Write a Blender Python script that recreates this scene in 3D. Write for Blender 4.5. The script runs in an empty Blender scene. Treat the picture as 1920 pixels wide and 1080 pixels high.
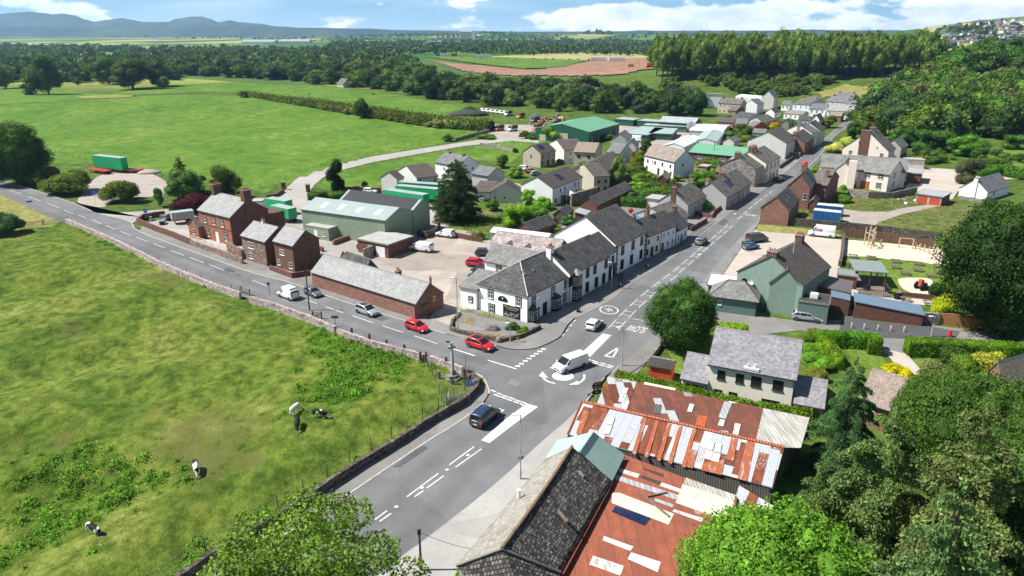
import bpy,math,random
import numpy as np
from mathutils import Vector,Matrix,noise as mnoise
R = math.radians
S = bpy.context.scene
COL = S.collection
# --- camera
F,H = 1340.0,44.0
PT = math.atan(480 / F)
cam = bpy.data.cameras.new('camera'); co = bpy.data.objects.new('camera',cam); COL.objects.link(co)
cam.sensor_width = 36; cam.lens = F / 1920 * 36; cam.clip_start = 1; cam.clip_end = 60000
co.location = (0,0,H); co.rotation_euler = (R(90) - PT,0,0); S.camera = co
S.view_settings.view_transform = 'Standard'; S.view_settings.look = 'None'
S.view_settings.gamma = 1; S.view_settings.exposure = 0.76
# --- light
SUN_EL,SUN_AZ = 52.0,-1.0          # shadows fall towards +x and hardly towards the camera
sd = Vector((-math.cos(R(SUN_AZ)) * math.cos(R(SUN_EL)),math.sin(R(SUN_AZ)) * math.cos(R(SUN_EL)),math.sin(R(SUN_EL))))
sl = bpy.data.lights.new('sun','SUN'); sl.energy = 5.0; sl.angle = R(0.5); sl.color = (1,.955,.88)
so = bpy.data.objects.new('sun',sl); COL.objects.link(so)
so.rotation_euler = sd.to_track_quat('Z','Y').to_euler(); so.location = (0,0,200)
class T:
 """small helper for building node trees"""
 def __init__(s,tree): s.t = tree; tree.nodes.clear()
 def n(s,typ,ins=None,out=0,**pr):
  nd = s.t.nodes.new(typ)
  for k,v in pr.items(): setattr(nd,k,v)
  for k,v in (ins or {}).items():
   if isinstance(v,bpy.types.NodeSocket): s.t.links.new(v,nd.inputs[k])
   else: nd.inputs[k].default_value = v
  return nd.outputs[out] if out is not None and len(nd.outputs) else nd
 def math(s,op,a,b=0.0,c=0.0,clamp=False):
  return s.n('ShaderNodeMath',{0: a,1: b,2: c},operation=op,use_clamp=clamp)
 def noise(s,vec,scale,detail=4,rough=.55,dist=0):
  return s.n('ShaderNodeTexNoise',{'Vector': vec,'Scale': scale,'Detail': detail,'Roughness': rough,'Distortion': dist})
 def ramp(s,fac,stops,mode='LINEAR'):
  nd = s.t.nodes.new('ShaderNodeValToRGB'); cr = nd.color_ramp; cr.interpolation = mode
  while len(cr.elements) < len(stops): cr.elements.new(.5)
  for e,(p,c) in zip(cr.elements,stops):
   e.position = p; e.color = (c,c,c,1) if isinstance(c,(int,float)) else (*c,1)
  s.t.links.new(fac,nd.inputs[0]); return nd.outputs[0]
 def mix(s,fac,a,b,mode='MIX'):
  nd = s.t.nodes.new('ShaderNodeMix'); nd.data_type = 'RGBA'; nd.blend_type = mode
  for i,v in ((0,fac),(6,a),(7,b)):
   if isinstance(v,bpy.types.NodeSocket): s.t.links.new(v,nd.inputs[i])
   elif i == 0: nd.inputs[i].default_value = v
   else: nd.inputs[i].default_value = (*v,1) if len(v) == 3 else v
  return nd.outputs[2]
 def mapping(s,vec,scale=(1,1,1),rot=(0,0,0),loc=(0,0,0)):
  return s.n('ShaderNodeMapping',{'Vector': vec,'Scale': scale,'Rotation': rot,'Location': loc})
 def obj(s): return s.n('ShaderNodeTexCoord',out=3)
 def uv(s): return s.n('ShaderNodeTexCoord',out=2)
 def pos(s): return s.n('ShaderNodeNewGeometry',out=0)
# --- sky
W = bpy.data.worlds.new('World'); S.world = W; W.use_nodes = True
t = T(W.node_tree)
sky = t.n('ShaderNodeTexSky',sky_type='NISHITA',sun_disc=False,sun_elevation=R(SUN_EL),sun_rotation=math.atan2(sd.x,sd.y),altitude=50,air_density=1.0,dust_density=.6,ozone_density=1.6)
gen = t.n('ShaderNodeTexCoord',out=0)
sp = t.n('ShaderNodeSeparateXYZ',{0: gen},out=None)
el = sp.outputs[2]
az = t.math('ARCTAN2',sp.outputs[0],sp.outputs[1])
v1 = t.n('ShaderNodeCombineXYZ',{0: az,1: t.math('MULTIPLY',el,2.6),2: 0.37})
n1 = t.noise(v1,7.0,8,.56)
n2 = t.noise(t.mapping(v1,(1,1,1),loc=(3.1,.02,0)),26.0,5,.6)
n3 = t.noise(t.mapping(v1,(.35,1,1),loc=(1.3,2.0,0)),14.0,5,.5)
right = t.n('ShaderNodeMapRange',{0: az,1: -.40,2: -.12,3: -.075,4: .06})
band = t.math('ADD',t.n('ShaderNodeMapRange',{0: el,1: .018,2: .045,3: .0,4: -.10}),t.n('ShaderNodeMapRange',{0: el,1: .1,2: .3,3: .0,4: -.2}))
low = t.n('ShaderNodeMapRange',{0: el,1: -.002,2: .006,3: -.16,4: .0})
cov = t.math('ADD',t.math('ADD',n1,t.math('MULTIPLY',n2,.16)),t.math('ADD',right,t.math('ADD',band,low)))
cl = t.n('ShaderNodeMapRange',{0: cov,1: .565,2: .63,3: 0,4: 1},interpolation_type='SMOOTHSTEP')
wisp = t.math('MULTIPLY',t.n('ShaderNodeMapRange',{0: n3,1: .45,2: .75,3: 0,4: .75}),t.math('MULTIPLY',t.n('ShaderNodeMapRange',{0: el,1: .0,2: .03,3: .2,4: 1}),t.n('ShaderNodeMapRange',{0: el,1: .1,2: .3,3: 1,4: 0})))
shade = t.ramp(t.noise(t.mapping(v1,loc=(.01,.03,0)),18,6,.6),[(.34,(13.2,15.0,16.8)),(.58,(20,20.2,20.4))])
pale = t.mix(t.n('ShaderNodeMapRange',{0: el,1: -.01,2: .12,3: .92,4: .0}),sky,t.mix(t.n('ShaderNodeMapRange',{0: el,1: 0,2: .035}),(9,13.6,16.4),(4.2,9.8,14.6)))
c = t.mix(t.math('MULTIPLY',wisp,.6),pale,(15.2,17,18.2)); c = t.mix(cl,c,shade)
bg = t.n('ShaderNodeBackground',{'Color': c,'Strength': .057})
t.n('ShaderNodeOutputWorld',{0: bg})
# --- photo pixel <-> world
Q = {'': (0,0,1),'c4': (0,260,4),'c5': (360,300,4),'c6': (800,380,4),'d1': (1280,380,4),'d2': (1440,200,4),'d3': (1440,560,4),'d4': (1000,680,3.4286),'d5': (800,765,3.4286),'d6': (1360,765,3.4286),'d7': (700,560,4),'d8': (900,200,4),'s1': (0,0,3),'s2': (640,0,3),'s3': (1280,0,3),'e1': (1120,260,4),'e2': (1240,130,4),'e3': (1540,440,5.047),'e4': (0,460,3),'e5': (0,720,3),'e6': (400,780,3.84),'e7': (480,520,4),'e8': (1160,560,4.8)}
def px(c,x,y): a,b,s = Q[c]; return a + x / s,b + y / s
SP,CP = math.sin(PT),math.cos(PT)
def ray(x,y):
 xr = (x - 960) / F; yr = (540 - y) / F
 return Vector((xr,CP + yr * SP,-SP + yr * CP))
def G(x,y,z=0.0):
 """the point at height z seen at photo pixel x, y"""
 d = ray(x,y); k = (z - H) / d.z; return Vector((d.x * k,d.y * k,z))
def g(c,x,y,z=0.0): return G(*px(c,x,y),z)
def hz(Y,y):
 """height of the point at distance Y seen on photo row y"""
 yr = (540 - y) / F; return H + Y * (yr * CP - SP) / (CP + yr * SP)
def sstep(a,b,x):
 x = min(1,max(0,(x - a) / (b - a))); return x * x * (3 - 2 * x)
def ter(X,Y):
 """terrain height: flat in the village, rising beyond it"""
 if Y < 250: return 0.0
 h = 20 * math.exp(-((X - 230) / 190) ** 2 - ((Y - 640) / 110) ** 2)                  # bank under the poplars
 h += 17 * sstep(120,330,X - .16 * Y) * sstep(255,420,Y) * (1 - sstep(900,1300,Y))   # wooded slope on the right
 h += 92 * math.exp(-((X - 1650) / 480) ** 2 - ((Y - 2300) / 600) ** 2)                # hill with the far town
 h += 5 * math.exp(-((X + 250) / 110) ** 2 - ((Y - 470) / 60) ** 2)                    # hummocks behind the big field
 h += 10 * sstep(450,1000,Y) * sstep(-1200,200,-abs(X + 150)) * .5
 h += 24 * math.exp(-((Y - 4200) / 900) ** 2) * (1 + .6 * math.sin(X / 900 + 1)) * .8
 return h
def GT(x,y):
 """the point of the terrain seen at photo pixel x, y"""
 d = ray(x,y); k = 200.0
 while k < 14000:
  p = Vector((0,0,H)) + d * k
  if p.z < ter(p.x,p.y): break
  k *= 1.01
 lo,hi = k / 1.01,k
 for _ in range(12):
  m = (lo + hi) / 2; p = Vector((0,0,H)) + d * m
  if p.z < ter(p.x,p.y): hi = m
  else: lo = m
 return Vector((0,0,H)) + d * hi
# --- mesh builder
class MB:
 def __init__(s): s.v = []; s.f = []; s.m = []
 def add(s,vs,fs,mi=0):
  o = len(s.v); s.v += [tuple(v) for v in vs]; s.f += [tuple(i + o for i in f) for f in fs]; s.m += [mi] * len(fs); return s
 def box(s,x0,x1,y0,y1,z0,z1,mi=0):
  return s.add([(x0,y0,z0),(x1,y0,z0),(x1,y1,z0),(x0,y1,z0),(x0,y0,z1),(x1,y0,z1),(x1,y1,z1),(x0,y1,z1)],
      [(3,2,1,0),(4,5,6,7),(0,1,5,4),(1,2,6,5),(2,3,7,6),(3,0,4,7)],mi)
 def prism(s,pts,z0,z1,mi=0):
  n = len(pts); a = sum(pts[i][0] * pts[(i + 1) % n][1] - pts[(i + 1) % n][0] * pts[i][1] for i in range(n))
  if a < 0: pts = pts[::-1]
  vs = [(p[0],p[1],z0) for p in pts] + [(p[0],p[1],z1) for p in pts]
  return s.add(vs,[tuple(range(n - 1,-1,-1)),tuple(range(n,2 * n))] + [(i,(i + 1) % n,(i + 1) % n + n,i + n) for i in range(n)],mi)
 def ext(s,prof,a0,a1,axis='x',mi=0):
  """closed profile (across, z) extruded along an axis"""
  n = len(prof); a = sum(prof[i][0] * prof[(i + 1) % n][1] - prof[(i + 1) % n][0] * prof[i][1] for i in range(n))
  if a < 0: prof = prof[::-1]
  if axis == 'x': vs = [(a0,p[0],p[1]) for p in prof] + [(a1,p[0],p[1]) for p in prof]; fl = False
  else: vs = [(p[0],a0,p[1]) for p in prof] + [(p[0],a1,p[1]) for p in prof]; fl = True
  fs = [tuple(range(n - 1,-1,-1)),tuple(range(n,2 * n))] + [(i,(i + 1) % n,(i + 1) % n + n,i + n) for i in range(n)]
  if fl: fs = [f[::-1] for f in fs]
  return s.add(vs,fs,mi)
 def cyl(s,c,r,h,n=10,r2=None,mi=0):
  r2 = r if r2 is None else r2
  vs = [(c[0] + r * math.cos(2 * math.pi * i / n),c[1] + r * math.sin(2 * math.pi * i / n),c[2]) for i in range(n)]
  vs += [(c[0] + r2 * math.cos(2 * math.pi * i / n),c[1] + r2 * math.sin(2 * math.pi * i / n),c[2] + h) for i in range(n)]
  return s.add(vs,[tuple(range(n - 1,-1,-1)),tuple(range(n,2 * n))] + [(i,(i + 1) % n,(i + 1) % n + n,i + n) for i in range(n)],mi)
 def bar(s,a,b,r,n=5,r2=None,mi=0):
  a,b = Vector(a),Vector(b); d = (b - a).normalized(); r2 = r if r2 is None else r2
  u = d.orthogonal().normalized(); w = d.cross(u)
  vs = [a + (u * math.cos(2 * math.pi * i / n) + w * math.sin(2 * math.pi * i / n)) * r for i in range(n)]
  vs += [b + (u * math.cos(2 * math.pi * i / n) + w * math.sin(2 * math.pi * i / n)) * r2 for i in range(n)]
  return s.add(vs,[tuple(range(n - 1,-1,-1)),tuple(range(n,2 * n))] + [(i,(i + 1) % n,(i + 1) % n + n,i + n) for i in range(n)],mi)
 def sheet(s,pts,z=0,mi=0):
  pts = [(p[0],p[1]) for p in pts]; n = len(pts)
  a = sum(pts[i][0] * pts[(i + 1) % n][1] - pts[(i + 1) % n][0] * pts[i][1] for i in range(n))
  if a < 0: pts = pts[::-1]
  return s.add([(p[0],p[1],z) for p in pts],[tuple(range(n))],mi)
 def build(s,name,mats,parent=None,smooth=False,bevel=0):
  me = bpy.data.meshes.new(name); me.from_pydata(s.v,[],s.f)
  if not isinstance(mats,(list,tuple)): mats = [mats]
  for m in mats: me.materials.append(m)
  if len(mats) > 1: me.polygons.foreach_set('material_index',s.m)
  autouv(me)
  if smooth: me.polygons.foreach_set('use_smooth',[True] * len(me.polygons))
  return link(name,me,parent,bevel)
def link(name,me,parent=None,bevel=0,mtx=None):
 o = bpy.data.objects.new(name,me); COL.objects.link(o); o.parent = parent
 if mtx is not None: o.matrix_local = mtx
 if bevel:
  b = o.modifiers.new('bevel','BEVEL'); b.width = bevel; b.segments = 2; b.limit_method = 'ANGLE'; b.angle_limit = R(40)
 return o
def autouv(me):
 nl = len(me.loops)
 if not nl: return
 vi = np.empty(nl,'i'); me.loops.foreach_get('vertex_index',vi)
 cov = np.empty(len(me.vertices) * 3,'f'); me.vertices.foreach_get('co',cov); cov = cov.reshape(-1,3)
 nf = len(me.polygons); nr = np.empty(nf * 3,'f'); me.polygons.foreach_get('normal',nr); nr = nr.reshape(-1,3)
 lt = np.empty(nf,'i'); me.polygons.foreach_get('loop_total',lt)
 nr = np.repeat(nr,lt,axis=0)
 u = np.stack([-nr[:,1],nr[:,0],np.zeros(nl)],1); ln = np.linalg.norm(u,axis=1)
 fl = ln < .05; u[fl] = (1,0,0); ln[fl] = 1; u /= ln[:,None]
 v = np.cross(nr,u); P = cov[vi]
 uv = np.stack([(P * u).sum(1),(P * v).sum(1)],1).astype('f')
 me.uv_layers.new(name='UVMap').data.foreach_set('uv',uv.ravel())
def empty(name,loc=(0,0,0),rz=0.0):
 o = bpy.data.objects.new(name,None); COL.objects.link(o); o.location = loc; o.rotation_euler = (0,0,rz); o.empty_display_size = .2; return o
def tag(o,label,cat,group=None,kind=None):
 if label: o['label'] = label
 if cat: o['category'] = cat
 if group: o['group'] = group
 if kind: o['kind'] = kind
 return o
def setting(o,kind='structure'): o['kind'] = kind; return o
KIDS = {}
def kids(o): return [c for c in COL.objects if c.parent == o]
def copy_tree(o,ch=None,loc=None,rz=None,label=None,group=None):
 """copy a thing with its parts and sub-parts"""
 def rec(a,par):
  b = a.copy(); COL.objects.link(b); b.parent = par
  for k in KIDS.setdefault(a.name,kids(a)): rec(k,b)
  return b
 r = rec(o,None)
 if loc is not None: r.location = loc
 if rz is not None: r.rotation_euler = (0,0,rz)
 if label: r['label'] = label
 if group: r['group'] = group
 return r
def smooth(pts,n=4):
 out = []; m = len(pts)
 for i in range(m - 1):
  p0,p1,p2,p3 = pts[max(i - 1,0)],pts[i],pts[i + 1],pts[min(i + 2,m - 1)]
  for k in range(n):
   u = k / n; out.append(.5 * ((2 * p1) + (p2 - p0) * u + (2 * p0 - 5 * p1 + 4 * p2 - p3) * u * u + (3 * p1 - p0 - 3 * p2 + p3) * u ** 3))
 out.append(pts[-1]); return out
def pl(s,z=0.0):
 """'c5:10,20 30,40 | :5,6' -> ground points from photo pixels"""
 out = []
 for seg in s.split('|'):
  c,r = seg.strip().split(':')
  for a in r.split():
   x,y = a.split(','); out.append(g(c.strip(),float(x),float(y),z))
 return out
def inside(p,poly):
 r = False; j = len(poly) - 1
 for i in range(len(poly)):
  a,b = poly[i],poly[j]
  if (a[1] > p[1]) != (b[1] > p[1]) and p[0] < (b[0] - a[0]) * (p[1] - a[1]) / (b[1] - a[1]) + a[0]: r = not r
  j = i
 return r
# --- materials
def newmat(name):
 m = bpy.data.materials.new(name); m.use_nodes = True; return m,T(m.node_tree)
def out(t,col,rough=.8,bump=None,bs=.3,bd=.05,metal=0.0,spec=.3,**kw):
 ins = {'Base Color': col if isinstance(col,bpy.types.NodeSocket) else (*col,1),'Roughness': rough,'Metallic': metal,'Specular IOR Level': spec}
 ins.update(kw)
 if bump is not None: ins['Normal'] = t.n('ShaderNodeBump',{'Height': bump,'Strength': bs,'Distance': bd})
 b = t.n('ShaderNodeBsdfPrincipled',ins); t.n('ShaderNodeOutputMaterial',{0: b})
MC = {}
def plain(name,c,rough=.6,var=.12,scale=1.2,metal=0,spec=.3,coat=0):
 k = (name,)
 if k in MC: return MC[k]
 m,t = newmat(name)
 if var:
  p = t.obj(); a = t.noise(p,scale,5,.6)
  f = t.ramp(a,[(.3,1 - var),(.7,1 + var)]); col = t.mix(1.0,c,f,'MULTIPLY')
 else: col = c
 out(t,col,rough,metal=metal,spec=spec,**({'Coat Weight': coat} if coat else {}))
 MC[k] = m; return m
def render_wall(name,c,dirt=.25,bump=.25):
 m,t = newmat(name); p = t.obj(); u = t.uv()
 a = t.noise(t.mapping(u,(2.2,.5,1)),1.0,6,.65); b = t.noise(u,.35,4); s = t.noise(u,14,3)
 f = t.ramp(a,[(.3,1 - dirt),(.55,1.0),(.8,1.03)]); col = t.mix(1.0,c,f,'MULTIPLY')
 col = t.mix(1.0,col,t.ramp(b,[(.3,1 - dirt * .5),(.7,1.04)]),'MULTIPLY')
 out(t,col,.85,s,bump,.03); return m
def brick(name,c1,c2,mortar,sx=.46,sy=.15,dirt=.35,blotch=.5,msize=.02):
 m,t = newmat(name); u = t.uv()
 b = t.n('ShaderNodeTexBrick',{'Vector': u,'Color1': (*c1,1),'Color2': (*c2,1),'Mortar': (*mortar,1),'Scale': 1,'Mortar Size': msize,'Brick Width': sx,'Row Height': sy,'Bias': 0.0},out=None)
 n = t.noise(u,.8,6,.65); n2 = t.noise(u,3.5,5,.7)
 col = t.mix(1.0,b.outputs[0],t.ramp(n,[(.28,1 - dirt),(.7,1 + dirt * .4)]),'MULTIPLY')
 col = t.mix(1.0,col,t.ramp(n2,[(.3,1 - blotch * .6),(.7,1 + blotch * .4)]),'MULTIPLY')
 out(t,col,.9,t.mix(.5,b.outputs[1],n2),.5,.03); return m
def stone(name,cs,scale=2.6,dark=.3,sx=1.0):
 m,t = newmat(name); u = t.mapping(t.uv(),(sx,1.6,1))
 v = t.n('ShaderNodeTexVoronoi',{'Vector': u,'Scale': scale},out=None); e = t.n('ShaderNodeTexVoronoi',{'Vector': u,'Scale': scale},feature='DISTANCE_TO_EDGE')
 r = t.n('ShaderNodeSeparateColor',{0: v.outputs[1]})
 k = len(cs); col = t.ramp(r,[(i / (k - 1),c) for i,c in enumerate(cs)])
 col = t.mix(1.0,col,t.ramp(e,[(0,dark),(.08,1)]),'MULTIPLY')
 col = t.mix(1.0,col,t.ramp(t.noise(u,.6,5),[(.3,.7),(.7,1.2)]),'MULTIPLY')
 out(t,col,.95,e,.6,.05); return m
def tiles(name,cs,w=.3,h=.22,contrast=.35,moss=None,mossamt=.5,blotch=.35,gap=.35,ms=.03,mscale=1.1,rough=.85):
 """rows of slates or tiles, weathered in patches"""
 m,t = newmat(name); u = t.uv()
 b = t.n('ShaderNodeTexBrick',{'Vector': u,'Color1': (0,0,0,1),'Color2': (1,1,1,1),'Mortar': (.5,.5,.5,1),'Scale': 1,'Mortar Size': ms * h,'Brick Width': w,'Row Height': h,'Mortar Smooth': .2},out=None)
 n = t.noise(u,.45,6,.6); n2 = t.noise(t.mapping(u,(3,.8,1)),1.3,6,.7)
 x = t.math('ADD',t.math('MULTIPLY',b.outputs[0],contrast),t.math('MULTIPLY',n2,1 - contrast))
 k = len(cs); col = t.ramp(x,[(.25 + .5 * i / (k - 1),c) for i,c in enumerate(cs)])
 col = t.mix(1.0,col,t.ramp(n,[(.3,1 - blotch),(.7,1 + blotch)]),'MULTIPLY')
 if moss:
  mm = t.noise(u,mscale,8,.72)
  col = t.mix(t.ramp(mm,[(mossamt,0),(mossamt + .1,1)]),col,moss)
 col = t.mix(t.math('MULTIPLY',b.outputs[1],gap),col,(.02,.02,.02))
 out(t,col,rough,t.math('SUBTRACT',n2,b.outputs[1]),.45,.04); return m
def corr(name,c,pitch=.3,var=.15,rough=.5,spots=None,depth=.5,metal=.0,streak=.25):
 """profiled metal sheet, ribs running down the slope"""
 m,t = newmat(name); u = t.uv()
 w = t.n('ShaderNodeTexWave',{'Vector': t.mapping(u,(1 / pitch / 20 * 6.2832,0,0)),'Scale': 1.0,'Distortion': 0},wave_type='BANDS',bands_direction='X')
 n = t.noise(t.mapping(u,(3,.25,1)),1.0,5,.6); n1 = t.noise(u,.3,4)
 col = t.mix(1.0,c,t.ramp(w,[(.0,1 - streak),(.35,1.0)]),'MULTIPLY')
 col = t.mix(1.0,col,t.ramp(n,[(.3,1 - var),(.7,1 + var)]),'MULTIPLY')
 col = t.mix(1.0,col,t.ramp(n1,[(.3,1 - var * .6),(.7,1 + var * .6)]),'MULTIPLY')
 out(t,col,rough,w,depth,.05,metal=metal); return m
def rusty(name,seed,rust=(.30,.085,.035),dark=(.10,.035,.022),galv=(.42,.45,.48),pale=(.62,.60,.55),share=.5,pw=.95,ph=2.4,peel=.5,ribs=True,flip=False):
 """corrugated sheets, every sheet with its own rust, paint or bare zinc"""
 m,t = newmat(name); u = t.uv()
 if flip: u = t.mapping(u,rot=(0,0,R(90)))
 sp = t.n('ShaderNodeSeparateXYZ',{0: u},out=None)
 cx = t.math('FLOOR',t.math('DIVIDE',sp.outputs[0],pw)); jit = t.n('ShaderNodeTexWhiteNoise',{'Vector': t.n('ShaderNodeCombineXYZ',{0: cx,1: seed,2: 9}),},noise_dimensions='3D')
 cy = t.math('FLOOR',t.math('ADD',t.math('DIVIDE',sp.outputs[1],ph),jit))
 cell = t.n('ShaderNodeTexWhiteNoise',{'Vector': t.n('ShaderNodeCombineXYZ',{0: cx,1: cy,2: seed})},out=None,noise_dimensions='3D')
 cval = t.n('ShaderNodeSeparateColor',{0: cell.outputs[1]},out=None)
 nn = t.noise(t.mapping(u,(1.6,.5,1),loc=(seed,0,0)),1.1,8,.68); nf = t.noise(t.mapping(u,(2.5,.7,1)),3.2,6,.75)
 rustc = t.mix(t.ramp(nn,[(.35,0),(.65,1)]),rust,dark); rustc = t.mix(t.ramp(cval.outputs[1],[(.4,0),(.9,.7)]),rustc,dark)
 metal = t.mix(t.ramp(cval.outputs[2],[(.55,0),(.8,1)],'CONSTANT'),galv,pale)
 metal = t.mix(1.0,metal,t.ramp(nf,[(.3,.75),(.7,1.15)]),'MULTIPLY')
 k = t.math('ADD',cval.outputs[0],t.math('MULTIPLY',t.math('SUBTRACT',nf,.5),peel * 2))
 col = t.mix(t.ramp(k,[(share - .02,0),(share + .02,1)]),rustc,metal)
 fx = t.math('FRACT',t.math('DIVIDE',sp.outputs[0],pw)); ed = t.math('LESS_THAN',fx,.05)
 col = t.mix(t.math('MULTIPLY',ed,.45),col,(.05,.02,.015))
 w = t.n('ShaderNodeTexWave',{'Vector': t.mapping(u,(1 / .16 / 20 * 6.2832,0,0)),'Scale': 1.0},wave_type='BANDS',bands_direction='X')
 if ribs: col = t.mix(1.0,col,t.ramp(w,[(0,.72),(.5,1.05)]),'MULTIPLY')
 out(t,col,.75,w if ribs else nf,.35,.04); return m
def grass(name,stops,scale=.12,fine=1.4,drk=.45,bare=None,bareamt=.62,loc=0.0,bump=.6):
 m,t = newmat(name); p = t.mapping(t.pos(),loc=(loc,loc,0)); q = t.mapping(p,(1,.75,1),rot=(0,0,R(20)))
 a = t.noise(q,scale,8,.62,.4); b = t.noise(q,fine * .45,6,.7); c = t.noise(p,fine * 3,4,.7)
 x = t.math('ADD',t.math('MULTIPLY',a,.62),t.math('MULTIPLY',b,.38))
 k = len(stops); col = t.ramp(x,[(.33 + .34 * i / (k - 1),s) for i,s in enumerate(stops)])
 col = t.mix(1.0,col,t.ramp(b,[(.32,1 - drk),(.6,1.12)]),'MULTIPLY')
 col = t.mix(1.0,col,t.ramp(c,[(.3,1 - drk * .7),(.65,1.15)]),'MULTIPLY')
 if bare:
  e = t.noise(q,scale * .55,7,.6); e = t.math('ADD',e,t.math('MULTIPLY',t.math('SUBTRACT',b,.5),.3))
  col = t.mix(t.ramp(e,[(bareamt,0),(bareamt + .07,.8)]),col,bare)
 out(t,col,.95,t.math('ADD',b,c),bump,.25,spec=.1); return m
def tarmac(name,c,var=.16,patch=.18,stain=None,scale=.25,loc=0.0):
 m,t = newmat(name); p = t.mapping(t.pos(),loc=(loc,0,0))
 a = t.noise(p,scale,6,.6); b = t.noise(p,2.2,5,.65); v = t.n('ShaderNodeTexVoronoi',{'Vector': p,'Scale': .09},out=1)
 vg = t.n('ShaderNodeSeparateColor',{0: v})
 col = t.mix(1.0,c,t.ramp(a,[(.3,1 - var),(.7,1 + var)]),'MULTIPLY'); col = t.mix(1.0,col,t.ramp(b,[(.3,1 - var * .5),(.7,1 + var * .5)]),'MULTIPLY')
 col = t.mix(1.0,col,t.ramp(vg,[(.2,1 - patch),(.8,1 + patch)]),'MULTIPLY')
 cr = t.n('ShaderNodeTexVoronoi',{'Vector': t.n('ShaderNodeVectorMath',{0: p,1: t.n('ShaderNodeTexNoise',{'Vector': p,'Scale': .7},out=1)}),'Scale': .16},feature='DISTANCE_TO_EDGE')
 col = t.mix(t.ramp(cr,[(0,.14),(.004,0)]),col,(.03,.03,.03))
 if stain: col = t.mix(t.ramp(t.noise(p,.5,7,.7),[(.55,0),(.68,.8)]),col,stain)
 out(t,col,.9,t.noise(p,9,3),.15,.02,spec=.25); return m
def foliage():
 m,t = newmat('foliage'); oi = t.n('ShaderNodeObjectInfo',out=None); p = t.obj(); w = t.pos()
 a = t.noise(w,.55,4,.6); b = t.n('ShaderNodeNewGeometry',out=None).outputs['Random Per Island']
 col = t.mix(1.0,oi.outputs['Color'],t.ramp(a,[(.3,.62),(.7,1.4)]),'MULTIPLY')
 col = t.mix(1.0,col,t.ramp(b,[(0,.6),(.6,1.0),(1,1.5)]),'MULTIPLY')
 col = t.mix(1.0,col,t.ramp(t.noise(w,.07,3),[(.35,(.8,.8,.8)),(.65,(1.25,1.2,1.15))]),'MULTIPLY'); col = t.mix(1.0,col,(1.55,1.45,1.3),'MULTIPLY')
 hs = t.n('ShaderNodeHueSaturation',{'Hue': t.n('ShaderNodeMapRange',{0: oi.outputs['Random'],3: .485,4: .515}),'Saturation': 1.04,'Value': t.n('ShaderNodeMapRange',{0: oi.outputs['Random'],3: .8,4: 1.2}),'Color': col})
 d = t.n('ShaderNodeBsdfDiffuse',{'Color': hs}); tr = t.n('ShaderNodeBsdfTranslucent',{'Color': t.mix(1.0,hs,(1.25,1.35,.5),'MULTIPLY')})
 gl = t.n('ShaderNodeBsdfGlossy',{'Color': (.5,.55,.5,1),'Roughness': .6})
 x = t.n('ShaderNodeMixShader',{0: .3,1: d,2: tr}); x = t.n('ShaderNodeMixShader',{0: .012,1: x,2: gl})
 t.n('ShaderNodeOutputMaterial',{0: x}); return m
M = {}
M['leaf'] = foliage()
M['bark'] = plain('bark',(.09,.065,.045),.95,.3,3)
M['white'] = render_wall('white_render',(.80,.81,.80),.10)
M['hotelwhite'] = render_wall('hotel_white_paint',(.90,.90,.89),.05,.6)
M['cream'] = render_wall('cream_render',(.80,.75,.65),.10)
M['offwhite'] = render_wall('offwhite_render',(.60,.59,.56),.14)
M['tan'] = render_wall('tan_render',(.45,.40,.33),.14)
M['pink'] = render_wall('pink_render',(.78,.68,.61),.12)
M['grey'] = render_wall('grey_render',(.42,.42,.41),.15)
M['brown'] = render_wall('brown_render',(.155,.082,.055),.15)
M['bluewhite'] = render_wall('pale_blue_render',(.58,.66,.76),.1)
M['green'] = render_wall('mint_render',(.225,.32,.27),.16,.4)
M['dkgreen'] = render_wall('dull_green_render',(.115,.19,.165),.16)
M['sandstone'] = brick('red_sandstone',(.34,.125,.07),(.42,.17,.10),(.30,.14,.09),.6,.28,.3,.3)
M['brickred'] = brick('red_brick',(.24,.085,.055),(.34,.14,.095),(.26,.19,.16),.5,.2,.3,.7,.03)
M['brickdk'] = brick('dark_red_brick',(.15,.062,.045),(.21,.09,.065),(.12,.08,.065),.4,.16,.3,.5)
M['rubble'] = stone('rubble_stone',[(.13,.075,.055),(.30,.18,.13),(.22,.17,.14),(.36,.27,.21)],2.2,.45)
M['stonedk'] = stone('dark_field_stone',[(.05,.045,.04),(.12,.10,.085),(.18,.15,.13)],2.4,.3)
M['stonepk'] = stone('pinkish_field_stone',[(.22,.17,.16),(.46,.38,.36),(.36,.29,.27),(.60,.53,.50)],1.9,.35)
M['stonegr'] = stone('grey_stone',[(.15,.14,.13),(.28,.25,.23),(.38,.35,.32)],2.2,.35)
M['slate'] = tiles('grey_slate',[(.075,.078,.083),(.15,.153,.16),(.24,.24,.24)],.34,.26,.3,(.25,.24,.21),.62,.2)
M['slatedk'] = tiles('dark_slate',[(.042,.041,.042),(.075,.074,.073),(.12,.118,.112)],.34,.26,.4,(.16,.15,.12),.60)
M['slatebr'] = tiles('brownish_slate',[(.07,.062,.055),(.13,.118,.105),(.20,.185,.165)],.34,.26,.4,(.20,.19,.14),.6)
M['slatelt'] = tiles('light_slate',[(.22,.22,.225),(.29,.29,.29),(.36,.36,.35)],.36,.26,.35,(.19,.185,.18),.62,.14)
M['slatemo'] = tiles('mossy_slate',[(.13,.13,.13),(.19,.19,.185),(.26,.255,.24)],.36,.28,.3,(.07,.07,.065),.58,.25)
M['slatepk'] = tiles('pinkish_slate',[(.20,.16,.155),(.33,.27,.26),(.44,.38,.36)],.36,.28,.4,(.15,.14,.13),.62)
M['slatecream'] = tiles('purple_grey_slate',[(.17,.165,.18),(.235,.23,.25),(.30,.29,.31)],.36,.25,.45,None,.5,.18)
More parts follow.
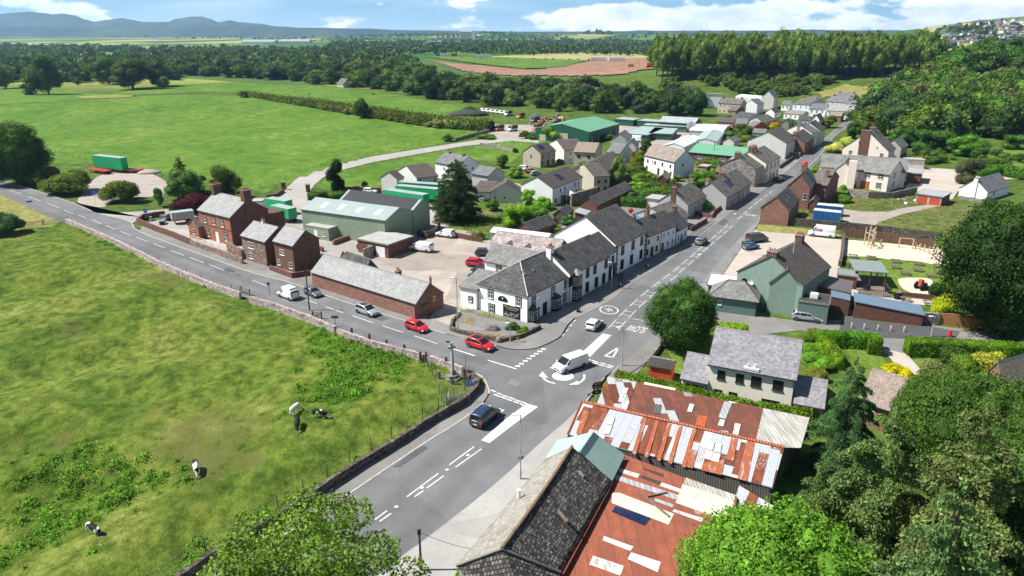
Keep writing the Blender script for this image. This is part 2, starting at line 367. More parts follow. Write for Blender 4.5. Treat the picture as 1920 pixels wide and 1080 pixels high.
M['concb'] = tiles('brown_concrete_tile',[(.075,.06,.052),(.12,.10,.088),(.17,.145,.125)],.33,.34,.3,(.20,.18,.14),.66,.2,.7,.12)
M['tilebr'] = tiles('light_brown_tile',[(.21,.16,.13),(.30,.24,.20),(.37,.31,.26)],.33,.32,.35,None,.5,.15,.5,.1)
M['slab'] = tiles('old_stone_slate',[(.04,.037,.034),(.125,.115,.103),(.27,.255,.235)],.30,.30,.5,(.045,.04,.034),.56,.3,.95,.14,1.6,.95)
M['sandy'] = tiles('lichen_pale_slate',[(.18,.165,.14),(.28,.26,.225),(.38,.36,.32)],.5,.4,.25,(.14,.12,.10),.57,.15,.3,.06)
M['gsheet'] = corr('pale_green_sheet',(.36,.52,.46),.25,.12)
M['warew'] = corr('sage_cladding',(.27,.35,.25),.33,.08,depth=.8,streak=.35)
M['warer'] = corr('pale_blue_grey_sheet',(.30,.37,.36),.5,.06,streak=.12)
M['greenroof'] = corr('green_sheet',(.14,.34,.21),.6,.07,streak=.1)
M['greenwall'] = corr('dark_green_cladding',(.02,.095,.06),.4,.08)
M['greysheet'] = corr('grey_fibre_sheet',(.36,.38,.40),.5,.25,streak=.12)
M['mintsheet'] = corr('mint_fibre_sheet',(.32,.42,.39),.5,.15,streak=.12)
M['whitesheet'] = corr('white_sheet',(.66,.70,.72),.5,.1,streak=.1)
M['asb'] = corr('weathered_fibre_cement',(.40,.39,.35),.3,.4,.95,streak=.3)
M['dksheet'] = corr('dark_brown_grey_sheet',(.13,.12,.11),.25,.15)
M['bluefelt'] = plain('blue_grey_felt',(.13,.19,.26),.75,.08,.8)
M['greyfelt'] = plain('grey_felt',(.20,.23,.23),.85,.08,.8)
M['flat'] = plain('flat_roof_felt',(.36,.36,.34),.9,.15,.6)
M['flatdk'] = plain('dark_felt',(.05,.048,.045),.9,.3,.8)
M['ridge'] = plain('ridge_tile',(.20,.19,.18),.9,.25,2)
M['ridgelt'] = plain('pale_ridge_tile',(.50,.49,.46),.9,.2,2)
M['black'] = plain('black_paint',(.012,.013,.015),.45,0)
M['gutter'] = plain('gutter_dark',(.03,.028,.027),.6,0)
M['pvc'] = plain('white_frame',(.75,.76,.76),.45,0)
M['brownf'] = plain('brown_frame',(.045,.028,.02),.5,0)
M['glass'] = plain('window_glass',(.022,.027,.032),.08,.4,.6,spec=.9)
M['glasslt'] = plain('roof_window_glass',(.22,.27,.32),.12,0,spec=.9)
M['solar'] = tiles('solar_panel',[(.012,.02,.06),(.02,.035,.09)],1.0,1.65,.5,None,.5,.1,.8,.03,rough=.25)
M['door'] = plain('dark_door',(.03,.03,.04),.5,0)
M['doorwood'] = plain('orange_wood_door',(.36,.12,.03),.6,.15,3)
M['redpaint'] = plain('red_paint',(.45,.07,.035),.6,.12)
M['pot'] = plain('terracotta',(.36,.12,.06),.85,.15,4)
M['wood'] = plain('grey_wood',(.17,.14,.11),.9,.25,4)
M['woodlt'] = plain('pale_wood',(.45,.36,.24),.9,.15,4)
M['woodor'] = plain('orange_timber',(.38,.19,.07),.85,.15,3)
M['woodbr'] = brick('brown_boards',(.11,.06,.04),(.16,.09,.06),(.03,.02,.015),.14,2.5,.2,.3,.012)
M['galvm'] = plain('galvanised_metal',(.42,.44,.45),.4,.08,4,metal=.6)
M['polem'] = plain('grey_post_paint',(.36,.38,.39),.45,.05,3)
M['concrete'] = plain('concrete',(.42,.40,.37),.9,.15,1)
M['tyre'] = plain('tyre_rubber',(.015,.015,.015),.8,0)
M['rim'] = plain('wheel_rim',(.38,.39,.40),.3,0,metal=.7)
M['cglass'] = plain('car_glass',(.012,.015,.018),.05,0,spec=1)
M['lamp'] = plain('lamp_lens',(.75,.76,.76),.12,0,spec=.8)
M['tail'] = plain('tail_lamp',(.45,.02,.015),.2,0,spec=.8)
M['plate'] = plain('number_plate',(.8,.8,.78),.4,0)
M['platey'] = plain('yellow_number_plate',(.75,.58,.06),.4,0)
M['paint'] = plain('road_paint',(.60,.60,.57),.8,.22,2.5)
M['skin'] = plain('skin',(.55,.33,.25),.6,0)
M['rustA'] = rusty('rust_and_zinc_sheets',3.0,share=.40,peel=.32)
M['rustB'] = rusty('brown_rust_sheets',11.0,rust=(.235,.08,.045),dark=(.125,.052,.038),share=.95,peel=.04,ph=3.5)
M['rustC'] = rusty('red_painted_sheets',23.0,rust=(.33,.098,.048),dark=(.21,.07,.045),galv=(.40,.44,.45),pale=(.56,.52,.42),share=.955,pw=1.15,ph=3.4,peel=.05,ribs=False)
M['rustD'] = corr('rusty_fascia',(.32,.08,.03),.3,.3)
def worn(name,a,b_,amt=.56,sc=1.6):
 m,t = newmat(name); u = t.uv(); n = t.math('ADD',t.math('MULTIPLY',t.noise(t.mapping(u,(2.0,.35,1)),sc,7,.72),.8),t.math('MULTIPLY',t.noise(u,.35,3),.2))
 w = t.n('ShaderNodeTexWave',{'Vector': t.mapping(u,(1.96,0,0)),'Scale': 1.0},wave_type='BANDS',bands_direction='X')
 col = t.mix(t.ramp(n,[(amt - .03,0),(amt + .05,1)]),a,b_); col = t.mix(1.0,col,t.ramp(w,[(0,.8),(.5,1.03)]),'MULTIPLY')
 out(t,t.mix(1.0,col,t.ramp(t.noise(u,3,5),[(.3,.8),(.7,1.15)]),'MULTIPLY'),.8,w,.3,.03); return m
M['wornrust'] = worn('streaked_rust',(.34,.10,.042),(.38,.38,.39),.57)
M['wornwhite'] = worn('dirty_roof_light',(.54,.54,.51),(.30,.19,.14),.57)
M['film'] = plain('black_roof_film',(.022,.024,.032),.55,.2,.5)
M['road'] = tarmac('tarmac_main',(.150,.153,.157),.12,.08)
M['roaddk'] = tarmac('tarmac_dark',(.085,.087,.092),.12,.1)
M['pave'] = tarmac('pavement_tarmac',(.20,.195,.185),.14,.1,loc=31)
M['apron'] = tarmac('pale_concrete_apron',(.33,.325,.305),.12,.06,loc=12)
M['kerb'] = plain('kerb_stone',(.42,.38,.35),.9,.2,2)
M['carpark'] = tarmac('worn_car_park',(.33,.29,.25),.16,.14,(.20,.17,.15),.2)
M['yard'] = tarmac('concrete_yard',(.33,.31,.28),.14,.1,(.25,.22,.19))
M['pubpark'] = tarmac('pale_car_park',(.42,.37,.32),.07,.05,loc=50)
M['gravel'] = tarmac('gravel',(.33,.29,.255),.15,.05,(.33,.29,.25))
M['sand'] = plain('play_sand',(.62,.50,.38),.95,.1,.6)
M['earth'] = plain('bare_earth',(.27,.15,.10),.95,.3,.06)
M['track'] = tarmac('pale_track',(.34,.325,.30),.08,.05,loc=9)
YG = [(.040,.075,.012),(.085,.125,.018),(.15,.185,.030),(.23,.235,.055)]
M['nfield'] = grass('rough_pasture',[(.042,.088,.010),(.085,.145,.016),(.155,.20,.032),(.26,.25,.085)],.085,1.5,.5,(.105,.112,.032),.585)
M['bfield'] = grass('lush_field',[(.055,.125,.014),(.075,.155,.018),(.105,.185,.024),(.16,.21,.05)],.035,.5,.22,bump=.3)
M['lawn'] = grass('lawn',[(.09,.16,.02),(.13,.20,.03),(.17,.22,.05)],.3,2.5,.25)
M['weedy'] = grass('weedy_ground',[(.05,.10,.02),(.10,.15,.03),(.17,.17,.06),(.24,.20,.11)],.15,1.5,.5)
M['dry'] = grass('dry_grass',[(.14,.17,.04),(.24,.23,.07),(.32,.28,.12)],.2,1.5,.3)
def ground_mat():
 m,t = newmat('ground_cover'); p = t.pos(); sp = t.n('ShaderNodeSeparateXYZ',{0: p},out=None)
 w = t.n('ShaderNodeVectorMath',{0: p,1: t.n('ShaderNodeVectorMath',{0: t.n('ShaderNodeTexNoise',{'Vector': p,'Scale': .004,'Detail': 3},out=1),1: (60,60,0)},operation='MULTIPLY')})
 v = t.n('ShaderNodeTexVoronoi',{'Vector': t.mapping(w,(1,.55,1)),'Scale': .0042},out=1)
 vr = t.n('ShaderNodeSeparateColor',{0: v})
 far = t.ramp(vr,[(0,(.05,.12,.02)),(.25,(.10,.19,.03)),(.45,(.26,.30,.07)),(.6,(.12,.20,.04)),(.72,(.36,.33,.13)),(.85,(.07,.13,.03)),(1,(.20,.26,.06))],'CONSTANT')
 a = t.noise(p,.35,6,.65); b = t.noise(p,.04,5)
 near = t.ramp(a,[(.35,(.035,.07,.013)),(.5,(.07,.12,.02)),(.65,(.13,.16,.035))])
 near = t.mix(1.0,near,t.ramp(b,[(.3,.75),(.7,1.2)]),'MULTIPLY')
 far = t.mix(1.0,far,t.ramp(t.noise(p,.02,5),[(.3,.8),(.7,1.15)]),'MULTIPLY')
 col = t.mix(t.n('ShaderNodeMapRange',{0: sp.outputs[1],1: 560,2: 700}),near,far)
 out(t,col,.95,a,.4,.3,spec=.1); return m
M['ground'] = ground_mat()
def paintmat(name,c,metal=0.0):
 return plain('car_paint_' + name,c,.28,0,metal=metal,spec=.6,coat=.6)
# --- vegetation
rng = np.random.default_rng(5)
def fastmesh(name,V,Fq,mat,extra=None):
 """V (n,3), Fq (m,4) quads; extra = (verts, tris)"""
 me = bpy.data.meshes.new(name)
 if extra is not None:
  ev,et = extra; off = len(V); V = np.concatenate([V,ev]); et = et + off
 else: et = np.zeros((0,3),int)
 nl = Fq.size + et.size
 me.vertices.add(len(V)); me.vertices.foreach_set('co',V.astype('f').ravel())
 me.loops.add(nl); me.loops.foreach_set('vertex_index',np.concatenate([Fq.ravel(),et.ravel()]).astype('i'))
 me.polygons.add(len(Fq) + len(et))
 me.polygons.foreach_set('loop_start',np.concatenate([np.arange(len(Fq)) * 4,Fq.size + np.arange(len(et)) * 3]).astype('i'))
 me.materials.append(mat); me.update(calc_edges=True); me.validate(); return me
def unit(a): return a / np.maximum(np.linalg.norm(a,axis=-1,keepdims=True),1e-6)
def quads(P,N,s,jit=.8,asp=.62):
 n = len(P); nn = unit(unit(N) * (1 - jit) + rng.normal(size=(n,3)) * jit * .6)
 u = unit(np.cross(nn,rng.normal(size=(n,3)))); v = np.cross(nn,u); s = s[:,None]
 a = P - u * s - v * s * asp * .3; b = P - v * s * asp; c = P + u * s + v * s * asp * .2; d = P + v * s * asp
 V = np.stack([a,b,c,d],1).reshape(-1,3); return V,np.arange(n * 4).reshape(n,4)
def ico(sub):
 import bmesh
 bm = bmesh.new(); bmesh.ops.create_icosphere(bm,subdivisions=sub,radius=1)
 v = np.array([x.co[:] for x in bm.verts]); bm.verts.index_update(); f = np.array([[x.index for x in y.verts] for y in bm.faces]); bm.free(); return v,f
ICO1,ICO2 = ico(1),ico(2)
def sph(n):
 return unit(rng.normal(size=(n,3)))
def crown(name,n,size,nl=14,z0=.18,top=1.0,lob=.2,flat=1.0,shape='round',core=.74,jit=.6,tuft=0):
 """leaf clumps on a cluster of lobes; unit tree: radius .5, height 1"""
 C = []; Rr = []
 zc = (z0 + top) / 2; hz_ = (top - z0) / 2
 for i in range(nl):
  if shape == 'ball':
   zf = 1 - 2 * (i + .5) / nl; af = i * 2.39996; rf = math.sqrt(1 - zf * zf); k_ = .66 + .3 * rng.random()
   c = np.array([rf * math.cos(af) * .40 * k_,rf * math.sin(af) * .40 * k_,zc + zf * (hz_ - .10) * k_]); r = lob * (.65 + .75 * rng.random())
  elif shape == 'round':
   d = sph(1)[0] * (rng.random() ** .3) * .78; c = np.array([d[0] * .47,d[1] * .47,zc + d[2] * hz_ * .98])
   r = lob * (.75 + .5 * rng.random())
  elif shape == 'tall':
   q = rng.random(); a = rng.random() * 6.28; rr = .32 * math.sin(math.pi * (.12 + .86 * q) ** .8) * rng.random() ** .5
   c = np.array([rr * math.cos(a),rr * math.sin(a),z0 + .06 + q * (top - z0 - .10)]); r = lob * (.7 + .5 * rng.random()) * (1.15 - .6 * q)
  else:   # dome
   a = rng.random() * 6.28; rr = .34 * rng.random() ** .5; c = np.array([rr * math.cos(a),rr * math.sin(a),top * .62 * (1 - (rr / .5) ** 2) * (.45 + .6 * rng.random())]); r = lob * (.8 + .4 * rng.random())
  C.append(c); Rr.append(r)
 C = np.array(C); Rr = np.array(Rr); asp = 1.0
 w = Rr ** 2; k = rng.choice(nl,size=n,p=w / w.sum())
 d = sph(n); rad = Rr[k] * (1.03 - .30 * rng.random(n) ** 2 + .09 * rng.normal(size=n))
 P = C[k] + d * rad[:,None] * np.array([1,1,.85])
 keep = np.ones(n,bool)
 for c,r in zip(C,Rr): keep &= ~(np.linalg.norm((P - c) / np.array([1,1,.85]),axis=1) < r * .66)
 P = P[keep]; d = d[keep]; d[:,2] += .35
 s = size * (.55 + .9 * rng.random(len(P)))
 V,Fq = quads(P,d,s,jit)
 ex = None
 if core:
  v0,f0 = ICO2 if n > 3000 else ICO1
  vv = []; ff = []
  for i,(c,r) in enumerate(zip(C,Rr)):
   q = v0 * (r * core) * (1 + .18 * rng.normal(size=(len(v0),1))) * np.array([1,1,.85]) + c
   vv.append(q); ff.append(f0 + i * len(v0))
  ex = (np.concatenate(vv),np.concatenate(ff))
 return fastmesh(name,V,Fq,M['leaf'],ex)
def conifer(name,n,size,z0=.06,droop=.16,levels=26,pw=.75,per=9,narrow=1.0,gap=.25):
 """layered drooping boughs round one stem"""
 P = []; N = []
 tot = 0; br = []
 for i in range(levels):
  q = i / (levels - 1); z = z0 + (1 - z0) * q; rr = .5 * narrow * (1 - q) ** pw + .02
  for j in range(max(3,int(per * (1 - .5 * q)))):
   a = rng.random() * 6.283; L = rr * (.62 + .5 * rng.random()); br.append((a,z + rng.normal() * .012,L))
 wts = np.array([b[2] for b in br]) ** 1.6; cnt = (n * wts / wts.sum()).astype(int) + 2
 for (a,z,L),m in zip(br,cnt):
  u = (rng.random(m) ** .55); lat = (rng.normal(size=m)) * L * .13 * (1.15 - .6 * u)
  x = u * L; zz = z + .10 * L * np.sin(u * 2.2) - droop * L * u ** 2 - np.abs(lat) * .35 - rng.random(m) * .035
  P.append(np.stack([x * math.cos(a) - lat * math.sin(a),x * math.sin(a) + lat * math.cos(a),zz],1))
  N.append(np.stack([np.full(m,math.cos(a) * .35),np.full(m,math.sin(a) * .35),np.full(m,.9)],1))
 P = np.concatenate(P); N = np.concatenate(N); s = size * (.5 + rng.random(len(P)))
 V,Fq = quads(P,N,s,.75,.5)
 vv = []; k = 10
 for i in range(9):
  q = i / 8; r = .5 * narrow * (1 - q) ** pw * (.06 if n > 20000 else .2) + .003
  vv += [(r * math.cos(6.283 * j / k) * (1 + .2 * rng.normal()),r * math.sin(6.283 * j / k) * (1 + .2 * rng.normal()),z0 + .02 + (.8 - z0) * q) for j in range(k)]
 f = []
 for i in range(8):
  for j in range(k):
   a,b = i * k + j,i * k + (j + 1) % k; f += [(a,b,b + k),(a,b + k,a + k)]
 return fastmesh(name,V,Fq,M['leaf'],(np.array(vv),np.array(f)))
def trunkmesh(name,r=.03,h=.6,limbs=6,spread=.3):
 b = MB(); b.bar((0,0,-.02),(0,0,h * .5),r,8,r * .75); b.bar((0,0,h * .5),(.01,.01,h),r * .75,7,r * .3)
 for i in range(limbs):
  a = i * 2.4; z = h * (.35 + .5 * i / max(1,limbs)); b.bar((0,0,z),(spread * math.cos(a),spread * math.sin(a),z + .22),r * .45,5,r * .12)
 o = b.build('trunk',M['bark']); me = o.data; bpy.data.objects.remove(o); me.name = name; return me
TM = {}
def protos():
 for i in range(3): TM['hi%d' % i] = crown('leafy_crown_fine',70000,.0092,64,-.02,1,.13,shape='ball',core=.66)
 for i in range(4): TM['mid%d' % i] = crown('leafy_crown',8000,.020,18,-.03,1,.19)
 for i in range(5): TM['lo%d' % i] = crown('leafy_crown_coarse',1700,.034,14,-.06,1,.2)
 for i in range(3): TM['pop%d' % i] = crown('poplar_crown',2600,.024,20,.22,1,.17)
 for i in range(4): TM['bush%d' % i] = crown('bush_crown',3600,.036,12,0,1,.22,shape='dome')
 for i in range(2): TM['bushhi%d' % i] = crown('bush_crown_fine',15000,.019,16,0,1,.2,shape='dome')
 TM['sparse0'] = crown('open_crown',42000,.0075,85,.10,1,.075,core=0)
 TM['conhi0'] = conifer('spruce_crown_fine',80000,.0085,per=6,levels=20,pw=.62,droop=.24); TM['conhi1'] = conifer('spruce_crown_fine',80000,.0085,per=6,levels=19,pw=.7,droop=.24)
 TM['conbig'] = conifer('dense_conifer_crown',60000,.011,levels=34,per=13,pw=.42,droop=.12)
 TM['con0'] = conifer('conifer_crown',9000,.022,per=9); TM['con1'] = conifer('conifer_crown',9000,.022,narrow=.9,pw=.6)
 TM['colum0'] = crown('column_crown',6000,.022,24,.08,1,.2,shape='tall'); TM['willow0'] = crown('drooping_crown',9000,.02,22,.05,1,.17,shape='tall')
 TM['trunk'] = trunkmesh('tree_trunk'); TM['trunkcon'] = trunkmesh('conifer_trunk',.016,.9,0); TM['stem'] = trunkmesh('bush_stems',.02,.35,5,.15)
protos()
DK,MD,BR,YL,CN,BL = (.040,.076,.018),(.060,.112,.022),(.105,.185,.026),(.42,.40,.035),(.018,.040,.018),(.052,.088,.048)
def tree_at(kind,p,h,w,col,name='leafy_tree',label=None,cat='tree',group=None,rz=None):
 r = empty(name,p,random.uniform(0,6.28) if rz is None else rz)
 if label: tag(r,label,cat,group)
 tr = 'trunkcon' if kind.startswith('con') else 'stem' if kind.startswith('bush') else 'trunk'
 for nm,me in (('trunk' if tr != 'stem' else 'stems',TM[tr]),('crown',TM[kind])):
  o = link(nm,me,r); o.scale = (w,w,h); o.color = (*col,1)
 return r
def tree(kind,c,xc,yb,yt,w,col,label,name='leafy_tree',cat='tree',group=None,far=False,off=0):
 """trunk foot at photo pixel (xc, yb), top on row yt, crown w pixels wide"""
 x,y = px(c,xc,yb); s = Q[c][2]; p = GT(x,y) if far else G(x,y)
 dep = p.y * CP + (H - p.z) * SP; ww = w / s / F * dep; p.y += off
 h = hz(p.y,px(c,0,yt)[1]) - p.z
 return tree_at(kind,p,h,ww,col,name,label,cat,group)
def hedge(pts,w,h,col,label,name='clipped_hedge',n=260,size=.13,round_=.0,closed=False,rough=.1):
 """clipped hedge along a line: solid body with leaves all over it"""
 P = []; N = []; b = MB()
 for a,c in zip(pts[:-1],pts[1:]):
  a = Vector((a[0],a[1],0)); c = Vector((c[0],c[1],0)); L = (c - a).length; d = (c - a) / L; nn = Vector((-d.y,d.x,0))
  m = int(n * L * (h * 2 + w) / 6)
  s = rng.random(m) * L; k = rng.random(m) * (2 * h + w)
  top = (k > h) & (k < h + w); lf = k <= h
  y = np.where(lf,-w / 2,np.where(top,k - h - w / 2,w / 2)) + rng.normal(size=m) * rough * .6; z = np.where(lf,k,np.where(top,h,2 * h + w - k)) + rng.normal(size=m) * rough
  z = z - round_ * (np.abs(y) / w * 2) ** 2 * (z > h * .7)
  ny = np.where(lf,-1.,np.where(top,0,1.)); nz = np.where(top,1.,.15)
  P.append(np.array(a)[None] + s[:,None] * np.array(d) + y[:,None] * np.array(nn) + np.stack([0 * z,0 * z,z],1)); N.append(ny[:,None] * np.array(nn) + np.stack([0 * z,0 * z,nz],1))
  q = w / 2 - .06; A = a - d * .0; B_ = c
  b.add([A - nn * q,B_ - nn * q,B_ + nn * q,A + nn * q] + [v + Vector((0,0,h - .06 - (round_ * .9 if 1 else 0))) for v in (A - nn * q,B_ - nn * q,B_ + nn * q,A + nn * q)],
     [(3,2,1,0),(4,5,6,7),(0,1,5,4),(1,2,6,5),(2,3,7,6),(3,0,4,7)])
 for a,c in ((pts[0],pts[1]),(pts[-1],pts[-2])):
  a = Vector((a[0],a[1],0)); c = Vector((c[0],c[1],0)); d = (a - c).normalized(); nn = Vector((-d.y,d.x,0)); m = int(n * w * h / 5)
  P.append(np.array(a)[None] + (rng.random(m) - .5)[:,None] * w * np.array(nn) + np.stack([np.zeros(m),np.zeros(m),rng.random(m) * h],1)); N.append(np.tile(np.array(d),(m,1)))
 P = np.concatenate(P); N = np.concatenate(N)
 V,Fq = quads(P,N,size * (.6 + .8 * rng.random(len(P))),.62)
 bv = np.array([tuple(v) for v in b.v]); bt = np.array([t3 for f in b.f for t3 in ((f[0],f[1],f[2]),(f[0],f[2],f[3]))])
 o = link(name,fastmesh(name,V,Fq,M['leaf'],(bv,bt))); o.color = (*col,1); tag(o,label,'hedge'); return o
def clumps(name,pts,size,n,col,label=None,kind='stuff',h=.3,cat=None):
 """tufts of weeds or leaves scattered as ground cover"""
 k = len(pts); c = np.repeat(np.array([tuple(p) for p in pts]),n,axis=0); m = k * n
 sc = np.repeat(.5 + rng.random(k),n); r = np.abs(rng.normal(size=m)) * .5; a = rng.random(m) * 6.283
 P = c + np.stack([r * np.cos(a) * size * sc,r * np.sin(a) * size * sc,h * sc * np.exp(-r) * rng.random(m)],1)
 N = np.stack([np.cos(a) * .8,np.sin(a) * .8,np.full(m,1.3)],1)
 V,Fq = quads(P,N,size * sc * .075 * (.5 + rng.random(m)),.5); V[:,2] = np.maximum(V[:,2],.01)
 o = link(name,fastmesh(name,V,Fq,M['leaf'])); o.color = (*col,1)
 if kind: o['kind'] = kind
 if label: o['label'] = label
 if cat: o['category'] = cat
 return o
# --- terrain
def terrain():
 ys = [-150,0,100,200,250] + list(np.geomspace(262,11000,120)); na = 121; b = MB()
 V = [((j / (na - 1) * 2 - 1) * (420 + .95 * max(y,0)),y) for y in ys for j in range(na)]
 V = [(x,y,ter(x,y)) for x,y in V]
 b.add(V,[(i * na + j,i * na + j + 1,(i + 1) * na + j + 1,(i + 1) * na + j) for i in range(len(ys) - 1) for j in range(na - 1)])
 o = b.build('ground',M['ground'],smooth=True); o['kind'] = 'structure'
def drape(name,s,mat,st,off=.25):
 c,r = s.split(':'); P = [GT(*px(c,*map(float,a.split(',')))) for a in r.split()]; poly = [(p.x,p.y) for p in P]
 x0,x1 = min(p[0] for p in poly),max(p[0] for p in poly); y0,y1 = min(p[1] for p in poly),max(p[1] for p in poly); b = MB(); idx = {}
 for i in range(int((x1 - x0) / st) + 2):
  for j in range(int((y1 - y0) / st) + 2):
   x,y = x0 + i * st,y0 + j * st
   if inside((x,y),poly): idx[i,j] = len(b.v); b.v.append((x,y,ter(x,y) + off))
 for (i,j) in list(idx):
  if (i + 1,j) in idx and (i,j + 1) in idx and (i + 1,j + 1) in idx: b.f.append((idx[i,j],idx[i + 1,j],idx[i + 1,j + 1],idx[i,j + 1])); b.m.append(0)
 o = b.build(name,M[mat],smooth=True); o['kind'] = 'structure'; return o
terrain()
LAY = [0]
def sheet(name,s,mat,sm=0,lvl=None,pts=None):
 p = pts if pts else pl(s)
 if sm: p = smooth(p,sm)
 LAY[0] += 1; z = .004 * LAY[0] if lvl is None else lvl
 b = MB(); b.sheet(p,z); o = b.build(name,M[mat]); o['kind'] = 'structure'; return o,p
drape('big_pasture',':-60,330 60,312 170,308 235,318 300,330 420,352 500,366 540,346 620,316 700,294 800,277 870,262 905,247 870,232 760,217 640,203 560,192 455,180 330,178 220,184 120,190 0,196 -80,196','bfield',2.5,.06)
drape('far_pasture',':-60,178 20,166 130,168 200,176 300,160 420,154 520,158 640,163 760,180 840,194 900,204 892,226 800,215 640,194 520,180 450,174 330,174 220,186 100,192 -60,200','bfield',3,.12)
sheet('paddock',':590,350 640,322 700,307 800,288 870,276 960,268 985,280 960,305 900,300 800,318 760,330 700,352 640,362','bfield')
sheet('small_paddock',':880,268 920,262 1000,262 1040,264 1000,280 960,288','bfield')
sheet('storage_yard',':880,208 930,203 1010,206 1060,214 1090,228 1060,238 1010,262 930,260 900,250 890,232','gravel')
sheet('farm_yard',':1140,222 1260,214 1400,226 1440,250 1300,300 1160,268 1120,262 1140,242','gravel')
sheet('gravel_yard',':160,352 172,340 190,328 230,322 275,324 305,336 316,350 305,364 270,370 215,372 195,388 160,384 145,378 152,366','gravel',3)
drape('motorway_works',':790,112 860,120 1000,132 1130,112 1228,108 1240,128 1180,142 1080,146 960,144 860,134','earth',8,.9)
drape('motorway_bank',':785,106 900,108 1000,112 1110,114 1060,128 980,131 880,120','bfield',8,1.3)
drape('rough_clearing','s3:740,520 900,470 1100,490 1330,500 1300,540 1100,560 1000,560 900,540 760,560','dry',4,.4)
drape('motorway_works','s3:1100,425 1300,425 1480,415 1480,440 1300,470 1150,460','gravel',4,.4)
sheet('estate_road',':960,342 1010,352 1060,350 1090,338 1120,360 1060,372 1000,368 950,356','apron')
_nf = ':-400,430 0,421 60,428 128,417 165,432 240,470 300,500 400,541 480,572 587,605 660,640 750,665 830,685 868,702 893,716 890,728 868,760 795,806 700,866 535,972 400,1058 320,1112 200,1230 -200,1700 -900,1700'
sheet('near_pasture_base',_nf,'nfield')
sheet('verge',':-60,352 0,352 60,364 128,384 128,400 60,394 0,372 -60,360','dry',lvl=.05)
sheet('roadside_grass',':-60,440 -60,372 0,372 60,392 122,412 100,424 40,428','dry')
sheet('town_gardens',':880,395 960,380 1120,330 1240,300 1420,250 1430,330 1350,380 1240,440 1140,470 1060,450 930,430 870,430','weedy')
sheet('concrete_yard',':262,420 345,404 440,392 480,392 520,372 577,360 592,380 700,372 800,378 850,420 800,442 770,458 700,484 640,504 600,522 575,520 540,518 475,505 375,470','yard')
sheet('track',':520,369 535,356 550,340 570,325 610,313 700,293 800,277 900,262 960,258 1010,262 1010,268 960,264 870,274 800,286 700,304 640,319 605,333 590,347 577,362 572,376 520,388','track')
sheet('hotel_forecourt',':860,560 985,450 1090,410 1280,340 1440,300 1500,290 1490,310 1330,430 1240,500 1080,600 1000,640 870,640','pave')
sheet('hotel_car_park',':640,500 700,478 770,452 800,430 880,432 920,452 985,450 985,560 900,580 866,612 858,640 825,634 800,600 825,575 760,520','carpark')
sheet('service_lane','c4:560,480 690,555 960,553 1300,526 1400,545 1060,590 985,640 700,560','yard')
sheet('lane_to_village',':1336,580 1372,586 1480,600 1560,600 1640,604 1760,612 1920,632 2050,650 2050,690 1920,664 1800,648 1740,640 1700,668 1655,668 1650,640 1540,626 1500,620 1410,630 1320,640 1250,640 1236,650 1180,720 1150,690','pave')
sheet('tarmac_bays',':1580,586 1640,604 1740,612 1800,622 1790,640 1650,634 1572,624','roaddk')
sheet('pub_car_park',':1395,428 1424,432 1500,436 1578,447 1573,522 1510,545 1400,545 1360,540 1330,560 1318,545 1380,470','pubpark')
sheet('dry_verge',':1418,420 1500,428 1575,440 1578,450 1500,440 1420,434','dry')
sheet('beer_garden_lawn','e3:205,200 1235,300 1300,420 1200,600 1040,590 830,560 660,600 440,600 440,560 620,340 210,262','lawn')
sheet('play_area','e3:220,48 1130,130 1250,300 1100,292 900,255 610,235 500,215 215,203','sand')
sheet('sand_circle','e3:722,425 800,412 1020,420 1060,500 1030,580 900,570 780,520 735,470','sand',3)
sheet('beer_patio','e3:280,520 440,540 470,580 660,600 860,570 1090,600 1110,680 960,670 700,640 290,600','pubpark')
sheet('waste_ground',':1500,372 1560,350 1600,350 1700,368 1790,378 1900,400 1930,440 1800,440 1740,434 1600,418 1500,410','weedy')
sheet('waste_track','d2:570,770 700,790 900,790 1020,760 1200,738 1320,735 1230,760 1000,810 860,860 800,890 620,870 560,850','gravel')
sheet('school_yard','d2:1010,640 1060,560 1050,470 1180,460 1380,470 1560,480 1900,520 1900,540 1600,560 1420,640 1380,700 1200,640','pubpark')
sheet('school_lawn',':1830,255 1880,258 1920,270 1920,330 1880,300 1830,272','lawn')
sheet('garden_lawn',':1590,655 1650,662 1665,690 1630,720 1600,700','lawn')
sheet('garden_lawn',':1708,675 1745,672 1760,700 1735,705','lawn')
sheet('garden_path',':1655,655 1700,665 1735,705 1720,722 1690,700','pubpark')
sheet('shaded_lawn',':1250,655 1345,612 1345,660 1300,710 1262,700 1262,680','lawn')
Wk = ':-80,326 0,338 75,361 140,383 172,397 246,418 262,436 375,478 475,514 542,531 640,566 762,604 835,628 930,651 950,656 975,658 1002,656 1025,648 1037,642 1054,631 1077,600 1142,567 1175,541 1250,493 1290,462 1339,424 1382,392 1427,360 1465,328 1495,303 1515,284 1545,262 1575,236 1590,226'
Ek = ':1606,228 1590,238 1562,258 1547,281 1520,308 1480,347 1455,374 1422,411 1370,466 1315,532 1270,583 1220,638 1163,685 1135,709 1075,778 1015,831 925,913 800,1012 759,1042 600,1172 450,1300 200,1500'
Sk = ':-200,1500 330,1172 508,1025 608,961 790,838 842,806 882,779 908,757 918,740 915,724 903,706 870,694 805,676 700,650 620,622 587,602 480,566 400,538 300,497 240,466 190,441 128,409 60,388 0,366 -80,344'
wk,ek,sk = pl(Wk),pl(Ek),pl(Sk)
sheet('road','','road',pts=smooth(wk,3) + smooth(ek,3) + smooth(sk,3))
def strip(pts,w0,w1):
 """left/right offset lines of a path"""
 a = []; b = []
 for i,p in enumerate(pts):
  d = (pts[min(i + 1,len(pts) - 1)] - pts[max(i - 1,0)]); d.z = 0; d.normalize(); n = Vector((-d.y,d.x,0)); a.append(p + n * w0); b.append(p + n * w1)
 return a,b
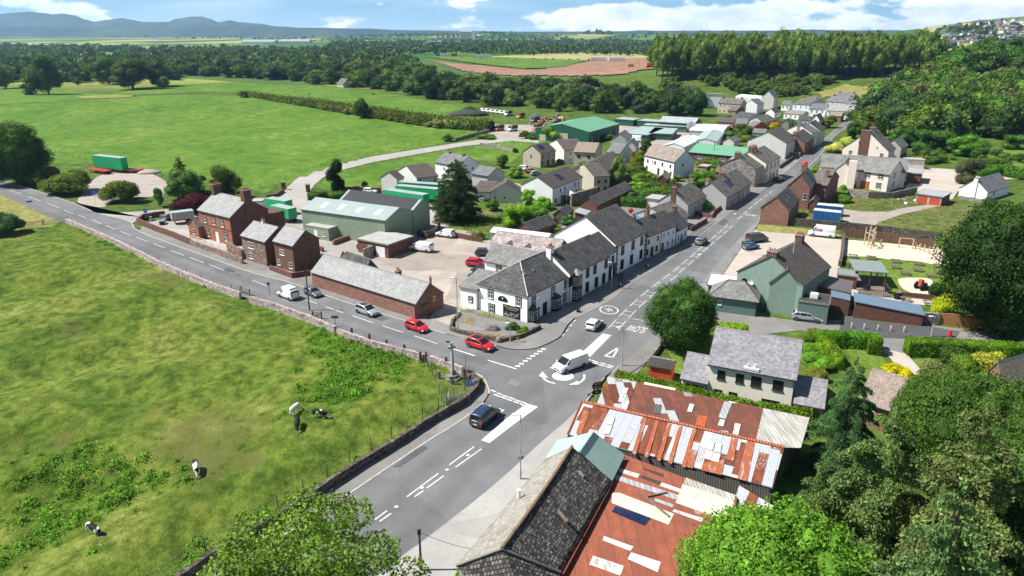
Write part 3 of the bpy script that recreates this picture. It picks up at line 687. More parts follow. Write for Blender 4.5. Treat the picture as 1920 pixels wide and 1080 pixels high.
def ribbon(name,pts,w0,w1,z0,z1,mat,tagk=None):
 a,b = strip(pts,w0,w1); m = MB()
 for i in range(len(pts) - 1):
  q = [a[i],b[i],b[i + 1],a[i + 1]]
  m.add([(v.x,v.y,z0) for v in q] + [(v.x,v.y,z1) for v in q],[(4,5,6,7) if (w1 - w0) < 0 else (7,6,5,4),(0,1,5,4),(1,2,6,5),(2,3,7,6),(3,0,4,7)])
 o = m.build(name,M[mat]);
 if tagk: o['kind'] = tagk
 return o
import bmesh
def fixn(o):
 bm = bmesh.new(); bm.from_mesh(o.data); bmesh.ops.recalc_face_normals(bm,faces=bm.faces); bm.to_mesh(o.data); bm.free(); return o
KZ = .32   # kerb top
def kerb(pts,side):
 o = ribbon('kerb',smooth(pts,3),0,.2 * side,0,.17 + .0,'kerb','structure'); fixn(o)
RZ = .004 * LAY[0] + .002
def pavement(name,a,back,mat='pave',sm=3):
 pts = (smooth(a,sm) if sm else a) + back
 LAY[0] += 1; b = MB(); b.prism([(p.x,p.y) for p in pts],.0,LAY[0] * .004 + .03); o = b.build(name,M[mat]); o['kind'] = 'structure'; fixn(o)
RZ = RZ + .004
kerb(wk[:5],1); kerb(wk[5:34],1); kerb(ek,1); kerb(sk[1:9],1); kerb(sk[7:12],1)
pavement('pavement',sk[1:10],pl(':897,725 872,757 807,792 750,830 671,878 535,968 400,1050 300,1120 -200,1520'))
pavement('pavement',wk[6:14],pl(':905,634 862,618 835,610 800,592 700,562 640,545 590,520 480,490 360,452 268,420'))
pavement('pavement',wk[12:22],pl('c6:1640,418 1420,545 1090,745 880,900 800,950 600,1040 530,1040 240,985 160,955'))
pavement('pavement',wk[20:28],pl('e1:1340,300 1150,370 1000,490 850,600 690,700'))
pavement('pavement',ek[7:14],pl(':1150,722 1208,684 1240,648 1265,618 1295,588 1330,560 1352,520 1392,462 1430,410'),'pave')
pavement('pavement',ek[12:24],pl(':250,1700 700,1300 860,1080 900,1055 1010,880 1062,825 1090,770 1130,712 1150,700'),'apron')
# --- road markings
for i_,(w_,k_) in enumerate(((2.6,.95),(1.9,.91),(1.2,.87))):
 M['lane%d' % i_] = tarmac('tyre_darkened_tarmac_%d' % i_,tuple(v * k_ for v in (.150,.153,.157)),.12,.08)
 for s_,off in ((':560,1140 746,980 843,875 889,841 1000,762 1072,702 1112,652 1160,604 1230,541 1300,480 1370,420 1440,365 1490,325 1530,290',(-2.2,2.2)),(':0,352 88,390 156,419 246,452 330,484 420,520 500,552 600,588 700,624 800,656 900,690',(-1.7,1.7))):
  for o_ in off:
   a_,b_ = strip(smooth(pl(s_),3),o_ - w_ / 2,o_ + w_ / 2); m_ = MB()
   for i in range(len(a_) - 1): m_.add([(a_[i].x,a_[i].y,RZ),(b_[i].x,b_[i].y,RZ),(b_[i + 1].x,b_[i + 1].y,RZ),(a_[i + 1].x,a_[i + 1].y,RZ)],[(3,2,1,0)])
   o = m_.build('road_wear',M['lane%d' % i_]); o['kind'] = 'structure'; RZ += .0006
for s_,mt_ in (('d7:-60,130 60,175 120,155 10,112','roaddk'),('d7:430,150 560,205 640,190 700,215 690,235 560,240 400,180','pave'),('e6:1290,375 1340,378 1545,240 1530,222 1480,235','roaddk'),('c5:240,830 300,852 330,838 270,815','roaddk'),('d7:1000,640 1075,668 1120,640 1040,612','pave'),('e1:905,640 940,655 985,622 950,605','roaddk')):
 m_ = MB(); m_.sheet([p[:2] for p in pl(s_)],RZ + .001); o = m_.build('road_patch',M[mt_]); o['kind'] = 'structure'; RZ += .001
PM = MB(); PZ = RZ + .004
def quadline(a,b,w):
 d = (b - a); d.z = 0; d.normalize(); n = Vector((-d.y,d.x,0)) * w / 2
 PM.sheet([(a - n)[:2],(b - n)[:2],(b + n)[:2],(a + n)[:2]],PZ)
def lines(s,w):
 p = pl(s)
 for i in range(0,len(p),2): quadline(p[i],p[i + 1],w)
lines('c4:-60,345 20,372 75,390 165,420 212,437 305,472 352,487 450,525 480,540 550,565 590,577 650,600 690,615 760,642 793,655 868,685 905,700 985,732 1020,742 1108,775 1150,792 1238,823 1280,842 1382,880 1425,895 1528,935 1572,950 1678,990 1730,1007 1838,1050|c5:290,848 395,888 452,908 560,948|e7:350,165 455,202 518,225 655,272 722,293 878,347 950,370 1105,420 1188,445 1362,505',.15)
lines('d7:575,375 762,435 860,468 1072,534',.26)
for x,y in ((1082,513),(1110,495),(1140,474),(1168,456),(1195,437),(1222,420),(1250,402),(1276,385)): quadline(g('d7',x - 19,y - 1),g('d7',x + 19,y + 1),.42)
lines('d7:880,692 920,707 927,714 967,727 973,732 1012,747 1020,747 1060,764 1068,767 1110,782 1116,782 1158,799 903,724 945,740 950,740 992,757 998,758 1038,774 1048,776 1090,792 1098,794 1137,810',.26)
lines('d7:1600,460 1630,468 1640,470 1692,488 1705,488 1748,501 1757,503 1800,517 1640,485 1683,498 1690,500 1735,513 1742,515 1787,527',.26)
PM.sheet([p[:2] for p in pl(':987.5,758.7 1009,764.5 964,797 918,832.7 902,827.7 945,790')],PZ)
PM.sheet([p[:2] for p in pl(':1130,627 1146,630 1106,671 1092,662')],PZ)
PM.sheet([p[:2] for p in pl('d7:948,838 985,840 965,860')],PZ)
rc = g('d7',1422,588); rr = (g('d7',1504,588) - g('d7',1340,588)).length / 2
PM.sheet([(rc.x + rr * math.cos(a / 20 * math.pi),rc.y + rr * .92 * math.sin(a / 20 * math.pi)) for a in range(40)],PZ)
def arrow(s,head,w=.3):
 p = smooth(pl(s),4)
 for a,b in zip(p[:-1],p[1:]): quadline(a,b + (b - a) * .05,w)
 PM.sheet([q[:2] for q in pl(head)],PZ + .002)
arrow('d7:1362,643 1320,632 1285,612 1270,592','d7:1268,552 1240,588 1312,602')
arrow('d7:1582,575 1580,605 1560,628 1535,640','d7:1463,654 1530,624 1548,650')
PM.sheet([q[:2] for q in pl('d7:1318,525 1345,518 1345,532')],PZ)
for a,b in (((1838,372),(1735,437)),((1735,437),(1798,446)),((1798,446),(1838,372))): quadline(g('d7',*a),g('d7',*b),.28)
hp = smooth(pl('c6:1395,960 1480,865 1580,765 1700,660 1850,545|e1:635,967 705,910 770,850 885,752 935,710 980,668 1020,632'),6)
cum = [0]
for a,b in zip(hp[:-1],hp[1:]): cum.append(cum[-1] + (b - a).length)
def at(s):
 for i in range(len(hp) - 1):
  if cum[i + 1] >= s: return hp[i].lerp(hp[i + 1],(s - cum[i]) / (cum[i + 1] - cum[i])),(hp[i + 1] - hp[i]).normalized()
 return hp[-1],(hp[-1] - hp[-2]).normalized()
s_ = 0.3
while s_ + 4 < cum[-1]:
 p0,d0 = at(s_); p1,d1 = at(s_ + 4.0); hw = .8 if s_ < 30 else .65
 n0 = Vector((-d0.y,d0.x,0)) * hw; n1 = Vector((-d1.y,d1.x,0)) * hw
 quadline(p0 + n0,p1 + n1,.12); quadline(p0 - n0,p1 - n1,.12)
 for q in (.3,.72):
  m0,dm = at(s_ + 4 * q); nm = Vector((-dm.y,dm.x,0)) * hw; quadline(m0 - nm,m0 + nm,.12)
 s_ += 5.4
lines('e1:1052,607 1084,582 1095,570 1124,546 1138,532 1164,509 1176,500 1202,478 1212,470 1238,450 1252,442 1276,424 1290,414 1310,398',.15)
lines('e6:1395,590 1620,422 1450,590 1512,547 1537,528 1658,440 1700,360 1878,228 1165,755 1252,690 1198,768 1280,710|d5:186,388 352,270',.16)
for x,y in ((1318,662),(1503,525),(1683,395),(1833,290)): p = g('e6',x,y); quadline(p - Vector((.15,.1,0)),p + Vector((.15,.1,0)),.3)
lines('c6:1545,877 1640,893',.15); lines('c6:935,985 1110,875 1120,885 1100,900 1090,918 1075,935 1065,955 1045,972 1030,990 1015,1008',.15)
c3 = g('c6',1367,810)
for i in range(28):
 a0,a1 = i / 28 * 2 * math.pi,(i + 1) / 28 * 2 * math.pi; r_ = 1.5
 quadline(c3 + Vector((r_ * math.cos(a0),r_ * 1.25 * math.sin(a0),0)),c3 + Vector((r_ * math.cos(a1),r_ * 1.25 * math.sin(a1),0)),.2)
o = PM.build('road_markings',M['paint']); o['kind'] = 'structure'
def textmesh(name,s,size,mat,parent,mtx,depth=0.0,align='CENTER'):
 cu = bpy.data.curves.new(name,'FONT'); cu.body = s; cu.size = size; cu.align_x = align; cu.align_y = 'CENTER'; cu.extrude = depth; cu.resolution_u = 3
 ob = bpy.data.objects.new(name,cu); COL.objects.link(ob); dg = bpy.context.evaluated_depsgraph_get(); me = bpy.data.meshes.new_from_object(ob.evaluated_get(dg))
 bpy.data.objects.remove(ob); me.materials.clear(); me.materials.append(M[mat] if isinstance(mat,str) else mat)
 return link(name,me,parent,0,mtx)
def roadtext(s,c,a,b,h,flip=False):
 """word painted on the road: a -> b is its reading direction"""
 A,B = g(c,*a),g(c,*b); d = (B - A).normalized(); n = Vector((-d.y,d.x,0)); mid = (A + B) / 2
 L = (B - A).length; m = Matrix(((d.x,n.x,0,mid.x),(d.y,n.y,0,mid.y),(0,0,1,PZ + .002),(0,0,0,1)))
 o = textmesh('road_word',s,1.0,'paint',None,m); w = o.dimensions.x or (max(v.co.x for v in o.data.vertices) - min(v.co.x for v in o.data.vertices)); w = max(v.co.x for v in o.data.vertices) - min(v.co.x for v in o.data.vertices)
 o.matrix_local = m @ Matrix.Diagonal((L / w,h / .72,1,1)); o['kind'] = 'structure'
roadtext('SLOW','e8',(245,295),(85,262),2.6)
roadtext('30','c6',(1346,812),(1388,808),1.5)
roadtext('SLOW','e1',(1112,572),(1190,584),2.2)
nf = pl(_nf)
def relief():
 st = 1.6; xs = np.arange(-150,5,st); ys = np.arange(18,150,st); b = MB(); idx = {}
 poly = [(p.x,p.y) for p in nf]; pa = np.array(poly)
 def edge(p):
  a = pa; c = np.roll(pa,-1,axis=0); d = c - a; tt = np.clip(((p - a) * d).sum(1) / (d * d).sum(1),0,1); return np.min(np.linalg.norm(a + d * tt[:,None] - p,axis=1))
 for i,x in enumerate(xs):
  for j,y in enumerate(ys):
   if inside((x,y),poly):
    e = edge(np.array((x,y))); k = sstep(1.0,9,e)
    h = 1.7 * mnoise.fractal(Vector(((x * .83 + y * .55) * .018,(y * .83 - x * .55) * .06 + 3,1)),1,2,3) + .35 * mnoise.noise(Vector((x * .16,y * .16,5))) + .9
    idx[i,j] = len(b.v); b.v.append((x,y,.05 + max(0,k * h) + (.10 * mnoise.noise(Vector((x * .6,y * .6,2))) * k)))
 for (i,j) in list(idx):
  if (i + 1,j) in idx and (i,j + 1) in idx and (i + 1,j + 1) in idx: b.f.append((idx[i,j],idx[i + 1,j],idx[i + 1,j + 1],idx[i,j + 1])); b.m.append(0)
 o = b.build('near_pasture',M['nfield'],smooth=True); o['kind'] = 'structure'
 return {(round(b.v[k][0] / st),round(b.v[k][1] / st)): b.v[k][2] for k in idx.values()},st
RH,RST = relief()
def fh(x,y): return RH.get((round(x / RST),round(y / RST)),0.03)
cA,cB,cC,cD = [],[],[],[]
poly = [(p.x,p.y) for p in nf]
for _ in range(16000):
 x,y = random.uniform(-140,2),random.uniform(24,145)
 if not inside((x,y),poly): continue
 v = mnoise.noise(Vector((x * .07,y * .05,9))); w_ = mnoise.noise(Vector((x * .16,y * .12,4)))
 p = (x,y,fh(x,y))
 if w_ > .22: cB.append(p)
 elif v > .05 and random.random() < .85: cA.append(p)
 elif random.random() < .25: cC.append(p)
clumps('tussocks_of_dry_grass',cA,.42,16,(.115,.145,.03),'brownish seeding grass tussocks over the rough pasture',h=.16,cat='grass')
clumps('lush_grass_tufts',cB,.42,18,(.085,.16,.02),'bright green tufts across the rough pasture',h=.18,cat='grass')
clumps('short_grass_tufts',cC,.4,9,(.10,.145,.025),'short yellowish tufts on the grazed pasture',h=.12,cat='grass')
wd = []
for s,n_,sp_ in (('e4:760,45 980,120 1135,185 1350,268 1500,315',130,1.0),('e4:1480,315 1750,410 1830,440',60,1.0),('e5:1020,1060 1250,930 1500,780 1920,530',90,.9),('e7:480,370 700,440 850,500 1000,540 1200,600 1450,640',220,3.0),('e7:500,560 700,640 900,620 1050,600',200,5),('e7:450,900 600,940 780,850 900,760',120,4),('e5:640,560 720,580 960,540 830,640',40,1.6),('e5:660,650 720,680',14,1),('c4:620,665 740,710 860,790 980,850',70,1.6),('e5:0,830 200,770 400,740 560,700',110,5),('e5:50,520 400,500 500,560',40,3)):
 p = pl(s)
 for _ in range(n_):
  k = random.random() * (len(p) - 1); i = int(k); q = p[i].lerp(p[i + 1],k - i); x,y = q.x + random.gauss(0,sp_ * .6),q.y + random.gauss(0,sp_)
  if inside((x,y),poly): wd.append((x,y,fh(x,y)))
wd = wd[::2] if 0 else [q for q in wd if random.random() < .6]
clumps('rank_weeds',wd,1.1,190,(.085,.165,.026),'tall dark green nettles and weeds beside the field wall',h=.45,cat='weeds')
wg = []
wgp = [(p.x,p.y) for p in pl(':1500,372 1560,352 1700,368 1790,378 1900,400 1930,440 1800,440 1740,434 1600,418')]; trk = [(p.x,p.y) for p in pl('d2:570,770 700,790 900,790 1020,760 1200,738 1320,735 1230,760 1000,810 860,860 800,890 620,870 560,850')]
while len(wg) < 700:
 x,y = random.uniform(60,140),random.uniform(110,200)
 if inside((x,y),wgp) and not inside((x,y),trk): wg.append((x,y,0))
clumps('waste_ground_weeds',wg,.9,30,(.13,.17,.05),'pale green weeds over the waste ground beyond the pub car park',h=.45,cat='weeds')
gd = []
gdp = [(p.x,p.y) for p in pl(':860,430 930,400 1010,395 1060,440 1020,450 940,428 880,440')]
while len(gd) < 260:
 x,y = random.uniform(-15,40),random.uniform(110,190)
 if inside((x,y),gdp): gd.append((x,y,0))
clumps('overgrown_garden',gd,1.2,40,(.085,.165,.03),'overgrown bright green garden behind the hotel car park',h=.9,cat='weeds')
# --- buildings
WM = {}
def window_mesh(w,h,frame,style):
 k = (round(w,2),round(h,2),frame,style)
 if k in WM: return WM[k]
 f = .055; b = MB()
 if style == 'surround':     # wide painted surround
  s = .22; b.box(-w / 2 - s,w / 2 + s,-.035,0,-s,0); b.box(-w / 2 - s,w / 2 + s,-.035,0,h,h + s); b.box(-w / 2 - s,-w / 2,-.035,0,0,h); b.box(w / 2,w / 2 + s,-.035,0,0,h)
 b.box(-w / 2,w / 2,-.05,0,0,f,1); b.box(-w / 2,w / 2,-.05,0,h - f,h,1); b.box(-w / 2,-w / 2 + f,-.05,0,f,h - f,1); b.box(w / 2 - f,w / 2,-.05,0,f,h - f,1)
 if h > .8: b.box(-w / 2 + f,w / 2 - f,-.045,0,h * .5 - .03,h * .5 + .03,1)
 if w > 1.0 or style == 'surround': b.box(-.03,.03,-.045,0,f,h - f,1)
 b.box(-w / 2 - .08,w / 2 + .08,-.12,0,-.09,0,1)
 fo = b.build('frame',[M['black'],M[frame]]); g_ = MB(); g_.add([(-w / 2,-.012,0),(w / 2,-.012,0),(w / 2,-.012,h),(-w / 2,-.012,h)],[(0,1,2,3)]); po = g_.build('window',M['glass'])
 r = (po.data,fo.data); bpy.data.objects.remove(fo); bpy.data.objects.remove(po); WM[k] = r; return r
class House: pass
def house(name,label,A,K,C,eh,rise,ridge,wall,roof,kb=None,cat='house',group=None,wins=(),chim=(),ov=.28,fr='pvc',st='',doors=(),sky=(),sol=(),hip=(0,0),gut=True,wall2=None,drop=0,verge='ridge',base=0.0,z0=0.0,sag=0):
 """A, K, C: photo pixels ('crop', x, y) of left, near and right eave corners, or a length in metres.
 local frame: origin under K, x towards C, y towards A."""
 if kb:
  k0 = g(*kb,z0); eh = hz(k0.y,px(*K)[1]) - z0
 k = g(*K,eh + z0)
 if isinstance(A,tuple): a = g(*A,eh + z0) - k; a.z = 0
 else: a = None
 c = (g(*C,eh + z0) - k) if isinstance(C,tuple) else None
 if c is not None: c.z = 0
 if a is not None and (c is None or a.length >= c.length):
  La = a.length; ya = a / La; xa = Vector((ya.y,-ya.x,0)); Lc = c.dot(xa) if c is not None else C
 else:
  Lc = c.length; xa = c / Lc; ya = Vector((-xa.y,xa.x,0)); La = a.dot(ya) if a is not None else A
 Lc = abs(Lc); La = abs(La)
 o = House(); o.L = (Lc,La); o.eh = eh; o.label = label
 r = empty(name,(k.x,k.y,z0),math.atan2(xa.y,xa.x)); tag(r,label,cat,group); o.r = r; o.ridge = ridge; o.rise = rise
 b = MB(); w2 = wall2 or wall; mats = [M[wall],M[w2]]
 top = eh - .02
 if ridge == 'x':
  prof = [(0,0),(La,0),(La,top),(La / 2,top + rise),(0,top)] if not hip[0] else [(0,0),(La,0),(La,top),(0,top)]
  n = len(prof); vs = [(0,y,z) for y,z in prof] + [(Lc,y,z) for y,z in (prof if not hip[1] or hip[0] else prof)]
  b.add(vs,[tuple(range(n))[::-1]] ,0); b.add(vs,[tuple(range(n,2 * n))],1)
  for i in (0,1,n - 1): b.add(vs,[(i,(i + 1) % n,(i + 1) % n + n,i + n)],1 if i in (n - 1,) else 0)
 elif ridge == 'y':
  prof = [(0,0),(Lc,0),(Lc,top),(Lc / 2,top + rise),(0,top)] if not hip[0] else [(0,0),(Lc,0),(Lc,top),(0,top)]
  n = len(prof); vs = [(x,0,z) for x,z in prof] + [(x,La,z) for x,z in prof]
  b.add(vs,[tuple(range(n))],1); b.add(vs,[tuple(range(n,2 * n))[::-1]],0)
  for i in (0,1,n - 1): b.add(vs,[(i + n,(i + 1) % n + n,(i + 1) % n,i)],0)
 else:
  b.box(0,Lc,0,La,0,top)
  if ridge in ('my','mx'):   # single slope
   hi = [(0,0,top),(Lc,0,top),(Lc,La,top),(0,La,top)]
   d = [(0,La),(0,0)]
   if ridge == 'my': vs = [(0,La,top),(Lc,La,top),(Lc,La,top + rise),(0,La,top + rise),(0,0,top),(Lc,0,top)]; b.add(vs,[(1,0,3,2),(0,4,3),(5,1,2)])
   else: vs = [(Lc,0,top),(Lc,La,top),(Lc,La,top + rise),(Lc,0,top + rise),(0,0,top),(0,La,top)]; b.add(vs,[(0,1,2,3),(4,0,3),(1,5,2)])
 fo = b.build('wall',mats,r); fixn(fo)
 b = MB(); th = .13; rm = [M[roof],M[verge if verge in M else 'ridge']]
 def vs_pt(x,y,z): return (x,y,z)
 if ridge in 'xy' and not hip[0] and not hip[1]:
  Wd,Ln = (La,Lc) if ridge == 'x' else (Lc,La); s = rise / (Wd / 2); g0 = .16
  pr = [(-ov,eh - ov * s),(Wd / 2,eh + rise),(Wd + ov,eh - ov * s),(Wd + ov,eh - ov * s + th),(Wd / 2,eh + rise + th),(-ov,eh - ov * s + th)]
  def P(u,q): return (q,u[0],u[1]) if ridge == 'x' else (u[0],q,u[1])
  vs = [P(u,-g0) for u in pr] + [P(u,Ln + g0) for u in pr]
  b.add(vs,[(4,5,11,10),(3,4,10,9),(0,1,7,6),(1,2,8,7),(2,3,9,8),(5,0,6,11),(0,5,4,1),(1,4,3,2),(6,7,10,11),(7,8,9,10)])
  if sag:
   pass
  rw = .14
  for e in (0,):
   q0 = P((Wd / 2,0),-g0 - .01); q1 = P((Wd / 2,0),Ln + g0 + .01)
   if ridge == 'x': b.ext([(Wd / 2 - rw,eh + rise + th - rw * s + .02),(Wd / 2 + rw,eh + rise + th - rw * s + .02),(Wd / 2,eh + rise + th + .06)],q0[0],q1[0],'x',1)
   else: b.ext([(Wd / 2 - rw,eh + rise + th - rw * s + .02),(Wd / 2 + rw,eh + rise + th - rw * s + .02),(Wd / 2,eh + rise + th + .06)],q0[1],q1[1],'y',1)
 elif ridge in 'xy':
  Wd,Ln = (La,Lc) if ridge == 'x' else (Lc,La); h0,h1 = hip; s = rise / (Wd / 2); e = eh - ov * s + th
  def P(u,q,z): return (q,u,z) if ridge == 'x' else (u,q,z)
  a0,a1 = -ov,Ln + ov; r0,r1 = (Wd / 2 * h0 if h0 else -.1),(Ln - Wd / 2 * h1 if h1 else Ln + .1)
  vs = [P(-ov,a0,e),P(-ov,a1,e),P(Wd + ov,a1,e),P(Wd + ov,a0,e),P(Wd / 2,r0,eh + rise + th),P(Wd / 2,r1,eh + rise + th)]
  vs += [(v[0],v[1],e - th) for v in vs[:4]]
  b.add(vs,[(0,1,5,4),(2,3,4,5),(3,0,4),(1,2,5),(0,6,7,1),(1,7,8,2),(2,8,9,3),(3,9,6,0),(9,8,7,6)])
  for i,j in ((0,4),(3,4),(1,5),(2,5),(4,5)):
   if (j == 5 and i != 4 and not h1) or (j == 4 and not h0): continue
   b.bar(Vector(vs[i]) + Vector((0,0,.02)),Vector(vs[j]) + Vector((0,0,.03)),.09,5,mi=1)
 elif ridge == 'flat':
  b.box(-ov,Lc + ov,-ov,La + ov,eh,eh + .14); b.box(-ov,Lc + ov,-ov - .002,-ov + .1,eh - .1,eh + .2,1); b.box(-ov - .002,-ov + .1,-ov,La + ov,eh - .1,eh + .2,1)
  b.box(-ov,Lc + ov,La + ov - .1,La + ov + .002,eh - .1,eh + .2,1); b.box(Lc + ov - .1,Lc + ov + .002,-ov,La + ov,eh - .1,eh + .2,1)
 elif ridge == 'my':
  s = rise / La; b.ext([(-ov,eh - ov * s),(La + ov,eh + rise + ov * s),(La + ov,eh + rise + ov * s + th),(-ov,eh - ov * s + th)],-ov,Lc + ov,'x')
 elif ridge == 'mx':
  s = rise / Lc; b.ext([(-ov,eh - ov * s),(Lc + ov,eh + rise + ov * s),(Lc + ov,eh + rise + ov * s + th),(-ov,eh - ov * s + th)],-ov,La + ov,'y')
 ro = b.build('roof',rm,r); fixn(ro); o.roof = ro
 if gut and ridge in 'xy':
  b = MB(); Wd,Ln = (La,Lc) if ridge == 'x' else (Lc,La); s = rise / (Wd / 2); z = eh - ov * s
  for u in ((-ov - .1,-ov),(Wd + ov,Wd + ov + .1)):
   if ridge == 'x': b.box(-.1,Lc + .1,u[0],u[1],z - .02,z + .10)
   else: b.box(u[0],u[1],-.1,La + .1,z - .02,z + .10)
  b.box(.02,.1,-.09,-.01,0,eh - .1) if ridge == 'x' else b.box(-.09,-.01,.02,.1,0,eh - .1)
  b.build('gutter',M['gutter'],r)
 def wm(face,u,z,off=0.0):
  if face == 'F': return Matrix.Translation((u,-.0 - off,z))
  if face == 'L': return Matrix.Translation((-off,u,z)) @ Matrix.Rotation(-math.pi / 2,4,'Z')
  if face == 'R': return Matrix.Translation((Lc + off,u,z)) @ Matrix.Rotation(math.pi / 2,4,'Z')
 o.wm = wm
 for w in wins:
  face,us,z,ww,wh = w[:5]
  Lf = Lc if face == 'F' else La
  for u in us:
   pm,fm = window_mesh(ww,wh,fr,st); m = wm(face,u * Lf,z)
   po = link('window',pm,r,0,m); link('frame',fm,po)
 for d in doors:
  face,u,ww,wh,mt = d; Lf = Lc if face == 'F' else La
  b = MB(); b.box(-ww / 2,ww / 2,-.03,0,0,wh); b.box(-ww / 2 - .1,-ww / 2,-.05,0,0,wh + .1,1); b.box(ww / 2,ww / 2 + .1,-.05,0,0,wh + .1,1); b.box(-ww / 2,ww / 2,-.05,0,wh,wh + .1,1)
  do = b.build('door',[M[mt],M[fr if not st else 'black']],r); do.matrix_local = wm(face,u * Lf,.02)
  b = MB(); b.box(ww / 2 - .16,ww / 2 - .08,-.07,-.03,wh * .45,wh * .52); b.build('handle',M['galvm'],do)
 for ch in chim:
  x,y,cw,cl,chh = ch[:5]; cm = ch[5] if len(ch) > 5 else wall; npot = ch[6] if len(ch) > 6 else 3
  zt = eh + rise + chh; b = MB(); X,Y = x * Lc,y * La
  b.box(X - cw / 2,X + cw / 2,Y - cl / 2,Y + cl / 2,eh * .6 if 0 < x < 1 and 0 < y < 1 else eh * .2,zt); b.box(X - cw / 2 - .09,X + cw / 2 + .09,Y - cl / 2 - .09,Y + cl / 2 + .09,zt,zt + .14,1)
  for i in range(npot):
   q = (i + .5) / npot - .5
   b.cyl((X + (q * cw if cw > cl else 0),Y + (q * cl if cl >= cw else 0),zt + .14),.13,.42 + .1 * (i % 2),8,.10,2)
  b.build('chimney',[M[cm],M['ridge'],M['pot']],ro)
 def slope(side,u,v,w,h,mt,nm,th_=.07,cols=1,parent=None):
  """panel lying on the near roof slope; u along the eave, v up the slope, both 0..1"""
  if ridge == 'x': Wd,Ln = La,Lc
  else: Wd,Ln = Lc,La
  s = rise / (Wd / 2); an = math.atan(s); sl = math.hypot(Wd / 2,rise)
  b = MB(); b.box(-w / 2,w / 2,-h / 2,h / 2,0,th_)
  po = b.build(nm,M[mt],parent or ro)
  d = v * sl; q = d * math.cos(an); z = eh + th + d * math.sin(an) + .004
  if ridge == 'x': m = Matrix.Translation((u * Ln,q,z)) @ Matrix.Rotation(an,4,'X')
  else: m = Matrix.Translation((q,u * Ln,z)) @ Matrix.Rotation(-math.pi / 2,4,'Z') @ Matrix.Rotation(an,4,'X')
  po.matrix_local = m
  if nm == 'skylight':
   b = MB()
   for q4 in ((-w / 2 - .05,-w / 2,-h / 2 - .05,h / 2 + .05),(w / 2,w / 2 + .05,-h / 2 - .05,h / 2 + .05),(-w / 2,w / 2,-h / 2 - .05,-h / 2),(-w / 2,w / 2,h / 2,h / 2 + .05)): b.box(*q4,-.02,.09)
   fo_ = b.build('skylight_frame',M['gutter'],ro); fo_.matrix_local = m
  return po
 o.slope = slope
 for s_ in sky: slope('n',*s_,'glasslt','skylight')
 for s_ in sol: slope('n',*s_,'solar','solar_panel')
 return o
def boxpart(o,nm,mt,x0,x1,y0,y1,z0,z1,parent=None):
 b = MB(); b.box(x0,x1,y0,y1,z0,z1); return b.build(nm,M[mt] if isinstance(mt,str) else mt,parent or o.r)
random.seed(11)
# --- the hotel on the corner
hot = house('hotel','white painted hotel with hipped slate roof and painted name sign on the junction corner',('c6',362,614),('c6',755,695),('c6',1060,546),5,3.3,'x','hotelwhite','slatedk',kb=('c6',768,912),hip=(1,0),cat='hotel',verge='ridgelt',st='surround',
   wins=[('L',[.17],2.75,.8,1.35),('L',[.74],2.85,.8,1.35),('L',[.72],.3,.95,1.4),('F',[.15,.62,.95],2.75,.8,1.35),('F',[.93],.35,.85,1.55)],sky=[(.27,.62,.5,.8),(.47,.60,.4,.7)],doors=[('F',.42,1.0,2.1,'black')])
r = hot.r; Lc,La = hot.L
mt = hot.wm('L',La * .31,1.45)
sb = MB(); sb.box(-1.7,1.7,-.06,0,-1.05,1.0); sgn = sb.build('sign_board',M['black'],r); sgn.matrix_local = mt
textmesh('sign_lettering','The crown hotel',.42,'ivory' if 'ivory' in M else plain('ivory',(.75,.68,.42),.6,0),sgn,Matrix.Translation((0,-.07,.68)) @ Matrix.Rotation(R(90),4,'X'))
textmesh('sign_lettering','accommodation & food',.22,plain('ivory',(.75,.68,.42)),sgn,Matrix.Translation((0,-.07,.32)) @ Matrix.Rotation(R(90),4,'X'))
b = MB()
for i in range(26):
 a = random.uniform(-1.35,1.35); z = -.95 + random.random() * .75; b.add([(a - .12,-.068,z),(a + .14,-.068,z + .03),(a + .1,-.068,z + .14),(a - .1,-.068,z + .12)],[(0,1,2,3)])
b.build('sign_picture',plain('pale_blue_grey',(.42,.5,.54),.7,.5,3),sgn)
b = MB(); b.ext([(-.95,0),(.95,0),(.95,.45),(.6,.75),(.2,.9),(-.2,.9),(-.6,.75),(-.95,.45)],-.06,0,'y'); sg = b.build('arched_sign',M['black'],r); sg.matrix_local = hot.wm('L',La * .49,2.85)
b = MB(); b.cyl((0,0,0),.13,.02,8); b.box(-.06,.06,.12,.2,0,.02); e_ = b.build('crown_emblem',M['pvc'],sg); e_.matrix_local = Matrix.Translation((0,-.07,.5)) @ Matrix.Rotation(R(90),4,'X')
b = MB(); b.box(-.5,.5,-.05,0,0,.42); rs = b.build('red_sign',plain('red_sign',(.62,.02,.03),.5,0),r); rs.matrix_local = hot.wm('L',La + .2,3.6)
textmesh('sign_lettering','SPORTS',.26,'pvc',rs,Matrix.Translation((0,-.06,.2)) @ Matrix.Rotation(R(90),4,'X'))
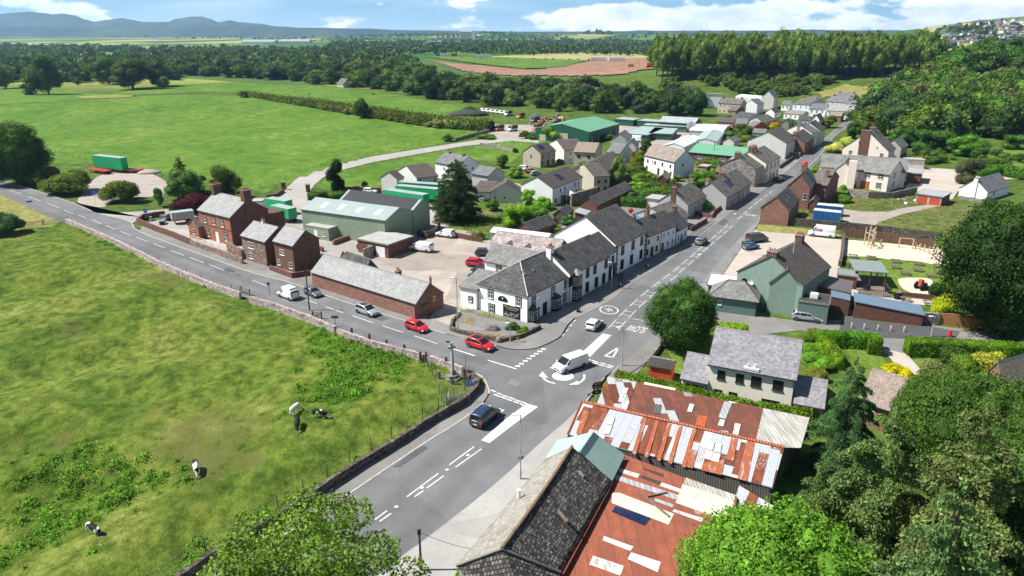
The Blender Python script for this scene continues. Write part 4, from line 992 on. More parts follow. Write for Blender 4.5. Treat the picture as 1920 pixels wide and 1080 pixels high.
def bay(o,u,ww,z0_,z1_,roofmat='black',d=.9,top=.8,glz=(.55,1.9)):
 m = o.wm('F',u * o.L[0],0); b = MB(); P = [(-ww / 2,0),(-ww / 2 + .3,-d),(ww / 2 - .3,-d),(ww / 2,0)]
 b.prism(P,z0_,z1_,0); bo = b.build('bay_window',M['hotelwhite'],o.r); bo.matrix_local = m
 c = MB(); gl = MB(); q = MB()
 for i in range(3):
  p0,p1 = Vector((*P[i],0)),Vector((*P[i + 1],0)); dd = (p1 - p0).normalized(); nn = Vector((dd.y,-dd.x,0)); L = (p1 - p0).length
  def R4(m_,a0,a1,zz0,zz1,off): m_.add([p0 + dd * a0 + nn * off + Vector((0,0,zz0)),p0 + dd * a1 + nn * off + Vector((0,0,zz0)),p0 + dd * a1 + nn * off + Vector((0,0,zz1)),p0 + dd * a0 + nn * off + Vector((0,0,zz1))],[(0,1,2,3)])
  R4(c,0,L,z0_,z1_ + .02,.02)
  for zz in [z for z in glz]:
   R4(q,.1,L - .1,zz - .06,zz + 1.5,.03); R4(gl,.16,L - .16,zz,zz + 1.44,.036)
   R4(q,L / 2 - .03,L / 2 + .03,zz,zz + 1.44,.042)
   for h_ in (.48,.96): R4(q,.16,L - .16,zz + h_ - .02,zz + h_ + .02,.042)
  for zz in glz: R4(c,.04,.1,zz - .1,zz + 1.6,.045)
 for n_,mm,k in (('bay_panel','black',c),('frame','pvc',q),('glazing','glass',gl)): k.build(n_,M[mm],bo)
 b = MB(); PP = [(-ww / 2 - .15,.0),(-ww / 2 + .2,-d - .15),(ww / 2 - .2,-d - .15),(ww / 2 + .15,.0)]
 vs = [(x,y,z1_ + .02) for x,y in PP] + [(0,0,z1_ + top)]; b.add(vs,[(0,1,4),(1,2,4),(2,3,4),(3,2,1,0)]); b.build('bay_roof',M[roofmat],bo)
bay(hot,.12,2.1,.1,2.35,'slatedk',glz=(.6,)); bay(hot,.66,2.1,.1,2.35,'slatedk',glz=(.6,))
hot2 = house('hotel_range','white middle hotel range with dark slate roof and a pale capped two storey bay',8.5,('c6',1075,536),('c6',1367,392),5.4,3.1,'x','hotelwhite','slatedk',st='surround',fr='black',
    wins=[('F',[.02,.44,.63,.93],3.3,.8,1.35),('F',[.44,.68,.88],.5,.8,1.6)],chim=[(.02,.5,1.1,.9,.9,'hotelwhite',3)],cat='hotel')
bay(hot2,.14,2.1,.1,5.0,'slatelt',glz=(.7,3.1),top=1.0)
hot3 = house('hotel_archway_range','low white link building with dark slate roof over the archway between two hotel fronts',8.0,('c6',1372,380),('c6',1425,352),5.4,2.8,'x','hotelwhite','slatedk',st='surround',fr='black',wins=[('F',[.5],3.2,.7,1.2)],cat='hotel',doors=[('F',.5,2.4,2.8,'black')])
hot4 = house('hotel_gable_building','tall white building with big blank gable and black quoins beside the cottages',14.0,('c6',1427,322),('c6',1646,216),6.0,4.6,'x','hotelwhite','slatedk',st='surround',fr='black',
    wins=[('F',[.2,.55,.86],3.7,.95,1.5),('F',[.2,.52,.86],.8,.95,1.6)],cat='hotel')
b = MB()
for i in range(12): b.box(-.06,.35 if i % 2 else .55,-.06,.3 if i % 2 else .5,i * .5,i * .5 + .42)
b.build('quoins',M['black'],hot4.r); b = MB()
for i in range(12): b.box(hot4.L[0] - (.3 if i % 2 else .5),hot4.L[0] + .06,-.06,.1,i * .5,i * .5 + .42)
b.build('quoins',M['black'],hot4.r)
b = MB(); b.box(-.6,.6,-.05,0,0,.5); rs = b.build('red_sign',M['pvc'],hot4.r); rs.matrix_local = hot4.wm('F',hot4.L[0] * .5,2.9)
textmesh('sign_lettering','SPORTS',.34,plain('red_sign',(.62,.02,.03)),rs,Matrix.Translation((0,-.06,.25)) @ Matrix.Rotation(R(90),4,'X'))
w1 = house('hotel_rear_wing','white rear wing with grey slate roof facing the car park behind the hotel',('c6',436,431),('c6',800,505),5.5,4.9,2.4,'y','hotelwhite','slatemo',wins=[('L',[.70],2.9,.95,1.3)],st='surround',cat='hotel wing',doors=[('L',.35,.9,2,'black')])
w2 = house('hotel_stable_range','long range with pinkish slate roof and two dormers behind the hotel',('c6',462,345),('c6',960,420),7.5,4.6,2.6,'y','stonegr','slatepk',cat='outbuilding',gut=False)
for u in (.44,.72):
 b = MB(); b.ext([(-1.3,0),(1.3,0),(0,1.0)],0,3.0,'y'); d_ = b.build('dormer',M['slatemo'],w2.roof); d_.matrix_local = Matrix.Translation((1.2,u * w2.L[1],w2.eh + .7)) @ Matrix.Rotation(-math.pi / 2,4,'Z')
lt = house('hotel_lean_to','white lean-to at the left end of the hotel with a low slate roof',('c6',250,628),('c6',372,652),6.0,3.9,1.2,'mx','hotelwhite','slatemo',wins=[('L',[.35],1.6,.5,.7)],st='surround',cat='lean-to')
# --- street row east of the hotel
def cot(name,label,K,C,eh,rise,wall,roof,La=6.5,**kw): return house(name,label,La,K,C,eh,rise,'x',wall,roof,**kw)
cot('cottage','cream cottage with dark slate roof and twin brick chimney next to the hotel',('e1',372,731),('e1',478,690),4.9,2.6,'cream','slatedk',chim=[(.05,.55,.9,.7,.9,'brickred',3)],wins=[('F',[.15,.8],3.1,.7,.9),('F',[.1,.75],.9,.75,1.1)],doors=[('F',.42,.9,2,'door')],fr='brownf')
cot('cottage','white two storey cottage with tall brick stack in the middle of the street row',('e1',480,689),('e1',590,646),4.9,2.6,'white','slatedk',chim=[(.05,.6,1.0,.8,1.2,'brickred',4)],wins=[('F',[.2,.5,.82],3.1,.6,.9),('F',[.5,.82],.9,.7,1.1)],doors=[('F',.16,.9,2,'door')])
cot('cottage','low white cottage with blue door at the end of the street row by the railings',('e1',592,690),('e1',680,640),3.6,2.7,'white','slatedk',chim=[(.98,.5,.8,.8,.9,'brickdk',2)],wins=[('F',[.22,.82],1.0,.8,1.3)],doors=[('F',.5,.95,2.1,'door')])
cot('cottage_extension','long low grey roofed extension behind the street row cottages',('e1',520,600),('e1',660,545),3.4,1.9,'grey','slatebr',La=8)
cot('cottage','grey cottage with mossy slate roof set back behind walled front gardens',('e1',682,498),('e1',812,425),3.7,3.0,'grey','slatebr',La=8,chim=[(.02,.5,.8,1.2,.9,'brickdk',3),(.98,.5,.8,1.0,.8,'stonegr',2)],wins=[('F',[.2,.4,.75],1.0,.9,1.4)],doors=[('F',.58,.9,2,'door')])
cot('small_cottage_porch','small pale blue bay fronted house end beside the walled garden',('e1',640,598),('e1',680,575),2.9,1.0,'bluewhite','slate',La=2.5,wins=[('F',[.5],.8,1.0,1.2)])
sc = cot('cottage','grey single storey cottage with broad pale gable and solar panels facing the street',('e1',971,436),('e1',1060,385),3.7,3.2,'grey','slatebr',La=9,wall2='grey',wins=[('F',[.25,.8],1.0,.9,1.3)],doors=[('F',.5,.9,2,'door')],chim=[(.05,.62,.8,1.0,.6,'stonegr',3)],sol=[(.86,.55,3.6,2.2)])
cot('cottage','pinkish single storey cottage with white trimmed door beside the side road',('e1',1062,384),('e1',1152,322),3.7,3.2,'tan','slatebr',La=9,wins=[('F',[.3,.8],1.0,.9,1.3)],doors=[('F',.55,1.0,2,'pvc')],chim=[(.02,.55,.9,1.4,.9,'brickdk',4)])
cot('terraced_house','tan stone end house of the tall terrace with cream gable',('e2',712,746),('e2',786,706),6.4,3.0,'stonegr','slatebr',kb=('e2',702,888),La=11,wall2='tan',chim=[(.08,.55,1.0,1.8,1.0,'brickdk',5)],wins=[('F',[.8],3.8,.8,1.3)])
cot('terraced_house','cream terrace with black trimmed sash windows along the main street',('e2',787,705),('e2',893,657),6.4,3.0,'cream','slatebr',La=11,st='surround',chim=[(.1,.5,1.0,1.5,1.2,'brickdk',5),(.3,.5,1.0,1.5,1.2,'brickdk',4)],wins=[('F',[.12,.4,.66,.9],3.9,.8,1.35),('F',[.12,.4,.9],.9,.8,1.4)],doors=[('F',.64,1,2.1,'door')])
cot('terraced_house','pale grey house with blank gable and low eaves beyond the terrace',('e2',940,556),('e2',1022,515),5.8,3.6,'offwhite','concb',La=14,wins=[('F',[.2,.5,.8],3.6,.8,1.1),('F',[.2,.8],.9,.8,1.2)])
cot('terraced_house','brick fronted house with dark slate roof below the pale terrace',('e2',1080,552),('e2',1146,508),4.6,2.8,'brickred','slatedk',La=9,chim=[(.05,.5,.9,1.0,.8,'stonegr',2)],wins=[('F',[.3,.7],2.8,.7,1.0)])
cot('terraced_house','pale stone house with tall stone chimneys midway down the far street',('e2',1130,478),('e2',1178,462),6.0,3.0,'cream','slate',La=11,chim=[(.05,.5,1.0,1.3,1.0,'stonegr',3)],wins=[('F',[.5],3.6,.7,1)])
cot('terraced_house','dark roofed house at the far end of the street row',('e2',1192,462),('e2',1232,440),6.0,3.0,'cream','slatedk',La=9,chim=[(.05,.5,.9,1.0,1.0,'stonegr',3)],wins=[('F',[.3,.7],3.6,.7,1),('F',[.3,.7],.9,.7,1)])
# --- west side, along the side road
bh = house('brick_house','large red sandstone house with two big chimney stacks beside the left road',('c5',45,372),('c5',285,430),9.6,6,3.1,'y','brickdk','slatelt',kb=('c5',308,648),wall2='brickdk',chim=[(.5,.04,1.9,1.3,1.9,'brickdk',6),(.5,.96,1.9,1.1,1.9,'brickdk',6)],wins=[],st='surround')
def facing(o,face,mat,t=.06):
 """a thin skin of another stone on one wall"""
 Lc,La = o.L; L = Lc if face == 'F' else La
 b = MB(); b.box(-L / 2,L / 2,-t,0,0,o.eh - .05); f = b.build('facade',M[mat],o.r); f.matrix_local = o.wm(face,L / 2,0); return f
facing(bh,'L','sandstone')
def addwin(o,face,us,z,w,h,fr='pvc',st='',off=.06):
 L = o.L[0] if face == 'F' else o.L[1]
 for u in us:
  pm,fm = window_mesh(w,h,fr,st); po = link('window',pm,o.r,0,o.wm(face,u * L,z,off)); link('frame',fm,po)
addwin(bh,'L',[.26,.52,.80],3.9,.85,1.6,'pvc','surround'); addwin(bh,'L',[.20,.76],.8,.95,1.8,'pvc','surround')
b = MB(); b.box(-.55,.55,-.06,0,0,2.3); d_ = b.build('door',M['pvc'],bh.r); d_.matrix_local = bh.wm('L',bh.L[1] * .47,0,.06)
b = MB(); b.box(0,bh.L[1],-.1,0,3.3,3.5); d_ = b.build('string_course',M['brickdk'],bh.r); d_.matrix_local = bh.wm('L',bh.L[1],0,.0)
boxpart(bh,'rear_wing','brickdk',bh.L[0],bh.L[0] + 4.5,.3,bh.L[1] * .8,0,5.2)
house('house_annexe','low sandstone annexe with slate roof at the left end of the big sandstone house',('c5',-30,482),('c5',45,500),5,3.0,1.6,'x','sandstone','slate',wins=[('L',[.5],1,.8,1.2)],cat='annexe')
stc = house('stone_cottage','rubble stone cottage with pale slate roof and white framed windows beside the road',('c5',370,562),('c5',548,612),6.6,5,2.2,'y','brown','slatelt',kb=('c5',570,803),chim=[(.5,.62,.5,.5,.7,'pink',1)],cat='cottage')
facing(stc,'L','rubble'); addwin(stc,'L',[.62],3.0,1.7,1.25); addwin(stc,'L',[.66],.8,1.3,1.1)
house('rendered_cottage','brown rendered cottage with blank gable joined to the rubble stone cottage',('c5',612,603),('c5',757,641),6.2,5,2.3,'y','brown','slatelt',kb=('c5',775,852),wins=[('L',[.62],3.1,1.3,1.1),('L',[.84],.8,.8,1.1),('L',[.22],.8,.9,1.2)],cat='cottage')
rb = house('roadside_barn','long low red brick barn with pale slate roof beside the road and car park',('c5',895,842),('e7',1195,200),6.6,3,2.6,'y','brickred','slatelt',kb=('e7',1206,320),cat='barn',chim=[(.62,.30,.8,.8,.3,'brickdk',2),(.8,.06,.3,.3,-.1,'pot',1)],ov=.12)
b = MB(); b.box(-.28,.28,-.04,0,0,.85); ys = b.build('yellow_notice',plain('yellow_sign',(.75,.62,.03),.5,0),rb.r); ys.matrix_local = rb.wm('F',rb.L[0] * .66,2.0)
b = MB(); b.box(-.16,.16,-.05,-.04,.25,.6); b.build('notice_print',M['black'],ys)
b = MB(); b.box(-.95,.95,-.05,0,0,.42); ns = b.build('dark_name_board',plain('dark_brown_board',(.05,.03,.02),.7,0),rb.r); ns.matrix_local = rb.wm('F',rb.L[0] * .3,1.9)
textmesh('board_lettering','CAR PARK',.3,plain('faded_gold',(.3,.24,.12),.7,0),ns,Matrix.Translation((0,-.06,.2)) @ Matrix.Rotation(R(90),4,'X'))
house('slate_outhouse','small hipped dark slate outhouse behind the long brick barn',('c5',1095,755),('c5',1300,826),('c5',1388,804),2.6,1.7,'y','brickdk','slatedk',hip=(0,1),cat='outhouse',gut=False)
house('flat_roofed_garage','flat roofed brick garage with white side wall between yard and hotel car park',('c5',1240,592),('c5',1470,638),('c5',1640,572),2.9,.2,'flat','brickdk','flat',wall2='white',wins=[('L',[.6],1.3,1.0,.8)],doors=[('L',.25,2.2,2.1,'pvc')],cat='garage')
wh = house('warehouse','pale sage green metal warehouse with grey green roof and four roof lights',('c5',820,371),('c5',1447,456),('c5',1652,380),5.6,1.7,'y','warew','warer',ov=.15,cat='warehouse',verge='warer')
for u in (.15,.37,.59,.80): wh.slope('n',u,.5,1.3,2.2,'lamp','roof_light',.03)
wh2 = house('warehouse','adjoining sage metal warehouse with a black covered roof slope',('c5',1112,298),('c5',1655,378),('c5',1820,342),5.6,1.7,'y','warew','warer',ov=.15,cat='warehouse',verge='warer')
wh2.slope('n',.5,.52,wh2.L[1] * .95,3.9,'film','roof_film',.05)
b = MB(); b.box(0,9,-.25,-.05,0,1.7);
pc = house('portable_cabin','small pale olive portable office with white door beside the warehouse',('c5',838,490),('c5',1022,522),('c5',1097,497),2.7,.1,'flat','warew','flat',ov=.02,wins=[('L',[.84,.18],1.0,.8,.9)],doors=[('L',.52,.8,2.0,'pvc')],cat='cabin')
house('small_store','little light roofed store behind the big sandstone house',('c5',460,300),('c5',520,312),('c5',548,290),2.6,.1,'flat','cream','flat',cat='store')
st_ = house('green_cabin','long pale green cabin with curved white roof behind the hotel stable range',('c6',482,218),('c6',905,268),3.2,2.6,.55,'y','green','whitesheet',wins=[('L',[.2,.4,.6,.8,.92],.9,.8,1.0)],cat='cabin',gut=False,verge='whitesheet')
house('garden_outbuilding','low dark slate outbuilding among the gardens behind the hotel',('c6',690,190),('c6',790,215),('c6',965,150),2.4,1.6,'x','brickdk','slatedk',cat='outbuilding',gut=False)
house('garden_outbuilding','ruined slate shed beside the ivy covered garden wall',('d8',560,800),('d8',640,815),('d8',700,775),2.4,1.2,'x','stonedk','slatedk',cat='outbuilding',gut=False)
house('long_outbuilding','long narrow slate outbuilding running back from the white terrace',4.6,('d8',878,738),('d8',1145,612),2.6,1.6,'x','brickdk','slatedk',cat='outbuilding',gut=False)
# --- estate houses
E_ = 'estate house'
def est(label,A,K,C,eh,rise,rid,wall,roof='concb',**kw): return house('estate_house',label,A,K,C,eh,rise,rid,wall,roof,cat='house',**kw)
est('tan estate house with solar panel and wide blank gable at the paddock corner',('d8',272,346),('d8',455,351),('d8',566,327),4.9,2.4,'x','tan',wins=[('L',[.55],3.2,.5,.9),('F',[.15,.55,.9],3.1,.8,1.0),('F',[.12,.85],.8,.8,1.2)],doors=[('F',.5,.9,2,'door')],sol=[(.35,.6,2.6,2.2)],fr='brownf')
est('pale estate house with blank gable and satellite dish behind the tan solar one',('d8',518,276),('d8',632,326),('d8',722,292),4.9,2.4,'x','offwhite',wins=[('F',[.3,.8],3.1,.8,1.0),('F',[.3,.8],.8,.8,1.0)])
est('square tan estate house with brown tiles and two upper windows',('d8',716,330),('d8',860,346),('d8',918,300),4.8,2.3,'y','tan','tilebr',wins=[('L',[.75,.28],3.0,1.0,.9)],fr='brownf')
est('estate house with plain grey roof and white gable near the pink tree',('d8',903,347),('d8',1048,350),('d8',1138,332),4.8,2.6,'y','offwhite','slate',wins=[('F',[.35,.75],3,.7,.9)])
est('tan rendered house at the near end of the staggered dark roofed pair',('d8',700,462),('d8',857,526),('d8',916,496),5.0,2.4,'x','tan',wins=[('F',[.3,.75],3.1,.7,.9),('F',[.3,.75],.8,.8,1.1)],fr='brownf')
est('long dark roofed terrace behind the willow',('d8',823,412),('d8',938,491),('d8',1098,400),5.2,2.4,'x','tan',wins=[('F',[.1,.3],3.3,.7,.9),('F',[.1,.3],.8,.8,1.1)],fr='brownf')
est('white fronted terrace with long dark tiled roof, solar panel and glazed conservatory',('d8',372,562),('d8',545,612),('d8',767,526),5.0,2.6,'x','white',wins=[('F',[.25,.4,.75],3.2,.6,.9),('F',[.1,.55,.8],.8,.8,1.1)],wall2='white',sol=[(.46,.5,2.4,2.6)],fr='brownf')
est('pale bungalow with dark tiled roof and two small gable windows',('d8',78,642),('d8',313,643),('d8',417,612),2.9,2.6,'x','offwhite',wins=[('L',[.85,.55],.9,.7,.9)])
est('low bungalow wing with brown tiled roof left of the pale bungalow',('d8',-60,640),('d8',74,642),('d8',180,565),2.6,1.4,'y','offwhite','concb',wins=[('L',[.5],.8,1.2,1.0)])
est('small grey house with hipped looking roof behind the dark conifer',('d8',-20,492),('d8',60,520),('d8',180,492),3.6,1.8,'y','grey','slate',wins=[('L',[.4],1.2,.7,1)])
W_ = house('large_white_house','large white house with pale brown tiled roof, four roof windows and bluish gable',('e1',356,121),('e1',580,173),('e1',729,158),5.2,3.2,'y','white','tilebr',kb=('e1',600,300),wall2='bluewhite',wins=[('L',[.12,.38,.63,.88],3.2,.8,1.0),('L',[.1,.3,.9],.8,.9,1.2),('F',[.42],3.9,.7,.6)],doors=[('L',.5,.9,2,'door')],sky=[(.1,.5,.8,1.1),(.27,.55,.8,1.1),(.5,.5,.8,1.1),(.8,.55,.8,1.1)],fr='brownf')
b = MB(); b.ext([(0,3.2),(.0,2.5),(-2.4,2.3),(-2.4,2.45)],0,W_.L[0],'x');
est('white house with stepped dark roof behind the green curtain sided trailers',('c5',1540,82),('c5',1686,136),('c5',1810,106),4.9,2.6,'x','offwhite',kb=('c5',1692,246),wins=[('F',[.15,.85],2.8,.6,1.0)],fr='brownf')
est('lower white gabled wing joined to the stepped dark roof house',('c5',1418,127),('c5',1536,141),('c5',1596,128),4.0,1.7,'x','offwhite',wins=[('F',[.5],2.4,.6,.9)],fr='brownf')
est('white house with grey roof and two orange chimneys at the paddock edge',('s2',528,911),('s2',655,935),('s2',803,921),5.0,2.4,'y','white','slate',wins=[('L',[.6,.2],3.0,1.3,.9),('L',[.6,.2],.8,1.6,1.1),('F',[.3,.7],3.1,.8,.9)],chim=[(.5,.8,.8,.8,.5,'brickred',2),(.5,.2,1.0,.8,.5,'brickred',2)])
# --- farm yard sheds
house('green_barn','dark green metal barn with light green roof beside the storage yard',('d8',562,128),('d8',818,191),('d8',1045,128),5.0,2.6,'x','greenwall','greenroof',wins=[('F',[.1,.3,.5,.7,.9],.8,.8,2.0)],doors=[('L',.48,4.5,3.6,'woodlt'),('L',.86,2.6,2.4,'woodlt')],cat='barn',gut=False,verge='greenroof')
house('livestock_shed','big shed with pale streaked fibre roof beyond the stable blocks',('d8',1343,112),('d8',1610,128),('d8',1712,112),4.0,2.0,'y','greenwall','greysheet',cat='shed',gut=False)
house('stable_block','open fronted stable block with flat sage roof on the left of its pair',('d8',1095,192),('d8',1255,214),('d8',1390,158),2.6,.2,'flat','greenwall','mintsheet',cat='stable',gut=False)
house('stable_block','flat sage roofed stable block on the right beside the grain silo',('d8',1260,205),('d8',1440,207),('d8',1480,165),2.6,.2,'flat','greenwall','mintsheet',cat='stable',gut=False)
house('stable_block','long thin sage roofed stable row behind the flat roofed pair',('d8',1230,140),('d8',1550,152),('d8',1560,138),2.6,.2,'flat','dkgreen','mintsheet',cat='stable',gut=False)
house('open_field_shed','open fronted pole shed standing beside the green barn',('d8',1010,92),('d8',1150,102),('d8',1160,86),3.0,.3,'flat','greenwall','mintsheet',cat='shed',gut=False)
house('open_field_shed','second pole shed left of the big streaked roof shed',('d8',1180,104),('d8',1340,116),('d8',1345,100),3.0,.3,'flat','greenwall','mintsheet',cat='shed',gut=False)
house('white_workshop','low workshop with bright white sheet roof above the green roofed hall',('d8',1362,300),('d8',1530,303),('d8',1665,236),3.0,1.2,'x','white','whitesheet',cat='workshop',gut=False)
house('white_workshop','wide workshop with pale blue white roof behind the silo',('d8',1612,150),('d8',1822,190),('d8',1880,140),3.2,1.0,'y','greysheet','whitesheet',cat='workshop',gut=False)
house('white_workshop','sage and white roofed workshop beside the yard hedge',('d8',1636,228),('d8',1772,262),('d8',1832,192),3.0,.9,'x','white','mintsheet',cat='workshop',gut=False)
house('green_roofed_hall','long low hall with light green roof and white framed windows',('e1',686,101),('e1',1140,142),('e1',1218,92),3.0,2.0,'y','brickdk','greenroof',wins=[('L',[.12,.27,.42,.6,.8],1.0,1.8,1.3)],cat='hall',verge='greenroof')
so_ = g('d8',1572,212); r = tag(empty('grain_silo',so_),'pale round feed silo on legs among the stable blocks','silo')
b = MB(); b.cyl((0,0,2.2),.6,.9,14,1.6); b.cyl((0,0,3.1),1.6,2.4,14); b.cyl((0,0,5.5),1.6,.7,14,.3); b.build('tank',M['galvm'],r)
for i in range(4): b = MB(); b.bar((1.3 * math.cos(i * 1.57),1.3 * math.sin(i * 1.57),0),(1.3 * math.cos(i * 1.57),1.3 * math.sin(i * 1.57),3.2),.08); b.build('leg',M['galvm'],r)
# --- east side
pub = house('green_pub','mint green public house with brown grey roof and tall brick stack above the pub lane',('d1',412,516),('d1',905,622),13.0,5.6,3.9,'x','green','concb',chim=[(.06,.52,1.3,1.6,.5,'brickdk',4),(.94,.5,1.2,1.3,.9,'brickdk',5)],cat='pub',ov=.15,wins=[('L',[.36],5.1,.45,.5)])
pw = house('pub_gable_wing','mint green gabled wing with drainpipes projecting from the public house',('d1',655,602),('d1',888,634),5.0,5.3,2.6,'x','green','concb',cat='wing',ov=.12,kb=('d1',868,858))
ps = house('pub_side_wing','low dull green wing with hipped stone slate roof in front of the public house',('d1',204,692),('d1',560,738),('d1',612,668),2.8,2.1,'y','dkgreen','slatemo',hip=(1,1),wins=[('L',[.93,.77],1.3,.5,.8)],cat='wing')
house('pub_kitchen_block','flat roofed green kitchen block with rooftop vents right of the public house',('d1',868,741),('d1',1098,770),('d1',1110,700),3.4,.1,'flat','dkgreen','flatdk',cat='extension',ov=.1)
house('pub_function_room','low function room under dark ribbed roof behind the kitchen block',('d1',905,628),('d1',1255,680),('d1',1255,592),3.0,.6,'my','brickdk','dksheet',cat='extension',ov=.1)
house('pub_link_roof','blue grey felt roofed link beside the kitchen block',('d1',1112,718),('d1',1255,738),('d1',1255,685),2.7,.3,'my','brickdk','bluefelt',cat='extension',ov=.05)
house('blue_roofed_store','long low brick store with slate blue felt roof along the pub lane',('d1',1292,784),('d1',1808,846),('d1',1800,778),1.9,.9,'my','brickdk','bluefelt',cat='store',ov=.15)
house('white_porch','flat white roofed porch on the street side of the public house',('d1',192,622),('d1',390,640),('d1',408,562),2.6,.1,'flat','dkgreen','pvc',cat='porch')
ck = house('garden_shed','small flat roofed brown shed beside the beer garden pavilion',('d1',1162,548),('d1',1310,560),('d1',1312,515),2.3,.1,'flat','brickdk','greyfelt',cat='shed',ov=.12)
pv0,pv1,pv2 = g('d1',1300,512,3),g('d1',1534,530,3),g('d1',1525,452,3); dx = pv1 - pv0; Lp = dx.length; dx.normalize(); wp = abs((pv2 - pv1).dot(Vector((-dx.y,dx.x,0))))
r = tag(empty('garden_pavilion',(pv0.x,pv0.y,0),math.atan2(dx.y,dx.x)),'open timber pavilion with flat grey roof over the beer garden deck','pavilion')
b = MB(); b.box(-.2,Lp + .2,-.2,wp + .2,3,3.18); b.build('roof',M['greyfelt'],r)
b = MB(); b.box(.2,Lp + .1,-5.0,wp,0,.3); b.build('deck',M['wood'],r)
for x,y in ((.1,.1),(Lp - .1,.1),(.1,wp - .1),(Lp - .1,wp - .1),(Lp / 2,.1)): b = MB(); b.box(x - .1,x + .1,y - .1,y + .1,.3,3); b.build('post',M['woodbr'],r)
b = MB()
for i in range(14): x = .3 + i * (Lp - .4) / 13; b.box(x - .04,x + .04,-5,-4.92,.3,1.2)
b.box(.2,Lp,-5.02,-4.9,1.15,1.25); b.box(Lp - .02,Lp + .08,-5,0,1.15,1.25); b.build('railing',M['woodbr'],r)
for i in range(2): b = MB(); b.cyl((Lp * .35 + i * 3.5,-2.2,.3),.6,.75,12); b.build('barrel_table',M['black'],r)
ch_ = house('cream_house','cream rendered house with large grey slate roof behind the rusty sheds',('e8',813,579),('e8',1592,720),8.4,5.2,3.2,'y','cream','slatecream',wall2='white',wins=[('L',[.84,.62],3.35,.95,1.15),('L',[.43,.18],3.25,1.2,1.3),('L',[.86,.68],.9,1.0,.95),('L',[.24],.5,2.1,1.3)],fr='brownf')
b = MB(); b.box(0,.5,-.9,.9,0,.3); b.cyl((.25,-.4,.3),.12,.5); b.cyl((.25,.45,.3),.12,.5); v_ = b.build('dish_cluster',M['pvc'],ch_.roof); v_.matrix_local = Matrix.Translation((-.2,ch_.L[1] * .5,ch_.eh + .1))
house('house_extension','small slate roofed left extension of the cream house',('e8',568,706),('e8',795,753),5.5,2.6,2.3,'y','cream','slatecream',wins=[('L',[.45],.9,2.2,1.0)],cat='extension',fr='brownf')
house('house_extension','lean-to slate extension at the right end of the cream house',('e8',1585,932),('e8',1842,980),6.5,2.3,2.0,'mx' if 0 else 'y','cream','slatecream',cat='extension',wins=[('L',[.25],.9,1.0,.9)],fr='brownf')
house('red_garden_shed','red timber garden shed with dark felt roof beside the tall road tree',('e8',276,590),('e8',478,628),('e8',506,575),2.1,.7,'y','redpaint','flatdk',cat='shed',gut=False)
house('tiled_bungalow','brown tiled bungalow with brick walls half hidden by conifers',('d3',708,734),('d3',938,838),('d3',1086,668),3.0,2.6,'y','brickred','tilebr',cat='bungalow',wins=[('L',[.6],1,1.0,1.1)])
house('tiled_bungalow','brown tiled roof at the right edge beyond the leafy trees',('d3',1610,572),('d3',1760,618),('d3',1960,560),3.0,2.2,'x','brickred','tilebr',cat='bungalow')
house('brick_outbuilding','red brick outbuilding with dark slate roof and three roof windows at the road edge',('e1',1224,520),('e1',1440,541),('e1',1516,462),3.7,3.0,'x','brickred','slatedk',kb=('e1',1435,655),cat='outbuilding',sky=[(.3,.5,.5,.9),(.55,.55,.5,.9),(.8,.6,.4,.7)],ov=.12)
lg = house('sandstone_lodge','red sandstone lodge with steep gable and round headed window beside the main road',('e1',1432,346),('e1',1598,370),('e1',1640,300),5.2,3.2,'x','brickred','slatebr',kb=('e1',1580,535),chim=[(.55,.5,1.4,1.4,1.4,'brickred',4)],st='',wins=[('L',[.18],2.6,.9,1.6)])
house('lodge_wing','rear wing of the sandstone lodge with slate roof and a tall stack',('e1',1600,340),('e1',1722,352),('e1',1812,285),5.0,2.8,'y','brickred','slatebr',chim=[(.25,.25,.8,.8,.6,'brickred',2)],cat='lodge wing')
house('lodge_outhouse','small dark roofed outhouse against the sandstone lodge',('e1',1600,465),('e1',1640,480),('e1',1660,440),3.0,.8,'x','brickdk','slatedk',cat='outhouse')
rd = g('e1',1530,300); p_ = lg.r.location
b = MB(); b.cyl((0,0,0),.75,.55,12,.65); b.cyl((0,0,.55),.65,.35,12,.3); cv = b.build('chimney_cover',plain('red_tarpaulin',(.62,.03,.02),.5,.1),lg.roof); cv.location = (lg.L[0] * .55,lg.L[1] * .5,lg.eh + lg.rise + 1.55)
ph = house('pink_hall','big pinkish rendered house with wide gable, chimney and green window surrounds',('e2',1362,588),('e2',1706,618),('e2',1768,590),4.6,6.4,'x','pink','slatebr',wall2='pink',chim=[(.04,.55,1.2,3.2,.2,'brickdk',0),(.6,.5,1.2,2,.6,'brickdk',4)],wins=[('L',[.64],6.4,1.1,1.2),('L',[.26],5.4,.6,.6),('L',[.82,.14],2.5,1.2,1.4)])
s1 = house('school_range','long rear range with mossy slate roof behind the pinkish school front',('d2',396,450),('d2',1040,490),9,4.8,3.2,'y','pink','slatemo',cat='school',wins=[('L',[.95],2.2,1.2,1.5)],sky=[(.42,.5,.9,.9),(.48,.5,.9,.9)])
s2 = house('school_building','pinkish school front with mossy roof, grey window surrounds and orange garage door',('d2',640,492),('d2',912,510),('d2',1020,472),6.4,3.2,'y','pink','slatemo',kb=('d2',912,642),cat='school',st='surround',wins=[('L',[.68,.26],3.6,1.1,1.4),('L',[.28],.8,1.1,1.4),('F',[.4],3.5,.9,1.4),('F',[.4],.9,.9,1.4)],doors=[('L',.72,2.3,2.2,'doorwood')])
s3 = house('school_gable','plain pinkish gable wing left of the school front',('d2',484,486),('d2',648,500),9,4.6,3.0,'x','pink','slatemo',cat='school')
boxpart(s3,'chimney_breast','pink',-.6,.9,-.4,1.8,0,8.2)
house('school_annexe','low flat roofed pink annexe right of the long school range',('d2',1050,398),('d2',1178,402),('d2',1180,388),3.2,.1,'flat','pink','flat',cat='annexe')
